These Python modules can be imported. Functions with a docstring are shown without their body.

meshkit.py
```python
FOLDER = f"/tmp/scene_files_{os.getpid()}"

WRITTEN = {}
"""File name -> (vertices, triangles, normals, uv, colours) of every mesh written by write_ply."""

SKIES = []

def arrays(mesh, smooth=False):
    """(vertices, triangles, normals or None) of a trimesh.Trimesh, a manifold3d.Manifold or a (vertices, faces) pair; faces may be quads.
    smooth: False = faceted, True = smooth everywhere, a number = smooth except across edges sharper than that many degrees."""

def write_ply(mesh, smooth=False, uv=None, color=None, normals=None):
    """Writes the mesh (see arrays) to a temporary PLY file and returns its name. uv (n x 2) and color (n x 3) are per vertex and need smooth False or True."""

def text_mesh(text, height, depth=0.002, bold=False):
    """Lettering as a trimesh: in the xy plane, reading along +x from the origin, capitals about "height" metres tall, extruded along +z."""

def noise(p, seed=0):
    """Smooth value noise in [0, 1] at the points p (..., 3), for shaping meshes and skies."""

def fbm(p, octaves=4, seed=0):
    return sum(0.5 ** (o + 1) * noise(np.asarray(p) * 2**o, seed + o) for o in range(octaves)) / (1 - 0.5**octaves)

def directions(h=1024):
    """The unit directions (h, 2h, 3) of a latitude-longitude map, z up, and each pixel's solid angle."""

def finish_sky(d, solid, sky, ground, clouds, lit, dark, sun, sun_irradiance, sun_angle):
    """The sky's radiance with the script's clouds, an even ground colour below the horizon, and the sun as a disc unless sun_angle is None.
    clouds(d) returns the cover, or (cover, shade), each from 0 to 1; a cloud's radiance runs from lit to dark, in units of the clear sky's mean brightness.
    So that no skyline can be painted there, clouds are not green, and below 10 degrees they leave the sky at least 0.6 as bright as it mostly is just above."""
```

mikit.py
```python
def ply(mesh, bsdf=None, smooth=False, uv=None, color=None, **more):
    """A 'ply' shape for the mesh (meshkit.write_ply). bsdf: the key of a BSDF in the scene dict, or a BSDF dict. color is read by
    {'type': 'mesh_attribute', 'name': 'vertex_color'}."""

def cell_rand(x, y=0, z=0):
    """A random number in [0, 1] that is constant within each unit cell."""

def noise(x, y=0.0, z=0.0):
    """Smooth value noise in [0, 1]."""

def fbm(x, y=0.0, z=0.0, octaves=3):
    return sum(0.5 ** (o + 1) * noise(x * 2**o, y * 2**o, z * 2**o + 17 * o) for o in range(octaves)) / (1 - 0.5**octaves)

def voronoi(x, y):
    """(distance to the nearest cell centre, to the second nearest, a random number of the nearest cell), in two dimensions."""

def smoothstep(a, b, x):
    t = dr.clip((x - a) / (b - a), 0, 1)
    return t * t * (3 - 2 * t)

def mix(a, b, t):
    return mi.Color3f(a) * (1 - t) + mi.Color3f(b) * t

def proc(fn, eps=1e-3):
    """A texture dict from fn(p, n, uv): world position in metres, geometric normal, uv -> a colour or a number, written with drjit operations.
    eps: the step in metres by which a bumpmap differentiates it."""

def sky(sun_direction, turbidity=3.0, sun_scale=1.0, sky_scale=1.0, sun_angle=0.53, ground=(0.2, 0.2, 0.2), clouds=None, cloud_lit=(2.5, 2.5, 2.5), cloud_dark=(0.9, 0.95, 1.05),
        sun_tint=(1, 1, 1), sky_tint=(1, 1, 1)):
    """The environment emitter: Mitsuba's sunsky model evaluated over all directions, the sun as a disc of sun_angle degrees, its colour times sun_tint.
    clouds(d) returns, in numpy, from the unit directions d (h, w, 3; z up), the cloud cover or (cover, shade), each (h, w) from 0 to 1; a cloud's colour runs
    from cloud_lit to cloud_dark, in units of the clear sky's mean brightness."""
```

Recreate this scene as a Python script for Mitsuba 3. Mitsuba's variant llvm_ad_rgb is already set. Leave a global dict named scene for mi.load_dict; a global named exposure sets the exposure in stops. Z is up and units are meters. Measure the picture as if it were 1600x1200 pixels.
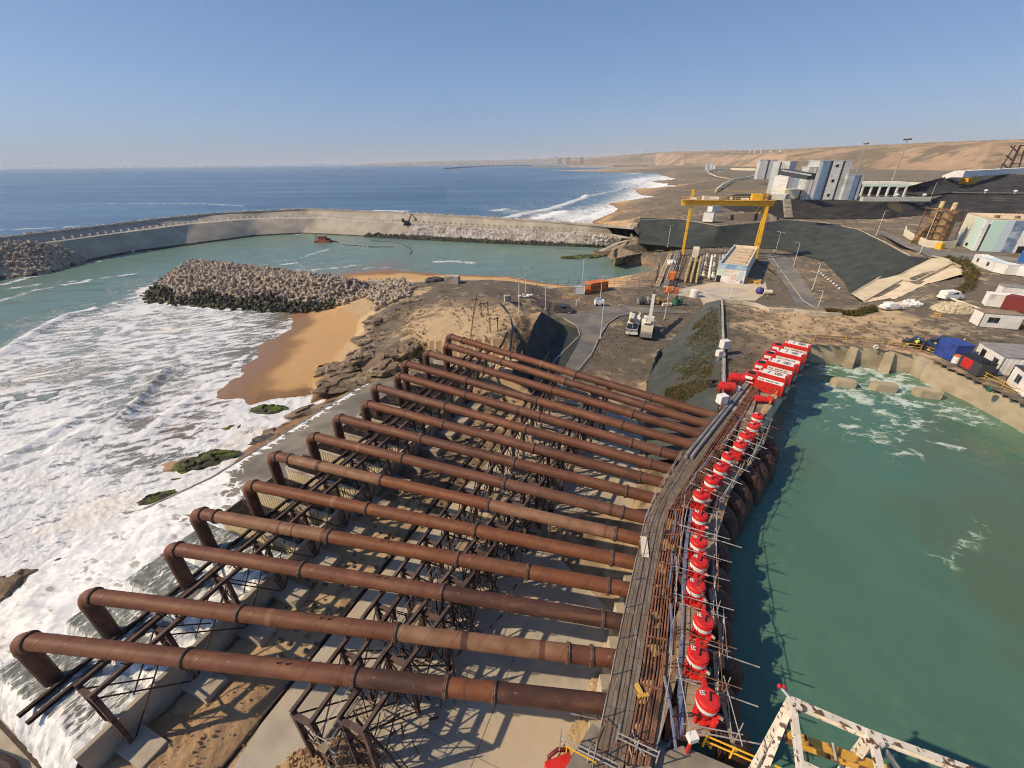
"""A pumping station on a rocky coast: fifteen rusty pipes cross from a basin to the sea; harbour, coal yard and hills behind. z up, metres."""
import math, random
import numpy as np
import trimesh, manifold3d
import shapely.geometry as sg
from scipy.spatial import Delaunay
from scipy.interpolate import LinearNDInterpolator, NearestNDInterpolator
import drjit as dr
import mitsuba as mi
import mikit, meshkit
from mikit import proc, noise, fbm, voronoi, cell_rand, smoothstep, mix

T = mi.ScalarTransform4f
rng = np.random.default_rng(7)
random.seed(7)
scene, labels = {}, {}
PI = math.pi

# ---------------------------------------------------------------- camera, daylight, exposure
EYE = np.array([0.0, 0.0, 36.0])
PITCH, ROLL = math.atan(346 / 660), math.radians(0.58)
FWD = np.array([0, math.cos(PITCH), -math.sin(PITCH)])
UP0 = np.array([0, math.sin(PITCH), math.cos(PITCH)])
UP = UP0 * math.cos(ROLL) + np.array([1.0, 0, 0]) * math.sin(ROLL)
scene['camera'] = {'type': 'perspective', 'fov': 2 * math.degrees(math.atan(800 / 660)), 'fov_axis': 'x', 'near_clip': 0.3, 'far_clip': 90000.0,
                   'to_world': T().look_at(origin=EYE.tolist(), target=(EYE + FWD).tolist(), up=UP.tolist()), 'medium': {'type': 'ref', 'id': 'haze_air'}}
SUN = (-0.746, -0.172, 0.643)
scene['sky'] = mikit.sky(SUN, turbidity=3.8, sky_scale=1.08, sun_scale=1.2, sky_tint=(0.82, 0.955, 1.16), sun_tint=(1.0, 0.965, 0.9), ground=(0.16, 0.17, 0.17))
exposure = 1.4

# ---------------------------------------------------------------- helpers
class MB:
    """Collects simple solids; they become one mesh."""
    def __init__(self): self.v, self.f, self.n = [], [], 0
    def add(self, v, f):
        v = np.asarray(v, float); f = np.asarray(f, int)
        if f.shape[1] == 4: f = np.vstack([f[:, [0, 1, 2]], f[:, [0, 2, 3]]])
        self.v.append(v); self.f.append(f + self.n); self.n += len(v); return self
    BOXF = np.array([[0, 3, 2, 1], [4, 5, 6, 7], [0, 1, 5, 4], [1, 2, 6, 5], [2, 3, 7, 6], [3, 0, 4, 7]])
    def hexa(self, b, t):
        b, t = np.asarray(b, float), np.asarray(t, float); up = np.cross(b[1] - b[0], b[2] - b[0]) @ (t.mean(0) - b.mean(0))
        return self.add(np.vstack([b, t]), self.BOXF if up > 0 else self.BOXF[:, ::-1])
    def box(self, c, s, rz=0.0):
        x, y, z = np.array(s) / 2
        p = np.array([[-x, -y, -z], [x, -y, -z], [x, y, -z], [-x, y, -z], [-x, -y, z], [x, -y, z], [x, y, z], [-x, y, z]])
        ca, sa = math.cos(rz), math.sin(rz)
        p = np.c_[p[:, 0] * ca - p[:, 1] * sa, p[:, 0] * sa + p[:, 1] * ca, p[:, 2]] + np.array(c)
        return self.add(p, self.BOXF)
    def bar(self, p, q, w, h=None, up=(0, 0, 1)):
        h = w if h is None else h
        p, q = np.array(p, float), np.array(q, float); d = q - p; d /= np.linalg.norm(d) + 1e-12
        s = np.cross(d, up)
        if np.linalg.norm(s) < 1e-3: s = np.cross(d, (1, 0, 0))
        s /= np.linalg.norm(s); u = np.cross(s, d); s, u = s * w / 2, u * h / 2
        return self.hexa(np.array([p - s - u, p + s - u, p + s + u, p - s + u]), np.array([q - s - u, q + s - u, q + s + u, q - s + u]))
    def ibeam(self, p, q, w, h, t=0.03, up=(0, 0, 1)):
        p, q = np.array(p, float), np.array(q, float); d = (q - p) / np.linalg.norm(q - p)
        s = np.cross(d, up); s = s if np.linalg.norm(s) > 1e-3 else np.cross(d, (1, 0, 0)); s /= np.linalg.norm(s); u = np.cross(s, d)
        for k in (1, -1): self.bar(p + u * k * (h - t) / 2, q + u * k * (h - t) / 2, w, t, up)
        return self.bar(p, q, t, h - 2 * t, up)
    def tube(self, p, q, r, n=8, r2=None, cap=True):
        p, q = np.array(p, float), np.array(q, float); r2 = r if r2 is None else r2
        d = (q - p) / (np.linalg.norm(q - p) + 1e-12); a = np.cross(d, (0, 0, 1))
        if np.linalg.norm(a) < 1e-3: a = np.cross(d, (1, 0, 0))
        a /= np.linalg.norm(a); b = np.cross(d, a); t = np.arange(n) * 2 * PI / n
        c = np.cos(t)[:, None] * a + np.sin(t)[:, None] * b
        i = np.arange(n); j = (i + 1) % n
        self.add(np.vstack([p + c * r, q + c * r2]), np.c_[i, j, j + n, i + n])
        if cap:
            self.add(np.vstack([p + c * r, p]), np.c_[j, i, np.full(n, n)])
            self.add(np.vstack([q + c * r2, q]), np.c_[i, j, np.full(n, n)])
        return self
    def path(self, pts, r, n=6):
        pts = [np.array(p, float) for p in pts]
        rings = []; a = None
        for k, p in enumerate(pts):
            d = pts[min(k + 1, len(pts) - 1)] - pts[max(k - 1, 0)]; d /= np.linalg.norm(d) + 1e-12
            if a is None: a = np.cross(d, (0, 0, 1)) if abs(d[2]) < 0.95 else np.cross(d, (1, 0, 0))
            a = a - d * (a @ d); a /= np.linalg.norm(a); b = np.cross(d, a); t = np.arange(n) * 2 * PI / n
            rings.append(p + r * (np.cos(t)[:, None] * a + np.sin(t)[:, None] * b))
        i = np.arange(n); j = (i + 1) % n
        f = [np.c_[i + k * n, j + k * n, j + (k + 1) * n, i + (k + 1) * n] for k in range(len(pts) - 1)]
        self.add(np.vstack(rings), np.vstack(f))
        m = len(pts)
        self.add(np.vstack([rings[0], pts[0]]), np.c_[j, i, np.full(n, n)]); self.add(np.vstack([rings[-1], pts[-1]]), np.c_[i, j, np.full(n, n)])
        return self
    def lathe(self, prof, c=(0, 0, 0), n=16, axis='z'):
        t = np.arange(n) * 2 * PI / n; R = np.array(prof, float); m = len(R)
        v = np.array([[r * math.cos(a), r * math.sin(a), z] for r, z in R for a in t])
        i = np.arange(n); j = (i + 1) % n
        f = np.vstack([np.c_[i + k * n, j + k * n, j + (k + 1) * n, i + (k + 1) * n] for k in range(m - 1)])
        vol = sum((z1 - z0) * (r0 + r1) ** 2 for (r0, z0), (r1, z1) in zip(R[:-1], R[1:]))
        if vol < 0: f = f[:, ::-1]
        if axis == 'x': v = v[:, [2, 0, 1]]
        if axis == 'y': v = v[:, [1, 2, 0]]
        return self.add(v + np.array(c), f)
    def prism(self, poly, z0, z1):
        p = sg.polygon.orient(sg.Polygon(poly)); v = np.array(p.exterior.coords)[:-1]; n = len(v)
        tri = manifold3d.triangulate([v]); i = np.arange(n); j = (i + 1) % n
        zz = lambda z: np.c_[v, np.broadcast_to(z, n)]
        self.add(zz(z1), tri); self.add(zz(z0), np.asarray(tri)[:, ::-1])
        return self.add(np.vstack([zz(z0), zz(z1)]), np.c_[i, j, j + n, i + n])
    def poly(self, pts):
        n = len(pts); return self.add(pts, [[0, k, k + 1] for k in range(1, n - 1)])
    def tm(self, m): return self.add(m.vertices, m.faces)
    def moved(self, loc=(0, 0, 0), rz=0.0, s=1.0):
        o = MB(); v, f = self.get(); ca, sa = math.cos(rz), math.sin(rz); v = v * s
        return o.add(np.c_[v[:, 0] * ca - v[:, 1] * sa, v[:, 0] * sa + v[:, 1] * ca, v[:, 2]] + np.array(loc), f)
    def get(self): return np.vstack(self.v), np.vstack(self.f)

taken = set(); counter = {}
def numbered(base):
    if base not in taken: taken.add(base); return base
    k = counter.get(base, 0) + 1
    while f'{base}_{k:03d}' in taken: k += 1
    counter[base] = k; taken.add(f'{base}_{k:03d}'); return f'{base}_{k:03d}'
def thing(name, label, cat, group=None):
    k = numbered(name); labels[k] = {'label': label, 'category': cat}
    if group: labels[k]['group'] = group
    return k
def shape(mesh, mat, smooth=False, uv=None, **m):
    return mikit.ply(mesh.get() if isinstance(mesh, MB) else mesh, mat, smooth=smooth, uv=uv, **m)
def part(parent, name, mesh, mat, smooth=False, label=None, uv=None, kind=None):
    k = numbered(parent + '__' + name); scene[k] = shape(mesh, mat, smooth, uv)
    if label or kind: labels[k] = {a: b for a, b in (('label', label), ('kind', kind)) if b}
    return k
def solo(name, mesh, mat, label, cat, group=None, smooth=False, uv=None):
    k = thing(name, label, cat, group); scene[k] = shape(mesh, mat, smooth, uv); return k
def struct(name, mesh, mat, smooth=False, uv=None, label=None):
    k = numbered(name); scene[k] = shape(mesh, mat, smooth, uv); labels[k] = {'kind': 'structure'}
    if label: labels[k]['label'] = label
    return k
def stuff(name, mesh, mat, label, cat, smooth=False, uv=None):
    k = numbered(name); scene[k] = shape(mesh, mat, smooth, uv); labels[k] = {'kind': 'stuff', 'label': label, 'category': cat}; return k
class Proto:
    """A thing's parts, built once at the origin; put() adds them again under a key of their own."""
    def __init__(self): self.parts = []
    def add(self, rel, mesh, mat, smooth=False, label=None, uv=None, kind=None):
        used = [r for r, *_ in self.parts]; r, i = rel, 0
        while r in used: i += 1; r = f'{rel}_{i:03d}'
        self.parts.append((r, shape(mesh, mat, smooth, uv), {a: b for a, b in (('label', label), ('kind', kind)) if b})); return r
    def put(self, name, label, cat, loc=(0, 0, 0), rz=0.0, group=None, scale=1.0, mats=None):
        k = thing(name, label, cat, group)
        M = T().translate([float(x) for x in loc]).rotate([0, 0, 1], math.degrees(rz)).scale(float(scale))
        for r, d, lab in self.parts:
            e = {**d, 'to_world': M}
            if mats and r in mats: e['bsdf'] = {'type': 'ref', 'id': mats[r]}
            scene[k + ('__' + r if r else '')] = e
            if lab: labels[k + '__' + r] = dict(lab)
        return k

def P3(a): return np.array(a, float)
def lerp(a, b, t): return P3(a) * (1 - t) + P3(b) * t
def densify(pl, step):
    out = []
    for a, b in zip(pl[:-1], pl[1:]):
        n = max(1, int(np.linalg.norm(P3(b)[:2] - P3(a)[:2]) / step))
        out += [lerp(a, b, k / n) for k in range(n)]
    return np.array(out + [P3(pl[-1])])
def nz(p, s, o=3, seed=0.0):
    """fbm in numpy about 0, of the points' first two coordinates"""
    q = np.c_[p[:, 0] / s + seed, p[:, 1] / s - seed, np.full(len(p), seed * 1.7)]
    return meshkit.fbm(q, o) - 0.5
def sheet(poly, zf, step, jit=0.25):
    """A triangulated sheet over the polygon with heights zf(points)."""
    P = sg.Polygon(poly).buffer(0); P = max(P.geoms, key=lambda g: g.area) if P.geom_type == 'MultiPolygon' else P
    rim = P.exterior.segmentize(step).coords[:-1]; x0, y0, x1, y1 = P.bounds
    g = np.stack(np.meshgrid(np.arange(x0, x1, step), np.arange(y0, y1, step)), -1).reshape(-1, 2)
    r = np.random.default_rng(3); g = g + r.uniform(-jit, jit, g.shape) * step
    import shapely
    inn = P.buffer(-0.4 * step); g = g[shapely.contains_xy(inn, g[:, 0], g[:, 1])] if not inn.is_empty else g[:0]
    v = np.vstack([np.array(rim), g]); t = Delaunay(v).simplices; c = v[t].mean(1)
    t = t[shapely.contains_xy(P, c[:, 0], c[:, 1])]
    a, b, cc = v[t[:, 0]], v[t[:, 1]], v[t[:, 2]]; ar = (b[:, 0] - a[:, 0]) * (cc[:, 1] - a[:, 1]) - (b[:, 1] - a[:, 1]) * (cc[:, 0] - a[:, 0])
    t = np.where((ar < 0)[:, None], t[:, ::-1], t); t = t[np.abs(ar) > 1e-7]
    return np.c_[v, zf(v)], t
def loft(A, B, nu, nv, bump=0.0, seed=1.0):
    """A ruled sheet between two 3-D polylines."""
    def resample(L):
        L = np.array(L, float); s = np.r_[0, np.cumsum(np.linalg.norm(np.diff(L, axis=0), axis=1))]
        return np.stack([np.interp(np.linspace(0, s[-1], nu), s, L[:, k]) for k in range(3)], 1)
    a, b = resample(A), resample(B); w = np.linspace(0, 1, nv)[:, None, None]
    v = (a[None] * (1 - w) + b[None] * w).reshape(-1, 3)
    if bump: v[:, 2] += bump * nz(v, 6, 3, seed)
    i = np.arange(nv - 1)[:, None] * nu + np.arange(nu - 1)[None]; i = i.ravel()
    f = np.c_[i, i + 1, i + nu + 1, i + nu]
    n = np.cross(v[f[:, 1]] - v[f[:, 0]], v[f[:, 3]] - v[f[:, 0]])[:, 2].sum()
    return v, (f if n > 0 else f[:, ::-1])

# ---------------------------------------------------------------- materials
def principled(color, rough=0.8, spec=0.4, metallic=0.0, **more):
    c = color if isinstance(color, dict) else {'type': 'rgb', 'value': list(color)}
    return {'type': 'principled', 'base_color': c, 'roughness': rough, 'specular': spec, 'metallic': metallic, **more}
def mat(name, b, two=False):
    scene['mat_' + name] = {'type': 'twosided', 'b': b} if two else b
    return 'mat_' + name
def bumped(b, fn, scale, eps=0.02): return {'type': 'bumpmap', 'arbitrary': proc(fn, eps), 'scale': scale, 'b': b}

def mottled(a, b, s=1.0, o=3, lo=0.3, hi=0.7, c=None, sc=6.0, clo=0.55, chi=0.75):
    """Two tones mixed by noise of size s metres, and patches of a third."""
    def fn(p, n, uv):
        k = mix(a, b, smoothstep(lo, hi, fbm(p.x / s, p.y / s, p.z / s, o)))
        if c is not None: k = mix(k, c, smoothstep(clo, chi, fbm(p.x / sc + 9, p.y / sc, p.z / sc, 3)))
        return k
    return proc(fn)

def rust(a, b, weld, seed):
    """uv: u round the pipe (0..1), v metres along it; a helical weld seam, streaks and pits."""
    def fn(p, n, uv):
        s = uv.y * 0.55 + uv.x + seed
        seam = dr.abs(s - dr.floor(s) - 0.5)
        k = mix(a, b, smoothstep(0.3, 0.72, fbm(p.x * 0.9 + seed, p.y * 0.9, p.z * 1.6, 4)))
        k = mix(k, (0.30, 0.15, 0.075), 0.28 * smoothstep(0.5, 0.85, fbm(uv.y * 0.35 + seed * 3, uv.x * 7.0, 2.0, 4)))
        k = mix(k, (0.05, 0.028, 0.02), 0.22 * smoothstep(0.5, 0.8, fbm(uv.y * 1.3 + seed, uv.x * 5.0, 4.0, 4)))
        k = mix(k, (0.42, 0.27, 0.16), 0.28 * smoothstep(0.93, 0.96, noise(uv.y * 6 + seed * 7, uv.x * 20, 1.0)))
        return mix(k, k * (0.72 if weld else 1.0), smoothstep(0.035, 0.015, seam))
    return principled(proc(fn), 0.62, 0.35)
for i, (a, b, w) in enumerate([((0.14, 0.053, 0.029), (0.18, 0.074, 0.041), 1), ((0.062, 0.029, 0.022), (0.092, 0.042, 0.03), 0),
                               ((0.215, 0.105, 0.058), (0.27, 0.155, 0.092), 1), ((0.195, 0.07, 0.03), (0.155, 0.06, 0.03), 1), ((0.108, 0.043, 0.026), (0.145, 0.058, 0.034), 0),
                               ((0.125, 0.056, 0.036), (0.165, 0.078, 0.05), 1), ((0.09, 0.036, 0.023), (0.12, 0.052, 0.033), 0), ((0.15, 0.053, 0.026), (0.12, 0.047, 0.027), 1)]):
    mat(f'rust_{i}', rust(a, b, w, 1.7 * i))
mat('flange', principled(mottled((0.10, 0.055, 0.042), (0.17, 0.11, 0.085), 0.25), 0.7))
mat('steel', principled(mottled((0.075, 0.045, 0.040), (0.125, 0.085, 0.075), 0.6, c=(0.17, 0.125, 0.11), sc=1.4), 0.7))
mat('steel_dark', principled(mottled((0.035, 0.022, 0.02), (0.06, 0.038, 0.032), 0.5), 0.75))
mat('galv', principled(mottled((0.38, 0.38, 0.37), (0.52, 0.50, 0.47), 0.4, c=(0.26, 0.16, 0.11), sc=1.2), 0.5, metallic=0.25))
mat('rusty_tube', principled(mottled((0.17, 0.075, 0.045), (0.27, 0.13, 0.08), 0.3, c=(0.07, 0.045, 0.035), sc=0.7), 0.7))
mat('concrete', principled(mottled((0.36, 0.32, 0.255), (0.44, 0.395, 0.32), 1.1, 4, c=(0.24, 0.21, 0.17), sc=2.6), 0.85, 0.3))
mat('slab', bumped(principled(mottled((0.36, 0.33, 0.275), (0.46, 0.425, 0.355), 1.9, 4, c=(0.50, 0.42, 0.31), sc=5.0, clo=0.45, chi=0.7), 0.9, 0.25), lambda p, n, uv: fbm(p.x * 3, p.y * 3, p.z * 3, 3), 0.02))
mat('apron', principled(mottled((0.165, 0.15, 0.125), (0.215, 0.195, 0.16), 1.6, 4, c=(0.11, 0.10, 0.085), sc=4.0), 0.75, 0.4))
mat('wall', principled(mottled((0.37, 0.31, 0.215), (0.46, 0.39, 0.28), 1.5, 4, c=(0.25, 0.21, 0.15), sc=3.0), 0.85, 0.3))
mat('ramp', principled(mottled((0.48, 0.41, 0.29), (0.57, 0.50, 0.37), 2.5, 4, c=(0.38, 0.32, 0.22), sc=6.0), 0.9, 0.3))
mat('asphalt', principled(mottled((0.125, 0.125, 0.122), (0.165, 0.162, 0.155), 2.5, 4, c=(0.21, 0.19, 0.16), sc=7.0), 0.85, 0.35))
mat('kerb', principled(mottled((0.40, 0.36, 0.29), (0.5, 0.46, 0.38), 2.0), 0.85))
mat('geotextile', bumped(principled(mottled((0.036, 0.044, 0.043), (0.054, 0.063, 0.060), 3.0, 4, c=(0.05, 0.05, 0.036), sc=11.0), 0.85, 0.3), lambda p, n, uv: fbm(p.x, p.y, p.z, 3), 0.05, 0.05))
mat('geotextile_light', bumped(principled(mottled((0.052, 0.062, 0.060), (0.075, 0.084, 0.080), 2.0, 4, c=(0.065, 0.065, 0.045), sc=7.0), 0.85, 0.3), lambda p, n, uv: fbm(p.x, p.y, p.z, 3), 0.06, 0.05))
mat('yard_dirt', principled(mottled((0.13, 0.108, 0.085), (0.20, 0.17, 0.13), 1.5, 4, c=(0.28, 0.23, 0.16), sc=4.0), 0.95, 0.2))
mat('coal', principled(mottled((0.022, 0.023, 0.025), (0.04, 0.04, 0.042), 4.0, 4), 0.9, 0.3))
mat('coal_dust', principled(mottled((0.024, 0.024, 0.025), (0.042, 0.041, 0.039), 6.0, 4, c=(0.085, 0.068, 0.045), sc=14.0, clo=.66), 0.9, 0.2))
mat('white', principled(mottled((0.72, 0.71, 0.68), (0.80, 0.79, 0.76), 1.4, c=(0.55, 0.51, 0.45), sc=2.5, clo=0.62, chi=0.8), 0.55))
mat('red', principled(mottled((0.56, 0.022, 0.022), (0.66, 0.034, 0.028), 0.5, c=(0.30, 0.045, 0.035), sc=0.7, clo=.58, chi=.78), 0.45, 0.45))
mat('yellow', principled(mottled((0.76, 0.42, 0.02), (0.82, 0.48, 0.03), 1.5, c=(0.5, 0.28, 0.05), sc=2.0, clo=0.66), 0.5))
mat('orange', principled(mottled((0.60, 0.155, 0.035), (0.68, 0.2, 0.05), 1.0, c=(0.36, 0.13, 0.06), sc=1.6), 0.6))
mat('blue', principled(mottled((0.028, 0.06, 0.27), (0.04, 0.08, 0.33), 1.0), 0.5))
mat('light_blue', principled(mottled((0.18, 0.33, 0.52), (0.24, 0.40, 0.60), 1.2, c=(0.5, 0.6, 0.7), sc=2.5), 0.6))
mat('pale_green', principled((0.50, 0.70, 0.62), 0.6)); mat('pale_blue', principled((0.50, 0.60, 0.68), 0.6)); mat('steel_blue', principled((0.16, 0.24, 0.36), 0.6))
mat('cladding', principled(mottled((0.46, 0.49, 0.51), (0.54, 0.565, 0.58), 3.0, c=(0.36, 0.37, 0.36), sc=6.0), 0.6))
mat('cream', principled(mottled((0.66, 0.60, 0.44), (0.74, 0.68, 0.52), 1.5), 0.7))
mat('black', principled((0.018, 0.018, 0.02), 0.5)); mat('glass', principled((0.02, 0.03, 0.04), 0.12, 0.6)); mat('dark_grey', principled((0.055, 0.058, 0.065), 0.55))
mat('grey', principled(mottled((0.20, 0.20, 0.20), (0.27, 0.265, 0.255), 0.8), 0.7)); mat('tyre', principled((0.025, 0.025, 0.025), 0.9))
mat('car_paint', principled((0.012, 0.014, 0.018), 0.2, 0.6, clearcoat=0.8)); mat('green', principled((0.03, 0.12, 0.075), 0.5)); mat('maroon', principled((0.19, 0.03, 0.03), 0.6))
mat('skin', principled((0.35, 0.2, 0.14), 0.6)); mat('hivis', principled((0.75, 0.80, 0.06), 0.6)); mat('navy', principled((0.02, 0.025, 0.05), 0.8))
mat('timber', principled(mottled((0.26, 0.20, 0.135), (0.35, 0.275, 0.19), 0.5, c=(0.17, 0.125, 0.085), sc=0.9), 0.85))
def plank_fn(p, n, uv):
    k = mix((0.15, 0.122, 0.095), (0.225, 0.188, 0.15), smoothstep(0.3, 0.7, fbm(uv.x * 9, uv.y * 0.6, uv.x * 2, 4)))
    k = mix(k, (0.16, 0.11, 0.08), 0.6 * smoothstep(0.55, 0.7, fbm(p.x * 0.8, p.y * 0.5, 3.0, 4)))
    return mix(k, (0.40, 0.385, 0.36), smoothstep(0.70, 0.80, fbm(p.x * 0.5 + 5, p.y * 0.35, 1.0, 3)))
mat('plank', principled(proc(plank_fn), 0.75)); 
mat('blue_steel', principled(mottled((0.10, 0.14, 0.26), (0.16, 0.2, 0.32), 0.6, c=(0.3, 0.29, 0.27), sc=1.0), 0.6))
mat('old_paint', principled(mottled((0.62, 0.57, 0.47), (0.72, 0.68, 0.60), 0.35, 4, c=(0.13, 0.075, 0.05), sc=0.2, clo=0.57, chi=0.66), 0.7))
mat('old_yellow', principled(mottled((0.55, 0.30, 0.05), (0.62, 0.40, 0.10), 0.5, c=(0.16, 0.085, 0.05), sc=0.5, clo=0.58, chi=0.64), 0.7))
mat('armour', principled(mottled((0.36, 0.30, 0.235), (0.46, 0.39, 0.31), 1.2, 3, c=(0.24, 0.20, 0.165), sc=3.5), 0.9, 0.25))
def weed_fn(p, n, uv):
    return mix((0.035, 0.032, 0.025), (0.055, 0.065, 0.02), smoothstep(0.5, 0.65, fbm(p.x * 0.4, p.y * 0.4, p.z, 3)))
mat('armour_wet', principled(proc(weed_fn), 0.6))
mat('armour_dark', principled(mottled((0.07, 0.068, 0.07), (0.12, 0.11, 0.11), 1.5, 3), 0.9))
mat('pale_rock', principled(mottled((0.40, 0.36, 0.33), (0.55, 0.51, 0.47), 2.2, 2, c=(0.30, 0.26, 0.22), sc=5.0), 0.9))
def shore_rock_fn(p, n, uv):
    k = mix((0.145, 0.107, 0.074), (0.30, 0.23, 0.158), smoothstep(0.3, 0.72, fbm(p.x * 0.45, p.y * 0.45, p.z * 1.4, 5)))
    return mix(k, (0.10, 0.115, 0.022), 0.7 * smoothstep(0.62, 0.75, fbm(p.x * 0.22 + 3, p.y * 0.22, p.z * 0.3, 4)))
mat('shore_rock', principled(proc(shore_rock_fn), 0.85))
def mossy_fn(p, n, uv): return mix(mix((0.03, 0.03, 0.022), (0.055, 0.06, 0.02), fbm(p.x * 1.5, p.y * 1.5, p.z * 1.5, 3)), (0.10, 0.125, 0.02), smoothstep(0.46, 0.62, fbm(p.x * 0.6, p.y * 0.6, p.z * 0.6, 5)))
mat('mossy_rock', principled(proc(mossy_fn), 0.7))
mat('rubble', principled(mottled((0.34, 0.24, 0.13), (0.46, 0.35, 0.21), 0.8, 2, c=(0.24, 0.17, 0.10), sc=1.3), 0.9))
mat('dry_plant', {'type': 'twosided', 'b': principled(mottled((0.07, 0.075, 0.02), (0.13, 0.10, 0.035), 1.5, 2), 0.9, 0.2)})
mat('tile', principled(mottled((0.33, 0.30, 0.245), (0.42, 0.385, 0.32), 5.0, 3, c=(0.27, 0.245, 0.195), sc=16.0), 0.9))
mat('hull_rust', principled(mottled((0.20, 0.06, 0.03), (0.30, 0.11, 0.06), 1.0), 0.7))

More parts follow.
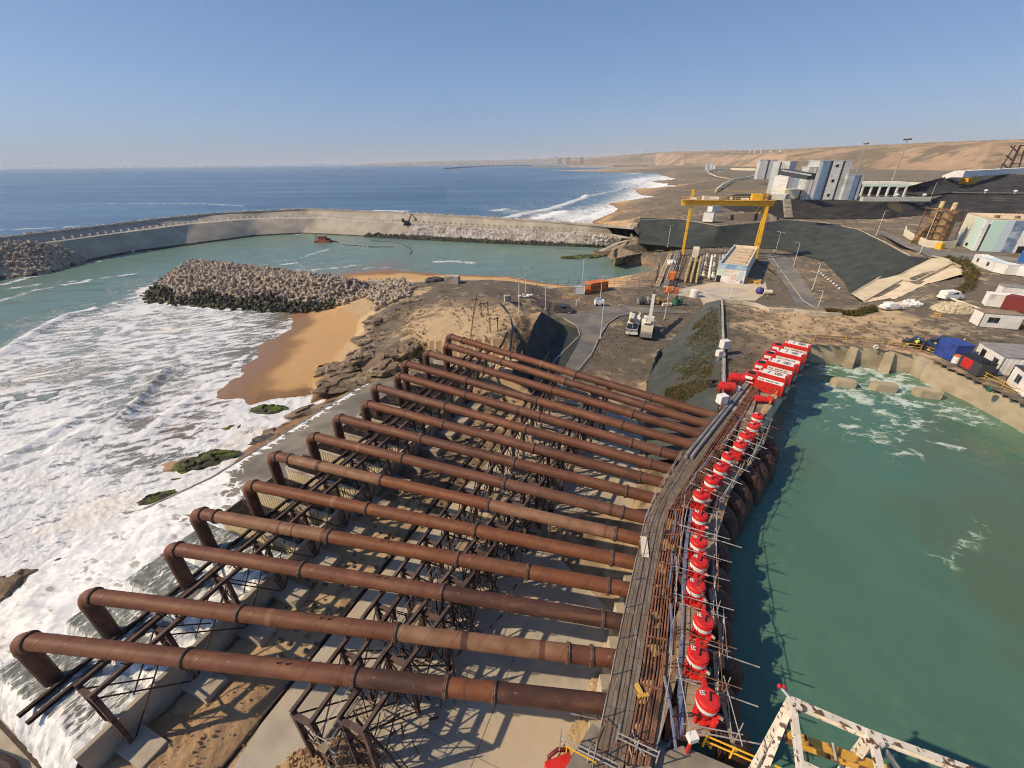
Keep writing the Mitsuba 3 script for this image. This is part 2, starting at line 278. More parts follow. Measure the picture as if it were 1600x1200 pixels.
# ---------------------------------------------------------------- the land
# breaklines and spot heights: x, y, z, sand (1) or soil (0), dark coal dust or ash (1)
SPOTS = [(-277.18, 217.11, -9, 1, 0), (-205.01, 167.72, -9, 1, 0), (-118.95, 87.48, -8.5, 1, 0), (-74.07, 45.76, -8, 1, 0), (-54.13, 27.11, -8, 1, 0), (-53.4, 16.49, -8, 1, 0), (-107.77, 100.57, -8, 1, 0), (-113.43, 130.91, -8, 1, 0), (-72.6, 60.35, -7.4, 1, 0), (-56.9, 39.32, -7.5, 1, 0), (-72.15, 71.93, -6.6, 1, 0), (-79.85, 96.77, -6.6, 1, 0), (-79.31, 118.91, -6.2, 1, 0), (-59.13, 53.36, -6.8, 1, 0), (-58.28, 66.97, -5.15, 1, 0), (-59.61, 72.91, -5.12, 1, 0), (-61.97, 83.43, -5.12, 1, 0), (-62.46, 94.95, -5.12, 1, 0), (-62.96, 112.82, -5.12, 1, 0), (-70.4, 126.59, -5.3, 1, 0), (-61.25, 69.57, -5.3, 1, 0), (-65.25, 75.35, -5.7, 1, 0), (-69.91, 102.42, -5.6, 1, 0), (-56.88, 74.98, -4.7, 1, 0), (-50.29, 75, -4.2, 1, 0), (-51.45, 85.51, -4.2, 1, 0), (-41.64, 76.25, -3.5, 1, 0), (-40.71, 88.02, -3.1, 1, 0), (-40.29, 102.61, -2.8, 1, 0), (-42.98, 113.69, -2.8, 1, 0), (-57.31, 121.96, -3.9, 1, 0), (-53.7, 102.44, -4, 1, 0), (-55.22, 81.62, -4.6, 1, 0), (-56.3, 69.47, -5.3, 1, 0), (-50.53, 70.22, -5.1, 1, 0), (-45.51, 72.59, -5.1, 1, 0), (-40.12, 74.9, -5, 1, 0), (-44.67, 65.54, -5.8, 1, 0), (-50, 58.61, -6.4, 1, 0), (-39.13, 69.3, -5.4, 1, 0), (-35.13, 75.6, -4.7, 1, 0), (-32.05, 78.34, -4.4, .3, .2), (-38.52, 75.23, -3, .2, .4), (-36.55, 80.96, -2.2, .1, .5), (-32.97, 83.15, -1, .2, .4), (-33.01, 93.04, -0.5, .2, .5), (-35.37, 104.48, 0.3, .2, .6), (-34.51, 110.89, 0.8, .3, .6), (-32.97, 119.14, 1, .5, .5), (-21.31, 80.64, 0, .3, .3), (-26.93, 80.83, -1.5, .2, .4), (-30.49, 78.3, -3.2, .1, .4), (-24.87, 84.68, 0.5, .3, .4), (-21.65, 90.34, 2, .6, .3), (-16.06, 92.67, 3.4, .8, .1), (-22.39, 102.59, 2.5, .5, .4), (-29.18, 123.54, 1.6, .8, .1), (-15.86, 102.89, 4, .6, .2), (-8.52, 91.2, 4.6, .8, .1), (-10.2, 78.38, 3, .9, 0), (-14.74, 82.59, 2, 1, 0), (-4.87, 75.4, 4.2, .7, .1), (-1.21, 81.84, 5, .5, .3), (3.07, 92.35, 5.6, .6, .2), (6.88, 93, 5.8, .7, .1), (1.8, 70.36, 5, .7, .1), (0.03, 65.84, 4.6, .6, .2), (-3.41, 67.95, 3, .6, .2), (-22.1, 121.67, 3, .2, .8), (-32.49, 134.79, 1.6, .2, .8), (-19.81, 132.79, 3, .1, .9), (-7.82, 134.76, 3, .1, .9), (0.32, 131.97, 3, .1, .9), (6.12, 127.12, 2.6, .2, .8), (10.1, 128.14, 1.5, .3, .7), (-1.45, 107.93, 4, .3, .6), (5.33, 109.71, 3.4, .4, .5), (-9.21, 111.16, 4, .3, .6), (11.19, 117.6, 1, .3, .6), (-56.08, 189.33, -5.1, 1, 0), (-65.57, 183.59, -5.1, 1, 0), (-77.33, 185.42, -5.4, 1, 0), (-26.36, 178.35, -5.1, 1, 0), (0.44, 172.72, -5.1, 1, 0), (15.07, 160.83, -5.1, 1, 0), (-40.02, 167.71, -3.5, 1, 0), (-24.19, 162.88, -3, 1, 0), (-4.37, 157.43, -2.6, 1, 0), (9.27, 146.25, -2, 1, 0), (-61.29, 170.71, -4, 1, 0), (-46.26, 153.86, -2, 1, 0), (-62.45, 212.41, -7, 1, 0), (0.53, 195.4, -7, 1, 0), (20.86, 168.61, -5.6, 1, 0), (24.46, 157.83, -5.4, 1, 0), (15.39, 140.73, -1.5, .8, .1), (16.87, 135.47, 0.3, .3, .4), (27.37, 136.2, 0, .2, .5), (41.36, 134.08, 0, .2, .5), (44.56, 132.41, 0, .2, .5), (29.19, 190.3, -9, 1, 0), (57.57, 189.08, -9, 1, 0), (-34.33, 237.53, -9, 1, 0), (-105.89, 241.23, -9, 1, 0), (33.32, 220.46, -8, .5, .2), (11.35, 119.28, 0.5, .3, .5), (15.61, 124.13, 0, .2, .5), (9.94, 102.8, 0.4, .3, .4), (10.84, 109.13, 0, .2, .5), (16.64, 98.18, -0.05, .2, .5), (7.97, 68.5, 0, .2, .5), (14, 84.85, 0, .2, .5), (13.07, 99.99, 0, .2, .6), (10.88, 92.6, 0, .2, .6), (7.45, 81.24, 0, .2, .6), (5.38, 73.92, 0, .2, .6), (3.16, 65.67, 0, .2, .6), (13.61, 90.5, 0, .2, .6), (10.65, 79.85, 0, .2, .6), (7.5, 71.11, 0, .2, .6), (62.28, 206.83, -8, .1, .3), (71.36, 212.32, -8, .1, .3), (60.7, 184.69, -8, .1, .3), (54.39, 167.62, -8, .1, .3), (46.55, 191.39, -8, .1, .3), (34.9, 174.56, -8, .1, .3), (69.57, 195.28, 0, .2, .5), (46.84, 133.87, 0, .2, .5), (56.45, 161.04, 0, .2, .5), (64.62, 232.29, 1.5, .3, .4), (66.71, 228.34, 3, .3, .4), (65.25, 218.32, 0.5, .3, .4), (57.25, 227.6, -2.5, .3, .3), (59.86, 219.15, -0.5, .3, .3), (49.97, 223.54, -4.6, .3, .3), (45.68, 217.68, -6, .3, .3), (26.44, 79.46, 0, .2, .6), (23.36, 68.16, 0, .5, .3), (16.38, 68.31, 0, .4, .3), (9.38, 68.47, 0, .2, .4), (27.56, 108.6, 0, .2, .5), (44.9, 119.79, 0, .2, .5), (54.08, 119.47, 0, .2, .5), (15.69, 59.29, 0, .5, .2), (5.22, 59.5, 0, .5, .2), (54.24, 141.78, 0, .1, .6), (79.58, 132.61, 0, .1, .6), (95.67, 183.66, 0, .1, .6), (63.58, 185.32, 0, .1, .6), (79.54, 112.5, 0, .2, .6), (105.35, 158.82, 0, .3, .5), (103.35, 131.7, 0, .3, .5), (57.42, 192.89, 0, .2, .5), (52.72, 209.33, 0, .3, .4), (67.55, 230.22, 0.5, .3, .4), (-24.91, 57.74, -1, .2, .3), (-16.96, 59.93, 0, .3, .2), (-11.78, 68.93, 0, .3, .2), (-4.7, 68.77, 0, .4, .2), (-16.56, 49.32, 0, .5, .1), (-21.9, 39.03, 0, .7, 0), (-24.24, 28.3, 0, .9, 0), (-24.89, 21.98, 0, 1, 0), (-24.7, 17.58, 0, 1, 0), (-25.88, 14.05, 0, 1, 0), (-27.24, 12.05, 0, 1, 0), (-6.49, 28.09, 0, .4, .1), (-9.88, 17.02, 0, .4, .1), (-0.15, 36.6, 0, .4, .1), (9, 48.89, 0, .4, .1), (-4.35, 11.57, 0, .6, 0), (-14.53, 7.65, 0, 1, 0), (4.03, 13.11, 0, .7, 0), (2.55, 7.54, 0, .7, 0), (8.41, 23.94, 0, .7, 0), (13.57, 36.41, 0, .6, 0), (7.56, 12.24, 4, .8, 0), (8.41, 15.35, 4, .8, 0), (10.98, 22.63, 3.6, .8, 0), (14.66, 30.98, 3.6, .6, .1), (19.12, 38.33, 4, .5, .2)]
SPOTS += [(21.95, 59.17, 0, .2, .6), (25.85, 70.7, 0, .2, .6), (32.63, 84.37, 0, .2, .6), (39.76, 93.87, 0, .2, .6), (48.27, 106.87, 0, .2, .6), (53.93, 114.54, 0, .2, .6), (59.93, 119.27, 0, .2, .6), (18.05, 48.74, 0, .2, .6), (46.71, 92.13, 7.6, .3, .6), (40.3, 77.27, 7.6, .3, .6), (33.63, 62.37, 7.6, .3, .6), (27.94, 49.82, 7.6, .3, .6), (25.5, 44.97, 7.6, .3, .6), (47.97, 91.12, 7.6, .3, .6), (55.92, 88.98, 7.6, .55, .3), (61.97, 83.14, 7.6, .62, .2), (68.4, 82.94, 7.6, .6, .4), (83.79, 88.97, 7.6, .3, .6), (36.3, 62.31, 7.6, .3, .6), (47.59, 73.6, 7.6, .6, .2), (48.64, 67.38, 7.6, .35, .4), (59.18, 74.96, 7.6, .66, .1), (76.45, 79.9, 7.6, .5, .5), (78.85, 72.71, 7.6, .3, .6), (90.37, 69.22, 7.6, .3, .6), (73.01, 45.59, 7.6, .3, .6), (73.05, 56.72, 7.6, .3, .6), (57.54, 28.08, 7.6, .3, .6), (63.47, 121.75, 0, .2, .6), (74.12, 118.77, 0, .2, .6), (82.64, 111.82, 0, .2, .6), (90.42, 110.42, 0, .2, .6), (98.45, 115.44, 0, .2, .6), (87.57, 94.03, 6.6, .2, .7), (108.88, 109.43, 7.2, .3, .6), (98.01, 92.32, 7.6, .2, .8), (109.74, 87.18, 7.6, .2, .8), (126.25, 115.48, 7.6, .3, .7), (132.42, 108.22, 7.6, .3, .8), (63.7, 215.87, 0, .2, .5), (82.35, 202.55, 0, .1, .6), (107.18, 207.93, 0, .1, .6), (124.1, 200.2, 0, .2, .6), (125.83, 172.91, 0, .2, .6), (106.42, 130.06, 0, .2, .6), (70.59, 241.21, 8, .2, .5), (91.59, 242.3, 8, .2, .6), (99.63, 213.42, 8, .2, .7), (144.92, 234.98, 8, .3, .7), (155.75, 220.97, 8, .3, .7), (155.22, 198.56, 8, .3, .7), (129.12, 140.02, 8, .3, .6), (133.33, 137.72, 8, .3, .6), (132.57, 128.11, 8, .3, .6), (158.68, 246.83, 8.5, .3, .7), (192.7, 223.91, 8.5, .4, .6), (194.79, 243.59, 8.5, .5, .5), (155.51, 163, 8, .3, .7), (164.52, 138.19, 8, .3, .7), (162.8, 119.85, 8, .3, .7), (259.98, 227.23, 9, .1, .9), (138.8, 242.5, 8.5, .3, .7), (148.09, 234.83, 8.3, .3, .7), (201.67, 223.16, 8.5, .3, .7), (157.48, 273.22, 15, .1, .9), (183.22, 260.51, 15, .1, .9), (223.44, 243.84, 14.6, .1, .9), (143.12, 247.28, 8.6, .1, .9), (170.19, 233.06, 8.6, .1, .9), (207.33, 229.88, 8.6, .1, .9), (331.79, 296.39, 14, .1, .9), (531.67, 482.79, 16, .1, .9), (339.76, 408.79, 15, .1, .9), (212.4, 338.39, 15, .1, .9), (339.49, 348.84, 15, .1, .9), (62.28, 283.05, -5.1, 1, 0), (74.03, 273.71, -3.5, 1, 0), (61.98, 327, -5.15, 1, 0), (49.09, 334.84, -6, 1, 0), (69.45, 297.64, -4, 1, 0), (86.26, 399.39, -5.3, .5, .3), (77.28, 333.79, -3, .2, .6), (74.64, 257.86, 4, .2, .5), (95.29, 317.55, 5, .3, .5), (90.42, 314.67, 2, .3, .5), (94.51, 375.93, -3, .2, .5), (134.01, 449.3, -2, .2, .6), (176.4, 581.69, -5, .2, .6), (191.39, 590.77, -5, .1, .6), (174.53, 517.44, 2, .2, .5), (319.71, 898.39, -4, .2, .6), (241.18, 665.78, 3, .3, .5), (425.34, 1182.66, -5, .2, .6), (369.07, 989.76, 4, .3, .5), (492.55, 1518.85, -5, .2, .6), (508.9, 1479.7, 3, .4, .5), (533.48, 1719.26, -6, .2, .6), (984.93, 3264.32, -4, .3, .4), (841.84, 2560.52, 4, .4, .5), (705.31, 1979.8, 6, .2, .7), (305.5, 1097.4, -8, .1, .3), (157.13, 617.03, -8, .1, .3), (72.5, 502.08, -9, 1, 0), (1008.94, 3505.88, 4, .3, .4), (1248.14, 3514.86, 6, .3, .5), (1409.1, 3231.77, 8, .3, .5), (1290.36, 5080.25, -7, .3, .3), (902.42, 2864.2, 4, .2, .5), (1266.07, 4985.18, -5, .5, .3), (842.42, 3818.51, -8, 1, 0), (127.52, 346.11, 6.5, .3, .6), (202.27, 482.23, 7, .1, .8), (282.2, 580.86, 8, .1, .8), (503.28, 1221.76, 8, .1, .8), (391.2, 746.57, 9, .1, .8), (113.84, 265.62, 8, .3, .6), (129.5, 259.22, 8.5, .2, .7), (140.87, 301.79, 10, .1, .8), (155.01, 298.21, 14, .1, .9), (136.3, 239.64, 12, .1, .9), (147.37, 360.03, 7.5, .2, .7)]
SPOTS = [s for s in SPOTS]
import shapely
def grid_pts(pts): return np.array(pts, float)
SP = grid_pts(SPOTS)
far = []
for a in np.radians(np.arange(-180, 181, 6)):            # beyond the picture: sea on the left, plateau on the right
    for r in (300.0, 900.0, 3000.0):
        x, y = r * math.sin(a), r * math.cos(a); right = math.degrees(a) > (40 if r < 800 else 24) and math.degrees(a) < 176
        if r < 800 and -178 < math.degrees(a) < 60: continue
        far.append((x, y, 8.0 if right else -10.0, 0.3 if right else 1.0, 0.7 if right else 0.0))
far += [(40, -40, 8, .5, .4), (90, -20, 7.6, .3, .6), (160, 20, 7.6, .3, .6), (10, -60, 4, .6, .2), (-30, -60, 0, 1, 0), (-80, -40, -7, 1, 0), (-120, 30, -9, 1, 0), (-200, -60, -9, 1, 0), (-60, -10, -7.5, 1, 0)]
SP = np.vstack([SP, np.array(far)])
LAND = LinearNDInterpolator(SP[:, :2], SP[:, 2:5]); LAND_N = NearestNDInterpolator(SP[:, :2], SP[:, 2:5])
def land(p):
    h = LAND(p[:, 0], p[:, 1]); bad = np.isnan(h[:, 0])
    if bad.any(): h[bad] = LAND_N(p[bad, 0], p[bad, 1])
    return h
def polar(a0, a1, na, r0, r1, nr, extra=None):
    a = np.radians(np.linspace(a0, a1, na)); r = r0 * (r1 / r0) ** np.linspace(0, 1, nr)
    if extra is not None: r = np.unique(np.r_[r, extra])
    A, R = np.meshgrid(a, r); xy = np.c_[(R * np.sin(A)).ravel(), (R * np.cos(A)).ravel()]
    n, m = len(a), len(r); i = (np.arange(m - 1)[:, None] * n + np.arange(n - 1)[None]).ravel()
    return xy, np.c_[i, i + 1, i + n + 1, i + n]
BASIN = np.array([(8.19, 8.68), (11.44, 16.78), (18.3, 28.22), (19.46, 31.59), (30.42, 42.08), (50.13, 64.71), (62.75, 63.84), (67.14, 61.65), (59.86, 41.14), (47.41, 7.5)] )   # replaced below by the wall's own line
# the frame of the pipe field: s along the trestle rows, t across them towards the basin; and the apron's two edges
ORG, E1, E2 = np.array([-26.3, 17.1]), np.array([0.386, 0.9225]), np.array([0.9225, -0.386])
def W(s, t, z=0.0):
    p = ORG + E1 * s + E2 * t; return np.array([p[0], p[1], z])
SEAEDGE = [(-66, 21.48, -5.7), (-62.11, 26.71, -5.6), (-58.93, 30.94, -5.5), (-55.41, 35.54, -5.2), (-49.45, 42.53, -4.7), (-44.05, 48.44, -4.4), (-40.82, 54.77, -4.2), (-36.21, 63.33, -3.8), (-30.48, 74.07, -3.2), (-24.45, 86.06, -2.4), (-20.24, 84.75, -1.4)]
LANDEDGE = [W(-16, -.1, .3), W(-6, -.1, .3), W(2, -.1, .3), W(10, -.1, .3), W(17, -.1, .3), W(25, -.1, .3), W(33, -.1, .3), W(41, -.1, .3), W(50, -.1, .3), W(60, -.1, .3), W(66, -.1, .3)]
av, af = loft(SEAEDGE, LANDEDGE, 260, 90, 0.0)
apron_poly = sg.Polygon([p[:2] for p in SEAEDGE] + [p[:2] for p in LANDEDGE[::-1]]).buffer(0.5)
apron_at = NearestNDInterpolator(av[::2, :2], av[::2, 2])
SLOPES = []
def G(name, A, B, matn='mat_geotextile', nu=90, nv=26, b=.5, sd=1.0): SLOPES.append((name, loft(A, B, nu, nv, b, sd), matn))
G('north_embankment', [(72.5, 252.02, 8.1), (91.26, 241.44, 8.1), (99.27, 212.66, 8.1), (144.4, 234.14, 8.1), (155.19, 220.18, 8.1), (154.66, 197.86, 8.1), (128.22, 138.5, 8.1), (133.73, 137.19, 7.9)], [(62.42, 215.96, 0.3), (81.66, 200.87, 0.3), (105.5, 204.52, 0.3), (122.18, 196.97, 0.3), (123.99, 170.27, 0.3), (109.51, 138.34, 0.3), (100.38, 122.06, 0.3)], nu=160, nv=40)
G('east_slope', [(47.5, 94.08, 7.9), (40.12, 76.44, 7.9), (33.58, 61.71, 7.9), (27.9, 49.29, 7.9), (24.99, 43.76, 7.9), (18.93, 36.63, 7.6)], [(54.72, 115.78, 0.35), (40.13, 94.64, 0.35), (31.72, 82.52, 0.35), (24.87, 68.72, 0.35), (20.98, 56.66, 0.35), (17.95, 45.39, 0.35)], 'mat_geotextile_light', nu=120, nv=40, b=.6)
G('hill_cut', [(6.86, 92.7, 5.9), (4.86, 84.98, 5.9), (2.71, 73.43, 5.6), (1.4, 67.96, 5.2), (-0.51, 61.78, 4.8)], [(12.8, 99.16, 0.3), (10.64, 91.83, 0.3), (7.25, 80.57, 0.3), (5.21, 73.3, 0.3), (2.91, 65.13, 0.3)], nu=60, nv=30, b=.4)
G('coal_bank', [(147.75, 276.65, 15.2), (184.31, 262.22, 15.2), (203.57, 249.27, 15), (250.7, 270.81, 15), (309.25, 322.5, 15), (360.02, 307.25, 15)], [(133.53, 239.08, 8.6), (170.19, 233.06, 8.6), (194.04, 233.84, 8.6), (224.67, 246.16, 8.6), (218.63, 220.89, 8.6), (254.25, 210.52, 8.6)], 'mat_coal_dust', 120, 24, .5)
G('coal_heap', [(262.61, 324.82, 15.3), (256.9, 286.9, 15.3), (299.94, 311.68, 15.3), (348.59, 297.31, 15.3)], [(264.1, 298.66, 22), (412.46, 430.74, 24), (418.53, 402.31, 24), (380.7, 322.35, 24)], 'mat_coal', 120, 40, 1.6, 3.0)
G('coal_heap', [(142.02, 324.14, 9), (132.65, 266.37, 9.5), (145.05, 254.54, 9.5), (164.87, 274.6, 12)], [(166.83, 340.66, 14), (168.46, 323.76, 15), (173.86, 322.92, 15), (172.11, 292.24, 15)], 'mat_coal_dust', 60, 30, .8, 5.0)
chA, chB = [(99.54, 121.03, 0.6), (117.78, 132.87, 3.6), (120.16, 130.66, 3.7), (135.55, 138.63, 7.6), (134.01, 131.29, 7.9)], [(97.5, 113.49, 0.6), (116.05, 124.88, 3.6), (118.49, 122.88, 3.7), (132.48, 128.22, 7.6), (128.63, 121.86, 7.9)]
chC = [(96.33, 111.36, 0.9), (99.21, 106.07, 3), (112.98, 113.23, 5.5), (122.22, 114.91, 7.6), (127.59, 116.05, 7.8)]
LOWER = [loft(chA, chC, 60, 10)]
def under_slopes(xy, z):
    """The ground kept below the sheets laid on it."""
    for sv, sf in [m_ for _, m_, _ in SLOPES] + LOWER:
        k = LinearNDInterpolator(sv[:, :2], sv[:, 2])(xy); m = ~np.isnan(k); z[m] = np.minimum(z[m], k[m] - 0.35)
    return z
def land_mesh(a0, a1, na, r0, r1, nr):
    xy, f = polar(a0, a1, na, r0, r1, nr); h = land(xy)
    z = h[:, 0].copy(); r = np.linalg.norm(xy, axis=1)
    rough = np.clip((z + 4.5) / 3, 0, 1) * np.clip(1 - h[:, 2] * 0.5, 0.3, 1)
    rocky = np.clip(1 - np.abs(xy[:, 0] + 8) / 40, 0, 1) * np.clip((xy[:, 1] - 62) / 20, 0, 1) * np.clip((150 - xy[:, 1]) / 40, 0, 1) * np.clip((z - 0.2) * 0.5 + 1.6, 0, 1) * (1 - h[:, 1] * 0.75)
    coast = np.clip(1 - np.abs(z - 0.5) / 6.5, 0, 1) * (r > 230)
    z += 0.25 * rough * nz(xy, 7, 4, 2.2) + 2.6 * rocky * nz(xy, 9, 5, 5.1) + 5.0 * coast * nz(xy, 24, 5, 1.1) * (xy[:, 0] > 60)
    m = shapely.contains_xy(apron_poly, xy[:, 0], xy[:, 1]); z[m] = np.minimum(z[m], apron_at(xy[m]) - 0.8)
    yard = (np.abs(h[:, 0]) < 0.6) & (xy[:, 0] > -22) & (r < 220); z[yard] = h[yard, 0] + 0.25 * (z[yard] - h[yard, 0])
    z = under_slopes(xy, z)
    return np.c_[xy, z], f, h
v, f, h = land_mesh(-100, 100, 1100, 6, 6000, 690)
keep_out = sg.Polygon([(6.43, 4.2), (9.75, 13.13), (13.73, 21.43), (16.33, 26.97), (18.94, 31.35), (29.52, 42.95), (50.96, 66.31), (58.9, 64.99), (65.15, 61.68), (65.03, 58.77), (64.98, 51.61), (64.53, 45.41), (63.86, 32.93), (53.45, 7.49)])
ins = shapely.contains_xy(keep_out.buffer(1.3), v[:, 0], v[:, 1]); f = f[~ins[f].any(1)]
def land_fn(p, n, uv):
    sand, dark = uv.x, uv.y
    big, fine = fbm(p.x * 0.12, p.y * 0.12, 0.0, 4), fbm(p.x * 0.9, p.y * 0.9, p.z * 0.9, 4)
    s = smoothstep(0.35, 0.65, sand + 0.55 * (big - 0.5) + 0.5 * (fine - 0.5))
    beach = smoothstep(-2.2, -3.0, p.z)
    sandy = mix(mix((0.40, 0.28, 0.155), (0.48, 0.37, 0.235), fine), mix((0.43, 0.265, 0.12), (0.49, 0.32, 0.155), fine), beach)
    wet = smoothstep(-3.9, -4.5, p.z + 0.9 * (big - 0.5))
    sandy = mix(sandy, (0.25, 0.145, 0.075), wet)
    soil = mix((0.17, 0.125, 0.085), (0.30, 0.225, 0.15), smoothstep(0.25, 0.75, fine))
    soil = mix(soil, mix((0.095, 0.082, 0.068), (0.15, 0.128, 0.10), fine), smoothstep(0.25, 0.6, dark + 0.5 * (big - 0.5)))
    soil = mix(soil, (0.36, 0.295, 0.205), 0.6 * smoothstep(0.60, 0.70, 0.5 * fbm(p.x * 0.11 + 4, p.y * 0.11, 1.0, 4) + 0.5 * fbm(p.x * 0.6, p.y * 0.6, 6.0, 4)) * smoothstep(-0.8, -0.2, p.z))
    k = mix(soil, sandy, s)
    scrub = smoothstep(0.60, 0.70, fbm(p.x * 0.33 + 7, p.y * 0.33, 0.0, 4)) * smoothstep(-1.5, 0.5, p.z) * smoothstep(0.9, 0.3, sand)
    return mix(k, mix((0.055, 0.05, 0.028), (0.10, 0.085, 0.05), fine), 0.75 * scrub)
def land_rough(p, n, uv): return 0.92 - 0.62 * smoothstep(-4.2, -4.75, p.z) * smoothstep(0.5, 0.9, uv.x)
mat('land', bumped({'type': 'principled', 'base_color': proc(land_fn), 'roughness': proc(land_rough), 'specular': 0.3}, lambda p, n, uv: fbm(p.x * 1.6, p.y * 1.6, p.z * 1.6, 4), 0.12, 0.05))
struct('ground', (v, f), 'mat_land', True, uv=np.clip(h[:, 1:3], 0, 1))

# hills behind: a scarp, a plateau that rises, reddish sea cliffs on the left and a far hazy coast
SKY = np.array([(880, 0), (905, 3), (930, 6), (960, 9), (1010, 13), (1060, 14.5), (1120, 15.5), (1180, 15.5), (1240, 17), (1300, 19.5), (1380, 22), (1480, 25), (1600, 28), (1750, 32), (2200, 34)], float)   # bearing (as a column), rise
def bearing(px): return np.degrees(np.arctan((px - 800) / 660 / (math.cos(PITCH) + math.sin(PITCH) * 346 / 660)))
def hills():
    a = np.linspace(bearing(860.0), 75, 520); rr = np.unique(np.r_[np.geomspace(1150, 9000, 180), np.linspace(1500, 3600, 120)])
    A, R = np.meshgrid(np.radians(a), rr); xy = np.c_[(R * np.sin(A)).ravel(), (R * np.cos(A)).ravel()]
    el = np.interp(a, bearing(SKY[:, 0]), SKY[:, 1]) / 660 * np.cos(np.radians(a)) * math.cos(PITCH) ** 2
    el = np.broadcast_to(el, A.shape); r = R
    near = np.broadcast_to(np.interp(a, [10, 17, 20, 30, 45, 60], [5200, 4600, 3300, 1900, 1400, 1300]), A.shape)
    n1 = nz(xy, 330, 5, 0.7).reshape(A.shape); n2 = nz(xy, 90, 5, 3.3).reshape(A.shape); n3 = nz(np.c_[A.ravel() * 900, R.ravel() * 0.15], 14, 4, 9.0).reshape(A.shape)
    t = np.clip((r - near * (1 + 0.10 * n1)) / (near * 0.33), 0, 1); t = t * t * (3 - 2 * t)
    top = np.clip((r - near) / (6000 - near), 0, 1)
    goal = 36 + el * 6000                                   # height of the far skyline
    coast = np.clip((np.broadcast_to(a, A.shape) - bearing(1045.0)) / 0.6, 0, 1); base = -14 + 0 * coast
    z = base + t * (0.42 + 0.58 * top) * np.maximum(goal - base, 0) * (1 + 0.12 * n1 * (1 - top)) + t * (26 * n2 * (1 - 0.6 * top) + 3 * n3 * (1 - top))
    z = np.minimum(z, 36 + el * r * (1 + 0.10 * n1) + 3 * n2); z = np.where(el <= 0.001, -12, z)
    n, m = len(a), len(rr); i = (np.arange(m - 1)[:, None] * n + np.arange(n - 1)[None]).ravel()
    return np.c_[xy, np.where(r < 1000, np.minimum(z, 2), z).ravel()], np.c_[i, i + 1, i + n + 1, i + n]
def hill_fn(p, n, uv):
    big, fine = fbm(p.x * 0.0032, p.y * 0.0032, p.z * 0.01, 5), fbm(p.x * 0.03, p.y * 0.03, p.z * 0.06, 4)
    k = mix((0.165, 0.128, 0.088), (0.255, 0.185, 0.118), smoothstep(0.3, 0.7, big + 0.5 * (fine - 0.5)))
    k = mix(k, (0.34, 0.235, 0.15), 0.6 * smoothstep(0.45, 0.62, fbm(p.x * 0.002, p.y * 0.002, p.z * 0.11 + 3 * big, 3)))
    steep = smoothstep(0.985, 0.90, n.z)
    k = mix(k, mix((0.30, 0.19, 0.125), (0.38, 0.28, 0.19), fine), steep)
    return mix(k, (0.12, 0.105, 0.07), 0.8 * smoothstep(0.46, 0.60, 0.55 * fbm(p.x * 0.008 + 3, p.y * 0.008, 0.0, 4) + 0.45 * fbm(p.x * 0.045, p.y * 0.045, p.z * 0.05, 4)))
mat('hills', principled(proc(hill_fn), 0.95, 0.1))
hv, hf = hills(); struct('hills', (hv, hf), 'mat_hills', True)
fa = np.linspace(bearing(560.0), bearing(1010.0), 160); fr = np.array([11000, 11400, 12500, 14000, 16000.0])
A, R = np.meshgrid(np.radians(fa), fr); q = np.c_[np.degrees(A).ravel() * 2.2, R.ravel() * 0.0004]
prof = (30 + 75 * np.clip((fa - fa[0]) / 9, 0, 1) + 60 * np.clip((fa + 1) / 8, 0, 1))[None] * np.array([0, 0.35, 0.8, 1.0, 1.0])[:, None] * (1 + 0.5 * nz(q, 1.0, 4, 4.0).reshape(A.shape)) - 6
i = (np.arange(4)[:, None] * 160 + np.arange(159)[None]).ravel()
struct('distant_coast', (np.c_[(R * np.sin(A)).ravel(), (R * np.cos(A)).ravel(), prof.ravel()], np.c_[i, i + 1, i + 161, i + 160]), 'mat_hills', True)

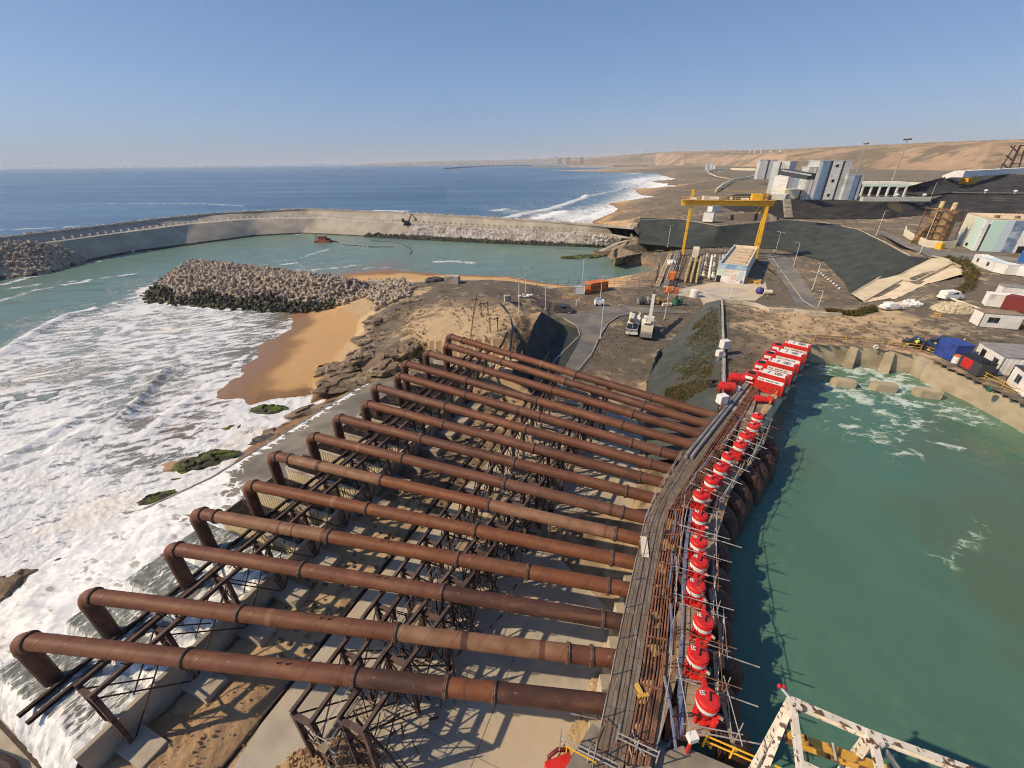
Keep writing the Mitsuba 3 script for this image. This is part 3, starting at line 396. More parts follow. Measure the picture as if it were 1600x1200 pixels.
# ---------------------------------------------------------------- the sea: uv = foam (0..1), tone (0 blue, 1 green, 2 sandy) / 2
SEA = [(-9409.61, 8781.15, -5, 0, 0), (-4626.16, 8671.79, -5, 0, 0), (19.76, 4281.3, -5, 0, 0), (-972.95, 888.3, -5, 0.02, 0), (-473.72, 421.26, -5, .04, .12), (-353.7, 642.35, -5, .02, .04), (-128.09, 964.03, -5, 0, 0), (-69.19, 509.21, -5, .05, .1), (3.06, 728.19, -5, .03, .05), (-335.95, 292.36, -5, .08, .25), (-303.1, 432.7, -5, .05, .15), (-149.26, 447.31, -5, .1, .15), (149.14, 1055.58, -5, .03, .1), (524.55, 2527.13, -5, .02, .1), (11.46, 356.7, -5, .2, .5), (29.92, 401.68, -5, .5, .8), (54.59, 374.91, -5, .6, 1), (49.85, 427.55, -5, .3, .5), (97.51, 454.11, -5, .55, .9), (103.7, 559.94, -5, .2, .4), (167.79, 701.16, -5, .3, .5), (161.85, 572.88, -5, .62, .9), (271.49, 1025.79, -5, .5, .5), (281.45, 878.17, -5, .62, 1), (510.65, 1682.58, -5, .3, .6), (71.41, 351.73, -5, .55, 1.5), (85.91, 372.16, -5, .8, 1.3), (48.92, 334.05, -5, .5, 1.7), (60.53, 318.95, -5, .35, 1.9), (364.79, 1073.77, -5, .7, 1), (-197.81, 225.02, -5, .04, 1), (-182.96, 252.4, -5, .03, 1), (-143.1, 285.23, -5, .05, 1), (-68.36, 235.97, -5, .03, 1), (-34.83, 243.87, -5, .02, 1), (0.77, 241.82, -5, .02, 1.05), (26.6, 173.38, -5, .04, 1), (52.45, 172.27, -5, .02, 1), (32.12, 213.14, -5, .02, 1), (-70.84, 200.24, -5, .12, 1.3), (-56.98, 192.79, -5, .1, 1.7), (-26.9, 182.63, -5, .05, 1.2), (0.46, 176.75, -5, .05, 1.2), (-87.36, 196.88, -5, .25, 1.2), (-105.68, 204.76, -5, .25, 1.1), (-123.07, 221.16, -5, .2, 1), (-207.73, 172.41, -5, .06, 1), (-203.36, 195.57, -5, .04, 1), (-172.22, 152.28, -5, .12, 1), (-158.47, 160.62, -5, .06, 1), (-155.46, 123.51, -5, .10, 1), (-152.13, 136.23, -5, .08, 1), (-135.58, 104.91, -5, .2, 1), (-141.1, 143.15, -5, .12, 1), (-157.33, 181.26, -5, .1, 1), (-129.74, 142.75, -5, .5, 1.1), (-124.25, 94.3, -5, .62, 1), (-127.45, 106.98, -5, .60, 1), (-125.47, 122.59, -5, .58, 1), (-121.71, 135.21, -5, .72, 1.1), (-100, 127.88, -5, .6, 1.2), (-85.7, 127.42, -5, .6, 1.3), (-102.77, 106.31, -5, .55, 1.1), (-85.64, 101.38, -5, .6, 1.3), (-104.85, 90.18, -5, .52, 1), (-86.78, 86.33, -5, .55, 1.2), (-103.5, 74.89, -5, .6, 1), (-90.31, 74.62, -5, .6, 1), (-75.58, 101.12, -5, .62, 1.5), (-76.33, 121.08, -5, .5, 1.6), (-66.95, 110.09, -5, .4, 1.8), (-68.57, 120.84, -5, .35, 1.8), (-64.95, 96.71, -5, .5, 1.8), (-64.04, 85.81, -5, .7, 1.8), (-93.14, 65.2, -5, .72, 1), (-90.55, 69.65, -5, .72, 1), (-80.59, 69.45, -5, .66, 1.3), (-73.15, 69.31, -5, .45, 1.6), (-76.17, 79.87, -5, .40, 1.7), (-72.77, 82.81, -5, .55, 1.7), (-66.51, 79.66, -5, .75, 1.8), (-65.27, 66.86, -5, .45, 1.9), (-66.23, 60.66, -5, .5, 1.7), (-73.45, 58.9, -5, .7, 1.5), (-62.87, 66.82, -5, .6, 1.9), (-61.76, 60.58, -5, .75, 1.8), (-59.26, 66.75, -5, .5, 1.9), (-52.98, 62.39, -5, .6, 1.8), (-56.85, 56.81, -5, .5, 1.9), (-57.45, 53.46, -5, .5, 1.8), (-51.44, 55.01, -5, .7, 1.6), (-48.38, 58.46, -5, .8, 1.5), (-45.03, 62.25, -5, .85, 1.5), (-48.53, 68.82, -5, .8, 1.6), (-38.75, 68.63, -5, .9, 1.4), (-77.63, 50.69, -5, .8, 1), (-71.24, 52.11, -5, .8, 1.2), (-61.92, 50.45, -5, .72, 1.4), (-66.56, 40.34, -5, .93, 1), (-60.3, 42.52, -5, .95, 1), (-52.58, 43.6, -5, .93, 1.1), (-51.96, 47.46, -5, .8, 1.3), (-48.26, 50.24, -5, .95, 1.2), (-44.78, 52.46, -5, 1, 1.2), (-50.44, 25.26, -5, 1, 1), (-50.94, 32.5, -5, 1, 1), (-47.28, 36.98, -5, 1, 1), (-39.79, 15.29, -5, 1, 1), (-49.76, 15.37, -5, 1, 1), (-73.02, 32.76, -5, .9, 1), (-106.31, 57.65, -5, .6, 1), (-196.04, 124.75, -5, .1, .9), (-31.48, 36.78, -5, 1, 1), (-30.12, 53.02, -5, 1, 1), (-25.46, 73.28, -5, 1, 1)]
SE = np.array(SEA, float); SE[:, 4] = SE[:, 4]
ring = np.array([(r * math.sin(a), r * math.cos(a), -5, 0, 0 if r > 2000 else 0.3) for r in (1500.0, 40000.0) for a in np.radians(np.arange(-180, 180, 10))])
ring = ring[~((np.linalg.norm(ring[:, :2], axis=1) < 2000) & (np.abs(np.degrees(np.arctan2(ring[:, 0], ring[:, 1]))) < 60))]
SE = np.vstack([SE, ring, [(-60, -40, -5, 1, 1), (-150, -60, -5, .5, 1), (0, -80, -5, 1, 1)]])
LOGR = lambda p: np.c_[np.arctan2(p[:, 0], p[:, 1]) * 100, np.log(np.maximum(np.linalg.norm(p[:, :2], axis=1), 1)) * 60]
SEAI = LinearNDInterpolator(LOGR(SE), SE[:, 3:5]); SEAN = NearestNDInterpolator(LOGR(SE), SE[:, 3:5])
LINES = [  # crests and drifting streaks: world polyline, half width, foam, rise
    ([(-123.77, 83.33), (-126.36, 96.28), (-131, 107.08), (-135.88, 118.36), (-138.04, 127.83), (-134.43, 132.91)], 1.6, 0.9, 0.8), ([(-134.43, 132.91), (-134.28, 142.91), (-131.32, 149.13)], 1.3, .6, .3), ([(-177.82, 144.43), (-179.43, 159.58), (-172.63, 170.98), (-164.91, 183.92)], 1.0, .62, 0), ([(-200.97, 166.08), (-203.26, 180.93), (-196.53, 185.3)], 1.0, .7, 0), ([(-183.37, 171.42), (-170.11, 174.04), (-162.05, 183.8)], .9, .75, 0), ([(-192.09, 160.06), (-187.28, 167.51)], 1, .6, 0),
    ([(-202.9, 206.54), (-200.67, 228.6), (-191.34, 259.31), (-167.4, 292.22), (-140.85, 298.9)], .8, .6, 0), ([(-71.65, 67.43), (-74.93, 76.44), (-77.66, 86.12), (-75.45, 87.75)], 1.2, .5, .9), ([(-75.01, 57.12), (-74.36, 62.38), (-72.77, 65.9), (-70.68, 69.26)], 1.4, .75, .7), ([(-80.65, 53.52), (-80.04, 59.01), (-80.12, 64.96)], 1.5, .75, .6), ([(-89.99, 121.5), (-82.91, 124.25), (-84.11, 132.6)], 1.2, .8, .3),
    ([(-64.5, 69.14), (-63.5, 74.07), (-63.76, 79.6), (-63.31, 85.79), (-64.44, 94.34)], 1.1, .97, .15), ([(-64.44, 94.34), (-63.57, 100.8), (-63.37, 109.99), (-62.59, 114.05)], .5, .85, .05), ([(-63.36, 59.09), (-63.65, 64.66), (-63.99, 71.04), (-63.5, 74.07)], 1.3, .95, .3), ([(-62.58, 75.64), (-56.3, 76.05), (-47.96, 75.07), (-39.36, 76.24), (-32.34, 78.91)], 1.0, .95, 0), ([(-62.1, 71.01), (-54.38, 68.47), (-49.75, 68.85), (-45.03, 71.65), (-40.64, 73.08)], .8, .9, 0), ([(-57.07, 58.61), (-49.41, 56.69), (-46.71, 65.41), (-39.97, 68.66), (-35.72, 73.5)], 1.4, .97, 0.1), ([(-45.35, 50.19), (-42, 56.56), (-34.59, 70.46), (-27.92, 91.19)], 1.4, 1.0, 0.1),
    ([(-131.32, 149.13), (-138.88, 158.03), (-138.53, 161.72)], 1.6, .95, 0), ([(-128.24, 144.23), (-115.17, 137.82), (-96.77, 132.34), (-85.29, 134)], 1.6, .9, .1),
    ([(-544.12, 581.79), (-477.07, 573.89), (-373.37, 561.66), (-302.87, 519.53)], 3.5, .55, 0), ([(-377.06, 330.82), (-357.41, 339.65), (-337.83, 349.01)], 3, .7, 0), ([(-520.44, 464.96), (-504.85, 518.13)], 6, .3, 0), ([(-104.23, 215.32), (-102.64, 226.91), (-100.14, 237.73)], 1.5, .7, 0), ([(-106.7, 200.54), (-101.29, 203.11)], 1.5, .85, 0), ([(-87.06, 189.02), (-76.97, 192.41), (-69.95, 197.42)], 1.2, .7, 0), ([(-35.54, 202.81), (-29.67, 203.98), (-17.19, 199.07)], 1.4, .7, 0), ([(-148.35, 296.54), (-118.8, 297.4)], 1.2, .6, 0), ([(-64.53, 189.26), (-55.18, 191.4)], 1.0, .8, 0),
    ([(-134.89, 452.12), (-104.22, 442.84)], 5, .85, 0), ([(-16.67, 434.15), (-4.59, 451.63)], 5, .7, .6), ([(-8.88, 358.38), (12.77, 398.09), (38.93, 440.8), (66.2, 509.84), (97.18, 592.56)], 4, .95, 2.2), ([(97.18, 592.56), (158.43, 702.7), (260.93, 935.68), (358.33, 1202.11)], 6, .5, 2.0), ([(3.72, 345.25), (28.16, 377.22), (49.85, 427.55)], 7, .95, .6), ([(204.16, 727.79), (274.29, 855.31), (349.37, 1006.83)], 9, 1, .5), ([(39.46, 334.8), (73.7, 392.49), (121.18, 472.47), (158.59, 533.65), (184.17, 580.62)], 6, .9, .4), ([(417.14, 1721.81), (533.06, 1885.25), (691.18, 2233.99)], 12, .8, .5), ([(282.05, 1095.31), (363.69, 1249.47), (460.67, 1389.65)], 9, .85, .5)]
LIFT = lambda z: z
def seg_dist(p, pl):
    d = np.full(len(p), 1e9)
    for a, b in zip(np.array(pl[:-1]), np.array(pl[1:])):
        ab = b - a; t = np.clip(((p - a) @ ab) / (ab @ ab), 0, 1); d = np.minimum(d, np.linalg.norm(p - a - t[:, None] * ab, axis=1))
    return d
def sea_mesh(a0, a1, na, r0, r1, nr):
    xy, f = polar(a0, a1, na, r0, r1, nr); k = SEAI(LOGR(xy)); bad = np.isnan(k[:, 0])
    if bad.any(): k[bad] = SEAN(LOGR(xy[bad]))
    r = np.linalg.norm(xy, axis=1); near = np.clip((420 - r) / 150, 0, 1)
    w = 1 + 1.5 * nz(xy, 14, 3, 6.6); u = np.where(k[:, 0] > 0.25, np.minimum(k[:, 0] + 0.15 * np.clip((k[:, 0] - 0.25) / 0.2, 0, 1), 1.0), k[:, 0]) + 0.25 * near * nz(xy, 16, 4, 8.8) * (k[:, 0] > 0.15)
    ang = 0.45; s = np.c_[xy[:, 0] * math.cos(ang) + xy[:, 1] * math.sin(ang), (xy[:, 1] * math.cos(ang) - xy[:, 0] * math.sin(ang)) * 2.6]
    z = -5 + near * (0.55 * nz(s, 9, 4, 1.9) + 0.5 * np.clip(k[:, 0], 0, 1) * nz(xy, 2.6, 3, 2.4)) + (1 - near) * 0.9 * nz(s, 60, 4, 3.9) * np.clip(4000 / r, 0, 1)
    for pl, hw, foam, rise in LINES:
        lo, hi = np.min(pl, 0) - 40, np.max(pl, 0) + 40; m = ((xy > lo) & (xy < hi)).all(1)
        if not m.any(): continue
        d = seg_dist(xy[m], pl) / (hw * np.clip(w[m], 0.45, 2)); g = np.exp(-d * d)
        u[m] = np.maximum(u[m], foam * np.clip(1.6 * g, 0, 1)); z[m] += rise * g
    dep = -5 - land(xy)[:, 0]; sh = np.exp(-(np.clip(dep, 0, 9) / .28) ** 2) * (r < 330) * (dep < 1.2); u = np.maximum(u, sh * np.clip(.62 + .5 * nz(xy, 5, 3, 9.1), .2, .95) * np.where(xy[:, 1] > 150, .45, 1.0))
    return np.c_[xy, z], f, np.c_[np.clip(u, 0, 1), np.clip(k[:, 1] / 2, 0, 1)]
def sea_color(p, uv):
    u, tone = uv.x, uv.y * 2
    ca, sa = math.cos(0.45), math.sin(0.45)
    x, y = p.x * ca + p.y * sa, p.y * ca - p.x * sa
    wob = fbm(x * 0.11, y * 0.11, 0.0, 3)
    lace = fbm(x * 0.42 + 3 * wob, y * 1.0, 0.0, 5); d1, d2, _ = voronoi(x * 0.8 + 2.2 * lace, y * 1.25 + 2.2 * wob); e1, e2, _ = voronoi(x * 2.1 + 3 * lace, y * 2.6)
    web = dr.maximum(1 - smoothstep(0.0, 0.26, d2 - d1), 0.8 * (1 - smoothstep(0.0, 0.3, e2 - e1)))
    pat = 0.55 * smoothstep(0.22, 0.78, lace) + 0.45 * web * smoothstep(0.2, 0.55, wob)
    t = 1 - u
    foam = smoothstep(t - 0.13, t + 0.17, pat) * smoothstep(0.03, 0.16, u)
    return foam, tone, lace, wob
def sea_fn(p, n, uv):
    foam, tone, lace, wob = sea_color(p, uv)
    slick = fbm(p.x * 0.0035 + 2, p.y * 0.016, 0.0, 5)
    deep = mix((0.012, 0.060, 0.130), (0.035, 0.105, 0.18), smoothstep(0.45, 0.75, slick))
    green = mix((0.105, 0.185, 0.158), (0.14, 0.22, 0.185), wob)
    sandy = mix((0.16, 0.125, 0.085), (0.21, 0.165, 0.115), lace)
    k = mix(mix(deep, green, smoothstep(0.12, 1.0, tone)), sandy, smoothstep(1.15, 1.95, tone))
    k = mix(k, mix((0.24, 0.28, 0.255), (0.33, 0.35, 0.32), lace), 0.75 * smoothstep(0.25, 0.75, uv.x) * smoothstep(2.0, 1.2, tone))   # milky, aerated water between the foam
    cream = smoothstep(0.60, 0.72, fbm(p.x * 0.07 + 1, p.y * 0.07, 0.0, 4))
    thick = smoothstep(0.32, 0.66, 0.6 * fbm(x * 0.55, y * 1.2, 3.0, 4) + 0.4 * fbm(x * 2.2, y * 3.4, 8.0, 4))
    white = mix(mix((0.58, 0.625, 0.655), (0.84, 0.855, 0.865), thick), (0.74, 0.67, 0.53), 0.35 * cream)
    return mix(k, white, foam)
def sea_rough(p, n, uv):
    foam, *_ = sea_color(p, uv); return 0.22 + 0.6 * foam
def sea_bump(p, n, uv):
    foam, tone, lace, wob = sea_color(p, uv)
    r = dr.sqrt(p.x * p.x + p.y * p.y); fade = 1 / (1 + dr.square(r / 260))
    return (0.16 * fbm(p.x * 0.7, p.y * 1.5, 0.0, 4) + foam * (0.16 * lace + 0.30 * fbm(p.x * 1.3, p.y * 1.3, 5.0, 4))) * fade + 0.5 * fbm(p.x * 0.06, p.y * 0.20, 1.0, 3)
mat('sea', {'type': 'bumpmap', 'arbitrary': proc(sea_bump, 0.06), 'scale': 1.0, 'b': {'type': 'principled', 'base_color': proc(sea_fn), 'roughness': proc(sea_rough), 'specular': 0.32}})
v, f, uvs = sea_mesh(-104, 62, 900, 8, 40000, 760)
struct('sea', (v, f), 'mat_sea', True, uv=uvs)

# the air over it all
scene['haze_air'] = {'type': 'homogeneous', 'albedo': {'type': 'rgb', 'value': [0.87, 0.93, 0.985]}, 'sigma_t': 7.5e-5}

# ---------------------------------------------------------------- the pipe field; s runs along the trestle rows, t across them towards the basin
ROW = math.atan2(E1[1], E1[0])
PZ, PR = 7.4, 0.555
ENDS_L = [(-33.86, 17.61, 7.4), (-32.29, 20.96, 7.4), (-29.04, 25.34, 7.4), (-29.55, 29.41, 7.4), (-26.77, 33.25, 7.4), (-26.8, 38.1, 7.4), (-23.99, 41.79, 7.4), (-22.43, 45.89, 7.4), (-19.9, 49.4, 7.4), (-19.96, 54.19, 7.4), (-17.49, 57.89, 7.4), (-17.39, 62.31, 7.4), (-14.58, 66.4, 7.4), (-11.64, 69.75, 7.4), (-11.75, 74.13, 7.4)]
ENDS_R = [(5.37, 13.4, 7.4), (6.47, 15.99, 7.4), (7.55, 18.44, 7.4), (8.58, 20.99, 7.4), (9.83, 23.33, 7.4), (11.05, 25.65, 7.4), (12.29, 28.04, 7.4), (12.89, 30.92, 7.4), (14.55, 33.11, 7.4), (16.34, 34.99, 7.4), (18.21, 37.02, 7.4), (20.3, 39.22, 7.4), (22.27, 41.23, 7.4), (23.87, 43.26, 7.4), (25.52, 45.29, 7.4)]
JOINTS = [[12.4, 24, 29.8, 32.8], [12.7, 24.4, 36.1, 37.6], [12.4, 24.1, 35.9], [2.3, 13.9, 25.6, 31.4, 37.6], [13.6, 24.3, 36], [2.5, 14.1, 25.8, 37.5], [12.8, 24.8, 36.4], [12.8, 24.6, 36.4], [12.7, 24.7, 36.4], [12.6, 24.5, 39.2], [12.9, 24.4, 36.1, 39.3], [12.6, 24.4, 36.2], [12.6, 24.6, 36.3], [12.6, 24.4, 36.2], [3.8, 14.9, 27.3, 39]]
TONES = [[0, 0, 1, 3, 1], [0, 0, 2, 4, 0], [0, 0, 1, 1], [0, 2, 3, 0, 3, 3], [3, 3, 3, 3], [3, 2, 3, 2, 3], [0, 4, 5, 4], [4, 6, 4, 7], [0, 4, 6, 4], [5, 0, 4, 6], [7, 4, 4, 5, 6], [4, 6, 0, 4], [5, 4, 7, 6], [4, 0, 6, 4], [4, 7, 0, 6, 4]]
NAMES = ['nearest', 'second', 'third', 'fourth', 'fifth', 'sixth', 'seventh', 'eighth', 'ninth', 'tenth', 'eleventh', 'twelfth', 'thirteenth', 'fourteenth', 'farthest']
def skin(pts, r, n=26):
    """A pipe's skin along pts with uv: u round it, v metres along it."""
    pts = [P3(p) for p in pts]; V, UV, F = [], [], []; length = 0; a = None
    for k, p in enumerate(pts):
        d = pts[min(k + 1, len(pts) - 1)] - pts[max(k - 1, 0)]; d /= np.linalg.norm(d)
        if a is None: a = np.cross(d, (0, 0, 1)) if abs(d[2]) < 0.95 else np.array([1.0, 0, 0])
        a = a - d * (a @ d); a /= np.linalg.norm(a); b = np.cross(d, a); t = np.arange(n + 1) * 2 * PI / n
        if k: length += np.linalg.norm(p - pts[k - 1])
        V.append(p + r * (np.cos(t)[:, None] * a + np.sin(t)[:, None] * b)); UV.append(np.c_[t / 2 / PI, np.full(n + 1, length)])
    i = np.arange(n)
    for k in range(len(pts) - 1): F.append(np.c_[i + k * (n + 1), i + 1 + k * (n + 1), i + 1 + (k + 1) * (n + 1), i + (k + 1) * (n + 1)])
    return (np.vstack(V), np.vstack(F)), np.vstack(UV)
def flange(p, d, bolts, w=0.15, R=0.665):
    m = MB(); p, d = P3(p), P3(d)
    for k in (-1, 1): m.tube(p + d * (k * (w / 4 + 0.012) - w / 4), p + d * (k * (w / 4 + 0.012) + w / 4), R, 28)
    if bolts:
        a = np.cross(d, (0, 0, 1)); a = a / np.linalg.norm(a) if np.linalg.norm(a) > 1e-6 else np.array([1.0, 0, 0]); b = np.cross(d, a)
        for t in np.arange(24) * 2 * PI / 24:
            q = p + (a * math.cos(t) + b * math.sin(t)) * (R - 0.055); m.tube(q - d * (w / 2 + 0.07), q + d * (w / 2 + 0.07), 0.032, 5)
    return m
AXES = []
for i in range(15):
    A, B = P3(ENDS_L[i]), P3(ENDS_R[i]); A, B = A[:3], B[:3]; d = (B - A) / np.linalg.norm(B - A); L = np.linalg.norm(B - A); B = A + d * (L + 1.2); AXES.append((A, d, L + 1.2))
    k = thing('discharge_pipe', f'{NAMES[i]} rusty steel pipe across the trestles, {NAMES[i]} of the fifteen counted from the camera', 'pipe', 'rusty pipes from the basin to the sea')
    cuts = [0.75] + JOINTS[i] + [L + 1.2]
    for j, (a, b) in enumerate(zip(cuts[:-1], cuts[1:])):
        m, uv = skin([A + d * a, A + d * b], PR); part(k, 'section', m, f'mat_rust_{TONES[i][j]}', True, uv=uv)
    arc = [A + d * 0.75] + [A + d * 0.75 + (-d * math.sin(w) * 0.95) + np.array([0, 0, -0.95 * (1 - math.cos(w))]) for w in np.radians([18, 36, 54, 72, 90])]
    m, uv = skin(arc, PR * 1.03, 26); part(k, 'elbow', m, f'mat_rust_{4 if i > 4 else 0}', 28 if False else True, uv=uv)
    foot = arc[-1].copy(); foot[2] = 1.1
    m, uv = skin([arc[-1], foot], PR); part(k, 'outlet_leg', m, 'mat_rust_1', True, uv=uv)
    part(k, 'flange', flange(A + d * 0.8, d, i < 6), 'mat_flange', 30)
    part(k, 'weld_collar', flange(arc[-1] - np.array([0, 0, 0.1]), (0, 0, 1.0), False, 0.06, 0.60), 'mat_flange', 30)
    for s in JOINTS[i]: part(k, 'flange', flange(A + d * s, d, i < 8), 'mat_flange', 30)
    rr_ = np.random.default_rng(100 + i)
    for s in rr_.uniform(3, L - 3, 3): part(k, 'repair_band', MB().tube(A + d * s, A + d * (s + rr_.uniform(.12, .5)), PR + .012, 26, cap=False), f'mat_rust_{rr_.integers(0, 8)}', 30)
    for s in ([7.9, 8.5] if i < 4 else []): part(k, 'vent_stub', MB().tube(A + d * (s + 11) + np.array([0, 0, 0.5]), A + d * (s + 11) + np.array([0, 0, 0.78]), 0.05, 6), 'mat_flange')
def crossing(i, t_of_s):
    """Where pipe i crosses the row line t = t_of_s(s)."""
    A, d, L = AXES[i]; best = None
    for u in np.linspace(0, L, 400):
        q = (A + d * u)[:2] - ORG; s, t = q @ E1, q @ E2
        if best is None or abs(t - t_of_s(s)) < best[0]: best = (abs(t - t_of_s(s)), s, u)
    return best[1], best[2]

# ---------------------------------------------------------------- apron, stilling boxes and the water that falls from them
def runs(name, dry, lo):
    """Water running along uv.y (metres), uv.x metres across."""
    def fn(p, n, uv):
        st = 0.55 * fbm(uv.x * 3.1, uv.y * 0.5, 1.0, 4) + 0.45 * fbm(uv.x * 1.2, uv.y * 1.0, 5.0, 4)
        f = smoothstep(lo - 0.07, lo + 0.10, st)
        return mix(dry, mix((0.66, 0.69, 0.68), (0.83, 0.83, 0.80), fbm(uv.x * 4, uv.y * 1.5, 2.0, 3)), f)
    return mat(name, bumped(principled(proc(fn), 0.32, 0.4), lambda p, n, uv: 0.6 * fbm(uv.x * 3.1, uv.y * 0.6, 1.0, 4) + 0.4 * fbm(uv.x * 2, uv.y * 2, 3.0, 3), 0.25, 0.03))
runs('spent_water', (0.06, 0.11, 0.10), 0.70)
def apron_fn(p, n, uv):
    base = mix((0.155, 0.142, 0.118), (0.215, 0.196, 0.16), smoothstep(0.3, 0.7, fbm(p.x * 0.5, p.y * 0.5, 0.0, 4)))
    base = mix(base, (0.10, 0.095, 0.08), 0.6 * smoothstep(0.55, 0.7, fbm(p.x * 0.16, p.y * 0.16, 4.0, 4)))
    ss, tt = p.x * 0.386 + p.y * 0.9225, p.x * 0.9225 - p.y * 0.386
    lace = fbm(ss * 1.4, tt * 0.42, 0.0, 4); d1, d2, _ = voronoi(ss * 0.9 + lace, tt * 0.5 + lace)
    pat = 0.6 * smoothstep(0.25, 0.75, lace) + 0.4 * (1 - smoothstep(0.0, 0.3, d2 - d1)); t = 1 - uv.x
    return mix(base, mix((0.58, 0.625, 0.655), (0.84, 0.855, 0.865), smoothstep(0.32, 0.66, 0.5 * fbm(ss * 0.8, tt * 0.5, 3.0, 4) + 0.5 * fbm(ss * 2.6, tt * 1.6, 8.0, 4))), smoothstep(t - 0.1, t + 0.15, pat) * smoothstep(0.02, 0.1, uv.x))
mat('apron_wet', bumped(principled(proc(apron_fn), 0.6, 0.4), lambda p, n, uv: fbm(p.x * 1.4, p.y * 1.4, p.z, 4) * (0.15 + uv.x), 0.12, 0.04))
q = av[:, :2] - ORG; S_, T_ = q @ E1, q @ E2
av[:, 2] = av[:, 2] + (0.5 * nz(av, 3.2, 3, 3.0) + .45 * nz(av, .9, 3, 5.0)) * np.clip((18 - S_) / 6, 0, 1)
wet = np.clip((17.5 + 0.55 * (-T_ - 11) - S_) / 4.5, 0, 1) + 0.9 * np.exp(-((np.linspace(0, 1, 90)[:, None].repeat(260, 1).ravel()) / 0.06) ** 2)
struct('apron', (av, af), 'mat_apron_wet', True, uv=np.c_[np.clip(wet + 0.35 * nz(av, 5, 3, 1.0) * (wet > 0.02), 0, 1), S_ * 0])
def apron_z(p):
    k = NearestNDInterpolator(av[::3, :2], av[::3, 2]); return k(p[:, 0], p[:, 1])
struct('toe_kerb', (lambda m: m)(MB().path([p + np.array([0, 0, 0.05]) for p in densify(SEAEDGE[4:10], 3)], 0.16, 6)), 'mat_concrete', 40)
corr = MB
BOX_Z, TL, TR = 2.4, -11.7, -0.28
for i in range(15):
    leg = -2.4 + 4.36 * i; s0, s1 = leg - 1.45, leg + 1.35; wet_box = i < 4
    k = thing('stilling_box', f'concrete box under the outlet of the {NAMES[i]} pipe, ' + ('drowned in running water' if wet_box else 'ribbed walls and bar grating'), 'outlet box', 'outlet boxes at the sea end of the pipes')
    m = MB()
    m.hexa(np.array([W(s0, TL, -1.5), W(s0, TR, -1.5), W(s0 + .25, TR, -1.5), W(s0 + .25, TL, -1.5)]), np.array([W(s0, TL, BOX_Z - .1), W(s0, TR, BOX_Z - .1), W(s0 + .25, TR, BOX_Z - .1), W(s0 + .25, TL, BOX_Z - .1)]))
    m.hexa(np.array([W(s1 - .25, TL, -1.5), W(s1 - .25, TR, -1.5), W(s1, TR, -1.5), W(s1, TL, -1.5)]), np.array([W(s1 - .25, TL, BOX_Z - .1), W(s1 - .25, TR, BOX_Z - .1), W(s1, TR, BOX_Z - .1), W(s1, TL, BOX_Z - .1)]))
    m.hexa(np.array([W(s0, TL - .25, -1.8), W(s0, TL, -1.8), W(s1, TL, -1.8), W(s1, TL - .25, -1.8)]), np.array([W(s0, TL - .25, BOX_Z - .1), W(s0, TL, BOX_Z - .1), W(s1, TL, BOX_Z - .1), W(s1, TL - .25, BOX_Z - .1)]))
    part(k, 'wall', m, 'mat_concrete')
    if not wet_box:
        rib = MB()
        for t in np.arange(TL + 0.2, TR, 0.42):
            rib.hexa(np.array([W(s0 - .14, t, -.9), W(s0 - .14, t + .22, -.9), W(s0 - .003, t + .22, -.9), W(s0 - .003, t, -.9)]), np.array([W(s0 - .14, t, BOX_Z), W(s0 - .14, t + .22, BOX_Z), W(s0 - .003, t + .22, BOX_Z), W(s0 - .003, t, BOX_Z)]))
        part(k, 'wall_rib', rib, 'mat_cream', kind='stuff')
        part(k, 'wall_coping', MB().bar(W(s0 - .05, TL, BOX_Z + .03), W(s0 - .05, TR, BOX_Z + .03), .32, .12), 'mat_concrete')
        bars = MB()
        for t in np.arange(TL + 0.3, -1.6, 0.3): bars.bar(W(s0 + .1, t, BOX_Z + .12), W(s1 - .05, t, BOX_Z + .12), .1, .12)
        part(k, 'grating', bars, 'mat_steel_dark', kind='stuff')
        pool = loft([W(s0 + .2, TL, 1.2), W(s0 + .2, TR, 1.2)], [W(s1 - .2, TL, 1.2), W(s1 - .2, TR, 1.2)], 24, 8)
        part(k, 'pool', pool, 'mat_spent_water', True, uv=np.c_[pool[0][:, 0], pool[0][:, 1]])
    for t in (-6.4, -5.3):
        part(k, 'skid_beam', MB().ibeam(W(s0 - .9, t + (leg * 0), BOX_Z + .32), W(s1 + 1.0, t, BOX_Z + .32), .24, .28), 'mat_steel_dark')
# the water that fills the first boxes, spills over their lips and churns between them
gs, gt = np.arange(-7.4, 18.2, .11), np.arange(-15.5, -.2, .11); S2, T2 = np.meshgrid(gs, gt, indexing='ij')
xy = ORG + S2[..., None] * E1 + T2[..., None] * E2; flat_xy = xy.reshape(-1, 2)
base = np.minimum(apron_at(flat_xy).reshape(S2.shape) + .45, .3 + .03 * T2); lip = np.full(S2.shape, -9.0); inside = np.zeros(S2.shape)
for i in range(4):
    leg = -2.4 + 4.36 * i; ds = np.maximum(np.abs(S2 - leg) - 1.5, 0); dt = np.maximum(-T2 + TL - .25, 0); d = np.hypot(ds, dt * .55); reach = 1.9 if i == 0 else 1.25
    drop = np.clip(d / reach, 0, 1); lip = np.maximum(lip, (BOX_Z + .12) - (BOX_Z + .12 - base) * drop ** 1.5 - 20 * (drop >= 1)); inside = np.maximum(inside, 1 - np.clip(d / .22, 0, 1))
wz = np.maximum(lip, base); rim = np.clip((S2 + 7.4) / .8, 0, 1) * np.clip((18.2 - S2) / 3, 0, 1)
n1 = nz(np.c_[S2.ravel() * 1.0, T2.ravel() * .6], .75, 4, 2.7).reshape(S2.shape); n2 = nz(flat_xy, 2.4, 3, 6.1).reshape(S2.shape)
wz += (1 - inside) * (.55 * n1 + .5 * n2) * rim + inside * (.30 * n1 + .1 * n2); wz = wz - (1 - rim) * .8
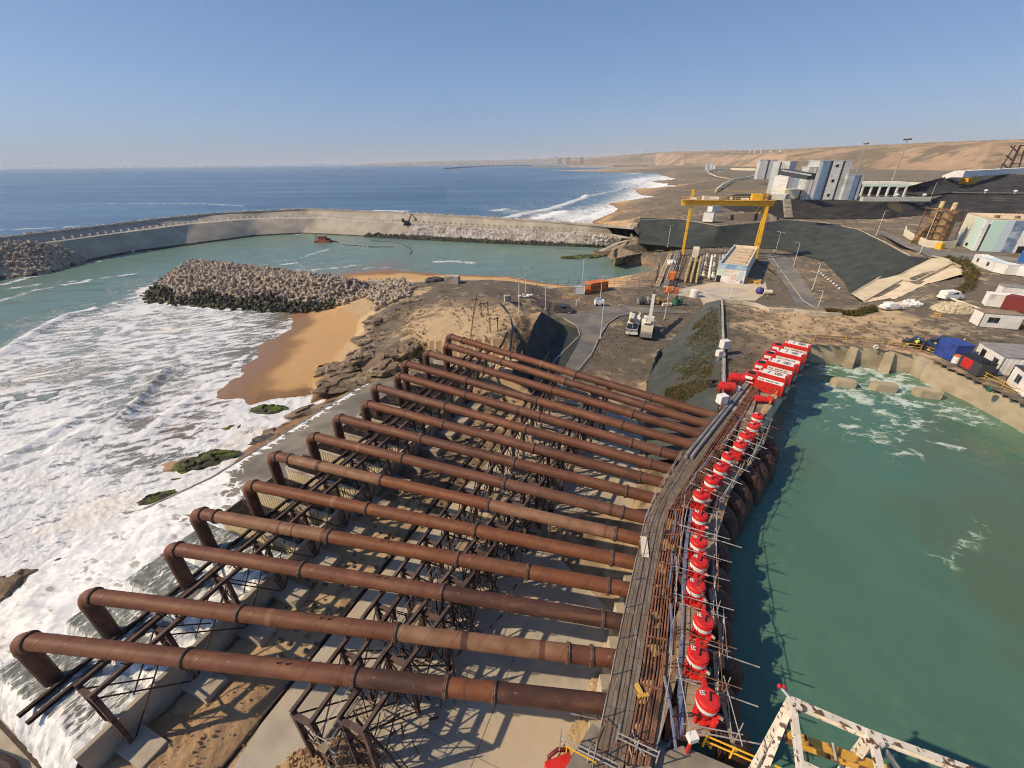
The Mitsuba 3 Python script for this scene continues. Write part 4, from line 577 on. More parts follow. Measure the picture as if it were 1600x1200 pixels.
fo = np.clip(.97 - .62 * inside * np.clip((-2.5 - T2) / 5 + .35 + .5 * n2, .2, 1) + .5 * inside * n2, 0, 1)
nS, nT = S2.shape; ii = (np.arange(nS - 1)[:, None] * nT + np.arange(nT - 1)[None]).ravel()
def churn_fn(p, n, uv):
    ss, tt = p.x * .386 + p.y * .9225, p.x * .9225 - p.y * .386
    st = fbm(ss * 1.1, tt * 3.2, 0.0, 5); d1, d2, _ = voronoi(ss * 1.3 + 2.5 * st, tt * 2.4 + st); pat = .6 * smoothstep(.22, .75, st) + .4 * (1 - smoothstep(0.0, .3, d2 - d1)); t = 1 - uv.x
    f = smoothstep(t - .12, t + .2, pat)
    grey = mix((0.13, 0.15, 0.135), (0.22, 0.24, 0.215), st)
    return mix(grey, mix((0.52, 0.565, 0.59), (0.82, 0.835, 0.835), smoothstep(.3, .66, fbm(p.x * 1.6, p.y * 1.6, p.z * 1.2, 5))), f)
mat('churn', bumped(principled(proc(churn_fn), 0.5, 0.35), lambda p, n, uv: fbm(p.x * 2.4, p.y * 2.4, p.z * 1.5, 4), 0.22, 0.03))
struct('churned_water', (np.c_[flat_xy, wz.ravel()], np.c_[ii, ii + nT, ii + nT + 1, ii + 1][:, ::-1]), 'mat_churn', True, uv=np.c_[fo.ravel(), fo.ravel() * 0])
# the wall between wash and yard, and a quay at the corner
wl = MB().bar(W(-4.6, -.1, .95), W(64, -.1, .95), .34, 3.3); struct('wash_wall', wl, 'mat_concrete')
qy = MB().prism([(-61.15, 24.28), (-43.35, 18.8), (-36.49, 16.07), (-30.18, 13.3), (-24.73, 10.37), (-21.26, 5.47), (-39.17, 5.58)], -7, 0.6); struct('quay', qy, 'mat_concrete')
struct('quay_rail_slot', MB().bar((-42.89, 18.42, 0.62), (-30.5, 12.67, 0.62), .22, .06), 'mat_steel_dark')
solo('kerb_beam', MB().path([(-36.4, 14, 0.8), (-34.53, 13.53, 0.9), (-33.43, 13.22, 0.9), (-32.45, 12.62, 0.8)], 0.32, 8), 'mat_steel_dark', 'dark curved steel beam lying on the quay in the lower left corner', 'beam', smooth=40)

# ---------------------------------------------------------------- the slab in bays between the rows, a steel rail set in it
edge = sg.Polygon([(-19.73, 10.19), (-17.97, 17.9), (-15.29, 24.42), (-11.08, 31.98), (-7.72, 37.62), (-3.55, 45.34), (1.41, 54.62), (5.38, 61.8), (13.69, 62.94), (19.8, 59.01), (18.89, 48.56), (14.78, 36.28), (10.01, 24.46), (3.56, 14.63), (-0.65, 9.25)])
cut_t = [3.0, 7.25, 7.75, 15.8, 23.0, 33, 45]; cut_s = [-20, -6, 6, 18, 30, 42, 54, 70]
for a, b in zip(cut_t[:-1], cut_t[1:]):
    for c0, c1 in zip(cut_s[:-1], cut_s[1:]):
        if (a, b) == (7.25, 7.75): continue
        cell = sg.Polygon([W(c0 + .02, a + .02)[:2], W(c1 - .02, a + .02)[:2], W(c1 - .02, b - .02)[:2], W(c0 + .02, b - .02)[:2]]).intersection(edge)
        if cell.is_empty or cell.area < 3 or cell.geom_type != 'Polygon': continue
        part('concrete_slab', 'bay', MB().prism(list(cell.exterior.coords)[:-1], -0.25, 0.12 + 0.012 * ((len(scene) * 7) % 5 - 2)), 'mat_slab')
struct('rail_slot', MB().bar(W(-8, 7.5, 0.02), W(50, 7.5, 0.02), .42, .1), 'mat_steel_dark')
solo('steel_rail', MB().ibeam(W(-8, 7.5, 0.14), W(49, 7.5, 0.14), .14, .16), 'mat_steel_dark', 'long dark steel rail let into the slab beside the sandy strip', 'rail')

# ---------------------------------------------------------------- trestles
def trestle_row(name, t_of_s, half, label, group, footing, first, tall=6.62):
    cr = [crossing(i, t_of_s) for i in range(15)]
    if first: cr = cr
    bents = [s - 1.25 for s, _ in cr]; bents[0] -= 0.9
    for i, s in enumerate(bents):
        t = t_of_s(s); s2 = bents[i + 1] if i < 14 else s + 4.0; t2 = t_of_s(s2)
        k = thing('trestle', label.format(NAMES[i]), 'trestle', group); far = i > 8; legs = []
        foot = 0.9 if footing else 0.16
        for u in (-1, 1):
            base = (0.75 if footing and u > 0 else (0.2 if footing else 0.12))
            leg = MB().ibeam(W(s, t + u * half, base), W(s, t + u * half, tall - .2), .26, .3, .035, E1.tolist() + [0]); legs.append(part(k, 'leg', leg, 'mat_steel'))
            part(k, 'beam', MB().ibeam(W(s - .15, t + u * half, tall), W(s2 - .16, t2 + u * half, tall), .22, .34, .04), 'mat_steel')
            for z0, z1 in (((0.4, tall - .4), (tall - .4, 0.4)) if not far else ((0.4, tall - .4),)): part(k, 'brace', MB().bar(W(s, t + u * half * .93, z0), W(s2, t2 + u * half * .93, z1), .08), 'mat_steel_dark')
            sc, uc = cr[i]; A, d, _ = AXES[i]; P = A + d * (uc + u * half); sd = np.array([-d[1], d[0], 0])
            sad = MB()
            for w in (-1, 1): sad.bar(P + sd * w * .42 - np.array([0, 0, .72]), P + sd * w * .66 + np.array([0, 0, -.05]), .09)
            sad.bar(P - sd * .5 + np.array([0, 0, -.68]), P + sd * .5 + np.array([0, 0, -.68]), .12, .1); part(k, 'saddle', sad, 'mat_steel')
        part(k, 'cap', MB().ibeam(W(s - .03, t - half - .12, tall - .36), W(s - .03, t + half + .12, tall - .36), .3, .3, .04), 'mat_steel')
        part(k, 'tie', MB().bar(W((s + s2) / 2, t - half, tall - .04), W((s + s2) / 2, t + half, tall - .04), .14), 'mat_steel')
        for a, b in ((0.5, 3.4), (3.4, 6.2)):
            part(k, 'cross_brace', MB().bar(W(s + .06, t - half, a), W(s + .06, t + half, b), .07), 'mat_steel_dark')
            part(k, 'cross_brace', MB().bar(W(s - .06, t + half, a), W(s - .06, t - half, b), .07), 'mat_steel_dark')
        part(k, 'strut', MB().bar(W(s, t - half, 3.4), W(s, t + half, 3.4), .12), 'mat_steel')
        if footing:
            f = MB(); c = W(s + .1, t + 1.55, .28); f.box(c, (1.7, 2.9, 1.0), ROW); part(k, 'footing', f, 'mat_concrete')
        elif i % 2 == 0:
            for u, lk in zip((-1, 1), legs): part(lk, 'base_plate', MB().box(W(s, t + u * half, .15), (.5, .5, .08), ROW), 'mat_steel_dark')
    return bents
B1 = trestle_row('sea', lambda s: 0.0, .78, 'brown steel trestle on a concrete footing at the sea end of the {} pipe', 'trestles along the sea end', True, True)
B2 = trestle_row('mid', lambda s: 13.9, .75, 'brown steel trestle of the middle row carrying the {} pipe', 'trestles of the middle row', False, False)
T3 = lambda s: 16.9 + 5.2 * np.clip((s - 5) / 43, 0, 1)
B3 = trestle_row('land', T3, .9, 'brown steel trestle of the landward row carrying the {} pipe', 'trestles of the landward row', False, False)
# the tube scaffold that stands between the two inner rows
for i in range(0, 15):
    s = B2[i] - 0.2; t0, t1 = 14.9, float(T3(s)) - 1.1; L = 2.6
    if t1 - t0 < .8: t1 = t0 + .8
    k = thing('scaffold', f'grey tube scaffold between the inner trestle rows under the {NAMES[i]} pipe', 'scaffold', 'scaffolds under the pipes')
    for a in (s, s + L):
        for b in (t0, t1): part(k, 'standard', MB().tube(W(a, b, .12), W(a, b, 6.0 - .4 * (i % 3)), .035, 5), 'mat_galv')
    for z in (1.4, 3.0, 4.6, 5.6):
        m = MB()
        for a in (s, s + L): m.tube(W(a, t0 - .3, z), W(a, t1 + .3, z + .15 * ((i + int(z)) % 3 - 1)), .03, 5)
        for b in (t0, t1): m.tube(W(s - .3, b, z - .1), W(s + L + .3, b, z - .1), .03, 5)
        part(k, 'ledger', m, 'mat_galv' if (i + int(z)) % 3 else 'mat_rusty_tube')
    for j in range(3): part(k, 'diagonal', MB().tube(W(s + L * (j % 2), t0, .3 + 1.6 * j), W(s + L * ((j + 1) % 2), t1, 2.2 + 1.6 * j), .03, 5), 'mat_galv')
    if i % 2 == 0: part(k, 'board', MB().box(W(s + L / 2, (t0 + t1) / 2, 4.72), (L + .6, (t1 - t0) * .6, .05), ROW), 'mat_timber')
# steel struts stacked and leaning inside the rows
r = np.random.default_rng(5)
for i in range(11):
    s = B2[i] + 1.3; m = MB()
    for j in range(12):
        a, b = s + r.uniform(-.6, 2.2), r.uniform(14.6, 20.5); m.bar(W(a, b, .2), W(a + r.uniform(-1.2, 1.2), b + r.uniform(-1.2, 1.6), r.uniform(1.2, 5.6)), .06 + .05 * (j % 2))
    solo('prop_cluster', m, 'mat_steel_dark', f'tangle of dark raking props under the {NAMES[i]} pipe', 'props', 'raking props under the pipes')
# spoil heaps of sandy earth at the near end
def heap(name, cx, cy, rx, ry, h, rz, label, cat, matn, seed, n=70, clods=160, cs=(.05, .22)):
    g = np.linspace(-1, 1, n); X, Y = np.meshgrid(g, g); d2 = X * X + Y * Y; base = np.clip(1 - d2, 0, 1) ** 0.8
    ca, sa = math.cos(rz), math.sin(rz); x = cx + X * rx * ca - Y * ry * sa; y = cy + X * rx * sa + Y * ry * ca
    p = np.c_[x.ravel(), y.ravel()]; z = h * base * (1 + 0.5 * nz(p, 1.7, 4, seed).reshape(n, n)) + .25 * base * nz(p, .5, 3, seed + 1).reshape(n, n) - .12 + 0.3 * base ** 4 * nz(p, .9, 2, seed + 3).reshape(n, n)
    i = (np.arange(n - 1)[:, None] * n + np.arange(n - 1)[None]).ravel(); f = np.c_[i, i + 1, i + n + 1, i + n]; m = MB().add(np.c_[p, z.ravel()], f)
    rr = np.random.default_rng(int(seed * 10))
    for _ in range(clods):
        a, b = rr.uniform(0, 2 * PI), rr.uniform(0, 1.02) ** .6; u, w = b * math.cos(a), b * math.sin(a); sz = rr.uniform(*cs)
        zc = h * max(0, 1 - b * b) ** .8; o = trimesh.creation.icosphere(subdivisions=0, radius=sz); o.vertices *= rr.uniform(.6, 1.2, 3); o.apply_translation([cx + u * rx * ca - w * ry * sa, cy + u * rx * sa + w * ry * ca, zc + sz * .1]); m.tm(o)
    return solo(name, m, matn, label, cat, smooth=40)
def earth_fn(p, n, uv): return mix(mix((0.30, 0.20, 0.115), (0.44, 0.32, 0.195), fbm(p.x * 0.7, p.y * 0.7, p.z, 4)), (0.36, 0.24, 0.14), fbm(p.x * 4, p.y * 4, p.z * 4, 2))
mat('earth', bumped(principled(proc(earth_fn), 0.95, 0.1), lambda p, n, uv: fbm(p.x * 5, p.y * 5, p.z * 5, 4), 0.06, 0.02))
heap("earth_heap", -12.85, 12.61, 3.9, 2.5, 1.35, .3, 'sandy spoil heap with clods on the slab at the bottom edge', 'earth heap', 'mat_earth', 1.3, 90, 420, (.04, .15))
heap('earth_heap', -21.63, 15.07, 6.5, 2.8, .75, 1.1, 'low ridge of brown earth beside the footings at lower left', 'earth heap', 'mat_earth', 2.9, 80, 200, (.03, .10))
heap('earth_heap', -24.66, 13.65, 4.0, 3.0, .65, .2, 'trodden brown earth against the nearest trestle footing', 'earth heap', 'mat_earth', 3.7, 70, 140, (.03, .10))

# ---------------------------------------------------------------- walkway over the pipe ends, the pump deck, the pumps
DZ = 8.25
DL = [(3.89, 9.84, 8.25), (5.07, 12.49, 8.25), (6.19, 15.1, 8.25), (7.24, 17.54, 8.25), (9.41, 22.34, 8.25), (12, 28.05, 8.25), (18.45, 36.57, 8.25), (34.52, 54.58, 8.25)]
DR = [(6.83, 9.82, 8.25), (8.01, 12.04, 8.25), (9.06, 14.16, 8.25), (10.24, 16.98, 8.25), (12.32, 22.02, 8.25), (15.3, 28, 8.25), (21.81, 35.63, 8.25), (34.34, 51.42, 8.25)]
QL = [(9.15, 11.43, 8.25), (9.68, 13.29, 8.25), (10.81, 16.23, 8.25), (12.13, 19.35, 8.25), (13.63, 23.19, 8.25), (15.87, 28, 8.25), (22.54, 35.62, 8.25), (30.59, 44.58, 8.25)]
QR = [(11.44, 11.41, 8.25), (12.06, 13.27, 8.25), (13.12, 16.2, 8.25), (14.39, 19.33, 8.25), (15.75, 23.16, 8.25), (17.8, 27.97, 8.25), (24.14, 35.6, 8.25), (31.92, 44.55, 8.25)]
def ribbon(A, B):
    A, B = np.array(A), np.array(B); C = (A + B) / 2; s = np.r_[0, np.cumsum(np.linalg.norm(np.diff(C, axis=0), axis=1))]
    def at(l, w, z=0.0):
        a = np.array([np.interp(l, s, A[:, k]) for k in range(3)]); b = np.array([np.interp(l, s, B[:, k]) for k in range(3)])
        return a * (1 - w) + b * w + np.array([0, 0, z])
    return at, s[-1]
deck, DLEN = ribbon(DL, DR); pdeck, PLEN = ribbon(QL, QR)
def slat(f, l0, l1, w0, w1, th, z=0.0):
    b = np.array([f(l0, w0, z - th), f(l1, w0, z - th), f(l1, w1, z - th), f(l0, w1, z - th)]); return MB().hexa(b, b + [0, 0, th])
walk = thing('walkway', 'long grey plank walkway above the landward ends of the rusty pipes', 'walkway')
r = np.random.default_rng(11); l, row = 0.0, 0
step = 3.1
while l < DLEN - 0.4:
    l1 = min(l + step, DLEN); edges = np.linspace(0, .52, 7)
    for a, b in zip(edges[:-1], edges[1:]):
        z = r.uniform(-.012, .012); m = slat(deck, l + .015, l1 - .015, a + .004, b - .004, .07, z)
        v = m.get()[0]; uv = np.c_[np.full(len(v), r.uniform(0, 9)) + v[:, 0] * .35, v[:, 1] + r.uniform(0, 7)]
        part(walk, 'plank', m, 'mat_plank', uv=uv)
    l = l1
part(walk, 'side_tray', slat(deck, 0, DLEN, .53, 1.0, .1, -.1), 'mat_timber')
for w in (0.0, .27, .53, 1.0): 
    m = MB()
    for a, b in zip(np.linspace(0, DLEN, 9)[:-1], np.linspace(0, DLEN, 9)[1:]): m.ibeam(deck(a, w, -.42), deck(b, w, -.42), .2, .5)
    part(walk, 'girder', m, 'mat_steel_dark')
for l in np.linspace(1, DLEN - 1, 16):
    for w in (.03, .97):
        p = deck(l, w, -.6); part(walk, 'post', MB().bar(p, [p[0], p[1], 1.0 if w > .5 else .8], .3), 'mat_steel_dark')
for j, w in enumerate([.56, .63, .70, .77, .83, .89, .95]):
    pts = [deck(x, w, .05 + .07 * (j % 2)) for x in np.linspace(.4, DLEN - .5, 30)]
    solo('hydraulic_line', MB().path(pts, .055 if j % 3 else .075, 6), 'mat_rusty_tube', f'rusty brown hydraulic pipe along the walkway, {NAMES[j]} from the planks'.replace('nearest from', 'first from'), 'pipe', 'hydraulic pipes along the walkway', smooth=50)
nclamp = 0
for l in np.linspace(1.5, DLEN - 1.5, 17):
    m = MB().bar(deck(l, .53, .2), deck(l, .97, .2), .12, .06)
    for w in (.56, .63, .7, .78, .86, .93): m.box(deck(l, w, .2), (.12, .12, .12), .3)
    solo('pipe_clamp', m, 'mat_rusty_tube', f'rusty clamp bar across the hydraulic pipes, {(NAMES + ["second last", "last"])[nclamp] if nclamp != 14 else "fifteenth"} along from the camera', 'clamp', 'clamps across the hydraulic pipes'); nclamp += 1
def railing(name, pts, label, cat, matn, group=None, h=1.05, gap=2.0, mids=(0.55,), rr=.028, rpost=None):
    """A railing along pts: posts, a top rail and mid rails."""
    k = thing(name, label, cat, group); pts = [P3(p) for p in pts]
    L = np.r_[0, np.cumsum([np.linalg.norm(b - a) for a, b in zip(pts[:-1], pts[1:])])]
    for l in np.linspace(0, L[-1], max(2, int(round(L[-1] / gap)) + 1)):
        p = np.array([np.interp(l, L, [q[c] for q in pts]) for c in range(3)]); part(k, 'post', MB().tube(p, p + [0, 0, h], rpost or rr, 6), matn)
    for z in (h,) + tuple(h * m for m in mids):
        m = MB()
        for a, b in zip(pts[:-1], pts[1:]): m.tube(a + [0, 0, z], b + [0, 0, z], rr, 6)
        part(k, 'top_rail' if z == h else 'mid_rail', m, matn)
    return k
railing('handrail', [deck(x, -.02, 0) for x in np.linspace(.3, DLEN * .55, 9)], 'thin scaffold tube handrail along the pipe side of the near walkway', 'handrail', 'mat_galv', h=1.15, gap=2.4)
railing('handrail', [deck(x, -.02, 0) for x in np.linspace(DLEN * .56, DLEN - .2, 9)], 'thin reddish tube handrail along the pipe side of the far walkway', 'handrail', 'mat_rusty_tube', h=1.15, gap=2.4)
for q, (a, b) in enumerate([(1.5, 11.0), (11.6, 21.5)]):
    railing('handrail', [deck(x, 1.03, 0) for x in np.linspace(a, b, 6)], ['pale scaffold handrail between the walkway and the two nearest pumps', 'pale scaffold handrail between the walkway and the middle pumps'][q], 'handrail', 'mat_galv', h=1.2, gap=2.4, mids=())
for l, w, c in ((3.9, .56, 'yellow'),):
    m = MB()
    for j in range(4): m.box(deck(l + .05 * j, w + .05 * j, .2), (.12, .22, .2), .4)
    solo('fitting_block', m.box(deck(l + .35, w - .02, .2), (.2, .6, .3), .25), 'mat_old_yellow', 'yellow fitting blocks lying across the hydraulic pipes near the camera', 'fitting')
for l, w in ((15.6, .12),): solo('plywood_board', MB().box(deck(l, w, .1), (.55, 2.1, .05), -.2), 'mat_cream', 'pale loose plywood board on the walkway near its bend', 'board')
# ducts: two grey hoses laid along the far walkway
for w, lab in ((.1, 'fat grey duct along the outer edge of the far walkway'), (.26, 'fat grey duct along the middle of the far walkway')):
    solo('duct', MB().path([deck(x, w, .16) for x in np.linspace(DLEN * .56, DLEN - .4, 16)], .2, 10), 'mat_grey', lab, 'duct', smooth=50)
# pump deck
pd = thing('pump_deck', 'timber boarded deck under the row of red pumps', 'deck')
n = int(PLEN / .52)
for j in range(n):
    a, b = PLEN * j / n, PLEN * (j + 1) / n
    part(pd, 'board', slat(pdeck, a + .012, b - .012, .0, .62 + .06 * r.random(), .06, r.uniform(-.015, .015)), 'mat_timber')
for w, mm in ((-.05, 'mat_blue_steel'), (.3, 'mat_steel_dark'), (.66, 'mat_steel_dark')):
    m = MB()
    for a, b in zip(np.linspace(0, PLEN, 12)[:-1], np.linspace(0, PLEN, 12)[1:]): m.ibeam(pdeck(a, w, -.1 if w < 0 else -.36), pdeck(b, w, -.1 if w < 0 else -.36), .22, .5)
    part(pd, 'girder', m, mm)
for l in np.linspace(.8, PLEN - 1, 16): p = pdeck(l, .1, -.6); part(pd, 'pile', MB().tube(p, [p[0], p[1], .5], .35, 10), 'mat_steel_dark', 40)
PUMPS = [(10.54, 12.37, 10.15), (10.92, 14.73, 10.15), (12.12, 16.82, 10.15), (12.62, 19.36, 10.15), (13.64, 21.36, 10.15), (14.32, 23.19, 10.15), (15.49, 25.85, 10.15), (16.55, 28.36, 10.15), (18.32, 30.28, 10.15), (19.92, 32.02, 10.15), (21.46, 33.79, 10.15), (23.53, 35.7, 10.15), (24.92, 37.3, 10.15), (26.68, 39.13, 10.15), (28.2, 41.11, 10.15)]
pump = Proto(); R = .58
pump.add('drum', MB().lathe([(0.0, 1.86), (R - .03, 1.86), (R, 1.83), (R, 1.70), (R + .05, 1.70), (R + .05, 1.60), (R - .02, 1.60), (R - .02, .95), (R - .12, .85), (.36, .82), (.36, .2), (.54, .2), (.54, 0.0)], n=28), 'mat_red', 32)
pump.add('band', MB().lathe([(R - .018, 1.56), (R - .002, 1.56), (R - .002, 1.22), (R - .018, 1.22)], n=28), 'mat_white', 32)
pump.add('cover', MB().lathe([(0, 1.90), (R - .1, 1.90), (R - .1, 1.862)], n=28), 'mat_red', 32)
m = MB()
for t in np.arange(20) * 2 * PI / 20: m.tube([(R) * math.cos(t), R * math.sin(t), 1.58], [R * math.cos(t), R * math.sin(t), 1.74], .03, 5)
pump.add('drum__bolt_ring', m, 'mat_red', kind='stuff')
pump.add('cover__crank', MB().bar([.12, .28, 1.95], [.02, -.18, 1.95], .07, .05).bar([.12, .28, 1.95], [.32, .2, 1.95], .06, .05), 'mat_black')
pump.add('lug', MB().box((0, R + .12, 1.5), (.22, .4, .5)).box((0, R + .34, 1.7), (.16, .16, .35)), 'mat_red')
for t in (-2.5, -.7): pump.add('strut', MB().bar([.62 * math.cos(t), .62 * math.sin(t), 0], [.7 * math.cos(t), .7 * math.sin(t), 1.2], .14), 'mat_red')
pump.add('motor', MB().tube([.35, -.62, .2], [.35, -.62, 1.0], .17, 12), 'mat_red', 40)
pump.add('hose', MB().path([[-.4, -.5, .9], [-.9, -.5, 1.1], [-1.3, -.4, .7], [-1.7, -.4, .2]], .05, 6), 'mat_black', 50)
pump.add('valve', MB().tube([.55, -.5, 1.15], [.72, -.6, 1.15], .1, 8), 'mat_galv', 40)
pump.add('cover__number_plate', MB().box((-.30, .2, 1.915), (.27, .24, .02)), 'mat_white')
SIDES = []
for i, p in enumerate(PUMPS):
    p = P3(p)[:3]; base = p - [0, 0, 1.9]; nb = P3(PUMPS[min(i + 1, 14)])[:3] - P3(PUMPS[max(i - 1, 0)])[:3]; rz = math.atan2(nb[1], nb[0]) - PI / 2; num = 15 - i
    k = pump.put('pump', f'red pump head with a white band, plate {num}, {NAMES[i] if i < 14 else "last"} in the row', 'pump', base, rz, 'red pumps along the basin')
    tm = meshkit.text_mesh(str(num), .17, .006, True); tm.apply_translation([-tm.extents[0] / 2 - .30, .12, 1.926]); ca, sa = math.cos(rz), math.sin(rz); v = tm.vertices.copy()
    tm.vertices = np.c_[v[:, 0] * ca - v[:, 1] * sa, v[:, 0] * sa + v[:, 1] * ca, v[:, 2]] + base; part(k + '__cover', 'number', (np.array(tm.vertices), np.array(tm.faces)), 'mat_black')
    out = np.array([nb[1], -nb[0], 0]); out /= np.linalg.norm(out); SIDES.append((base, out, nb / np.linalg.norm(nb)))
    c = base + out * .2; pts = [c - out * 2.2 - [0, 0, 1.15], c + out * .5 - [0, 0, 1.1]] + [c + out * (.5 + 1.75 * math.sin(a)) - [0, 0, 1.1 + 1.75 * (1 - math.cos(a))] for a in np.radians([20, 40, 60, 80, 90])] + [c + out * 2.25 - [0, 0, 7.2]]
    kk = thing('suction_pipe', f'dark rusty suction bend dipping into the basin below the {NAMES[i]} pump', 'pipe', 'suction bends in the basin')
    m, uv = skin(pts, .82, 24); part(kk, 'bend', m, 'mat_rust_1', True, uv=uv)
    part(kk, 'flange', flange(c + out * .45 - [0, 0, 1.1], out, False, .14, .98), 'mat_flange', 30)
    q = base + out * 1.35; cols = 'mat_rusty_tube' if i % 3 == 1 else 'mat_galv'
    g = thing('guard_scaffold', f'pale tube guard frame round the {NAMES[i]} pump', 'scaffold', 'guard frames round the pumps'); tn = SIDES[-1][2]
    for s_ in (-1, 1):
        part(g, 'standard', MB().tube(q + tn * s_ * 1.1 - [0, 0, .3], q + tn * s_ * 1.1 + [0, 0, 1.35 + .8 * (i % 3 == 0)], .03, 5), cols)
        part(g, 'transom', MB().tube(base - out * 1.5 + tn * s_ * 1.15 + [0, 0, 1.25 + .5 * (i % 2)], q + out * (.9 if i % 2 else .2) + tn * s_ * 1.15 + [0, 0, 1.15 + .5 * (i % 2)], .03, 5), cols)
    part(g, 'guard_rail', MB().tube(q - tn * 1.7 + [0, 0, 1.2], q + tn * 1.7 + [0, 0, 1.2], .03, 5), cols)
    part(g, 'diagonal', MB().tube(q - tn * 1.1 - [0, 0, .2], q + tn * 1.1 + [0, 0, 1.2], .028, 5), 'mat_galv')
    part(g, 'inner_standard', MB().tube(base - out * 1.35 - tn * 1.15 - [0, 0, .2], base - out * 1.35 - tn * 1.15 + [0, 0, 2.4], .03, 5), 'mat_rusty_tube'); part(g, 'inner_rail', MB().tube(base - out * 1.35 - tn * 1.9 + [0, 0, 1.9], base - out * 1.35 + tn * 1.9 + [0, 0, 2.0], .03, 5), cols)
    part(g, 'toe_board', MB().bar(q - tn * 1.5 - [0, 0, .05], q + tn * 1.5 - [0, 0, .05], .22, .05), 'mat_timber')
    if i in (0, 1, 2, 6): part(g, 'pole', MB().tube(base - out * 1.0 - tn * 1.25 + [0, 0, .9], q + out * 1.9 - tn * 1.25 + [0, 0, .7], .04, 6), 'mat_galv')
solo('scaffold_pole', MB().tube((13.38, 20.13, 10.6), (12.27, 18.68, 10.8), .03, 6).tube((12.27, 18.68, 10.8), (12.83, 17.08, 10.4), .03, 6), 'mat_rusty_tube', 'bent rusty guard pole beside the fourth pump', 'pole')
for i in range(0, 15, 2):
    b, o, t_ = SIDES[i]; solo('cable_run', MB().path([b - o * 1.75 - t_ * 1.8 + [0, 0, .08], b - o * 1.7 + [0, 0, .14], b - o * 1.8 + t_ * 1.8 + [0, 0, .08]], .09, 6), 'mat_blue_steel', f'blue grey cable tray on the pump deck beside the {NAMES[i]} pump', 'cable tray', 'cable trays on the pump deck', smooth=50)

# ---------------------------------------------------------------- the basin
WZ = 4.0
bw = [(6.97, 4.79), (9.96, 12.22), (12.64, 19.19), (16.44, 28.19), (23.29, 37.7), (34.34, 47.63), (53.77, 69.89), (63.21, 68.82), (71.29, 66.2), (71.56, 62.22), (68.2, 43.8), (64.89, 11.77)]
v, f = sheet(bw, lambda p: np.full(len(p), WZ), .42)
src_pts = np.array([(57.61, 65.75), (62.59, 63.63), (67.13, 61.38), (54.95, 57.69), (56.52, 54.65), (56.61, 51.87), (52.1, 50.22), (51.46, 59.92)])
foam = 0.0
for (px, py), rr, st in zip([(58.88, 63.71), (63.01, 61.48), (53.51, 64.58), (52.93, 56.3), (57.46, 54.63), (52.54, 50.21), (65.6, 59.61), (61.59, 51.77), (64.46, 49.99), (46.23, 47.11), (54.28, 48.53), (47.07, 52.06)], [3.2, 3, 2.2, 3, 3, 3, 2.4, 2.2, 2.0, 2.0, 2.4, 1.5], [.62, .62, .5, .62, .66, .6, .55, .5, .45, .5, .5, .4]):
    foam = np.maximum(foam, st * np.exp(-((v[:, 0] - px) ** 2 + (v[:, 1] - py) ** 2) / (2 * rr * rr)))
for pl, w, st in (([(68.67, 61.35), (68.51, 56.17), (67.97, 49.92), (67.52, 44.65)], .7, .75), ([(53.19, 66.63), (58.88, 65.98), (68.44, 62.29)], .7, .6), ([(61.72, 63.89), (60.56, 59.72), (59.81, 56.56)], 1.0, .8), ([(51.58, 53.8), (53.87, 50.19), (52.73, 46.68)], .8, .55), ([(64.59, 59.63), (60.7, 58.63)], .6, .5), ([(62.49, 51.75), (63.32, 48.36)], .8, .55), ([(44.72, 43.92), (52.66, 44.63), (55.74, 42.65)], .7, .42), ([(45.94, 40.88), (48.9, 42.1), (49.69, 41.19)], .9, .40), ([(38.4, 26.11), (45.86, 30.18)], .8, .3)):
    foam = np.maximum(foam, st * np.exp(-(seg_dist(v[:, :2], np.array(pl)) / w) ** 2))
foam = np.clip(foam + .05, 0, 1); v[:, 2] += .10 * nz(v, 2.2, 3, 5.0) + .35 * foam * nz(v, 1.3, 3, 7.0)
def basin_color(p, uv):
    u = uv.x; wob = fbm(p.x * .25, p.y * .25, 0.0, 3); lace = fbm(p.x * .6 + 2 * wob, p.y * .9 - 2 * wob, 0.0, 4); d1, d2, _ = voronoi(p.x * .6 + 2 * lace, p.y * .8 + 2 * wob)
    pat = .72 * smoothstep(.2, .8, lace) + .28 * (1 - smoothstep(0.0, .28, d2 - d1)); t = 1 - u
    return smoothstep(t - .22, t + .42, pat) * smoothstep(.05, .2, u), wob, lace
def basin_fn(p, n, uv):
    foam, wob, lace = basin_color(p, uv); big = fbm(p.x * .07, p.y * .07, 2.0, 4)
    k = mix((0.072, 0.165, 0.118), (0.088, 0.19, 0.138), wob); k = mix(k, (0.105, 0.135, 0.075), .65 * smoothstep(.45, .75, big))
    return mix(k, (0.50, 0.60, 0.56), foam)
mat('basin_water', {'type': 'bumpmap', 'arbitrary': proc(lambda p, n, uv: .07 * fbm(p.x * 1.1, p.y * 1.4, 0.0, 4) + .16 * fbm(p.x * .25, p.y * .3, 3.0, 3) + .12 * basin_color(p, uv)[0], .04), 'scale': 1.0, 'b': {'type': 'principled', 'base_color': proc(basin_fn), 'roughness': proc(lambda p, n, uv: .13 + .5 * basin_color(p, uv)[0]), 'specular': .32}})
struct('basin_water', (v, f), 'mat_basin_water', True, uv=np.c_[foam, foam * 0])
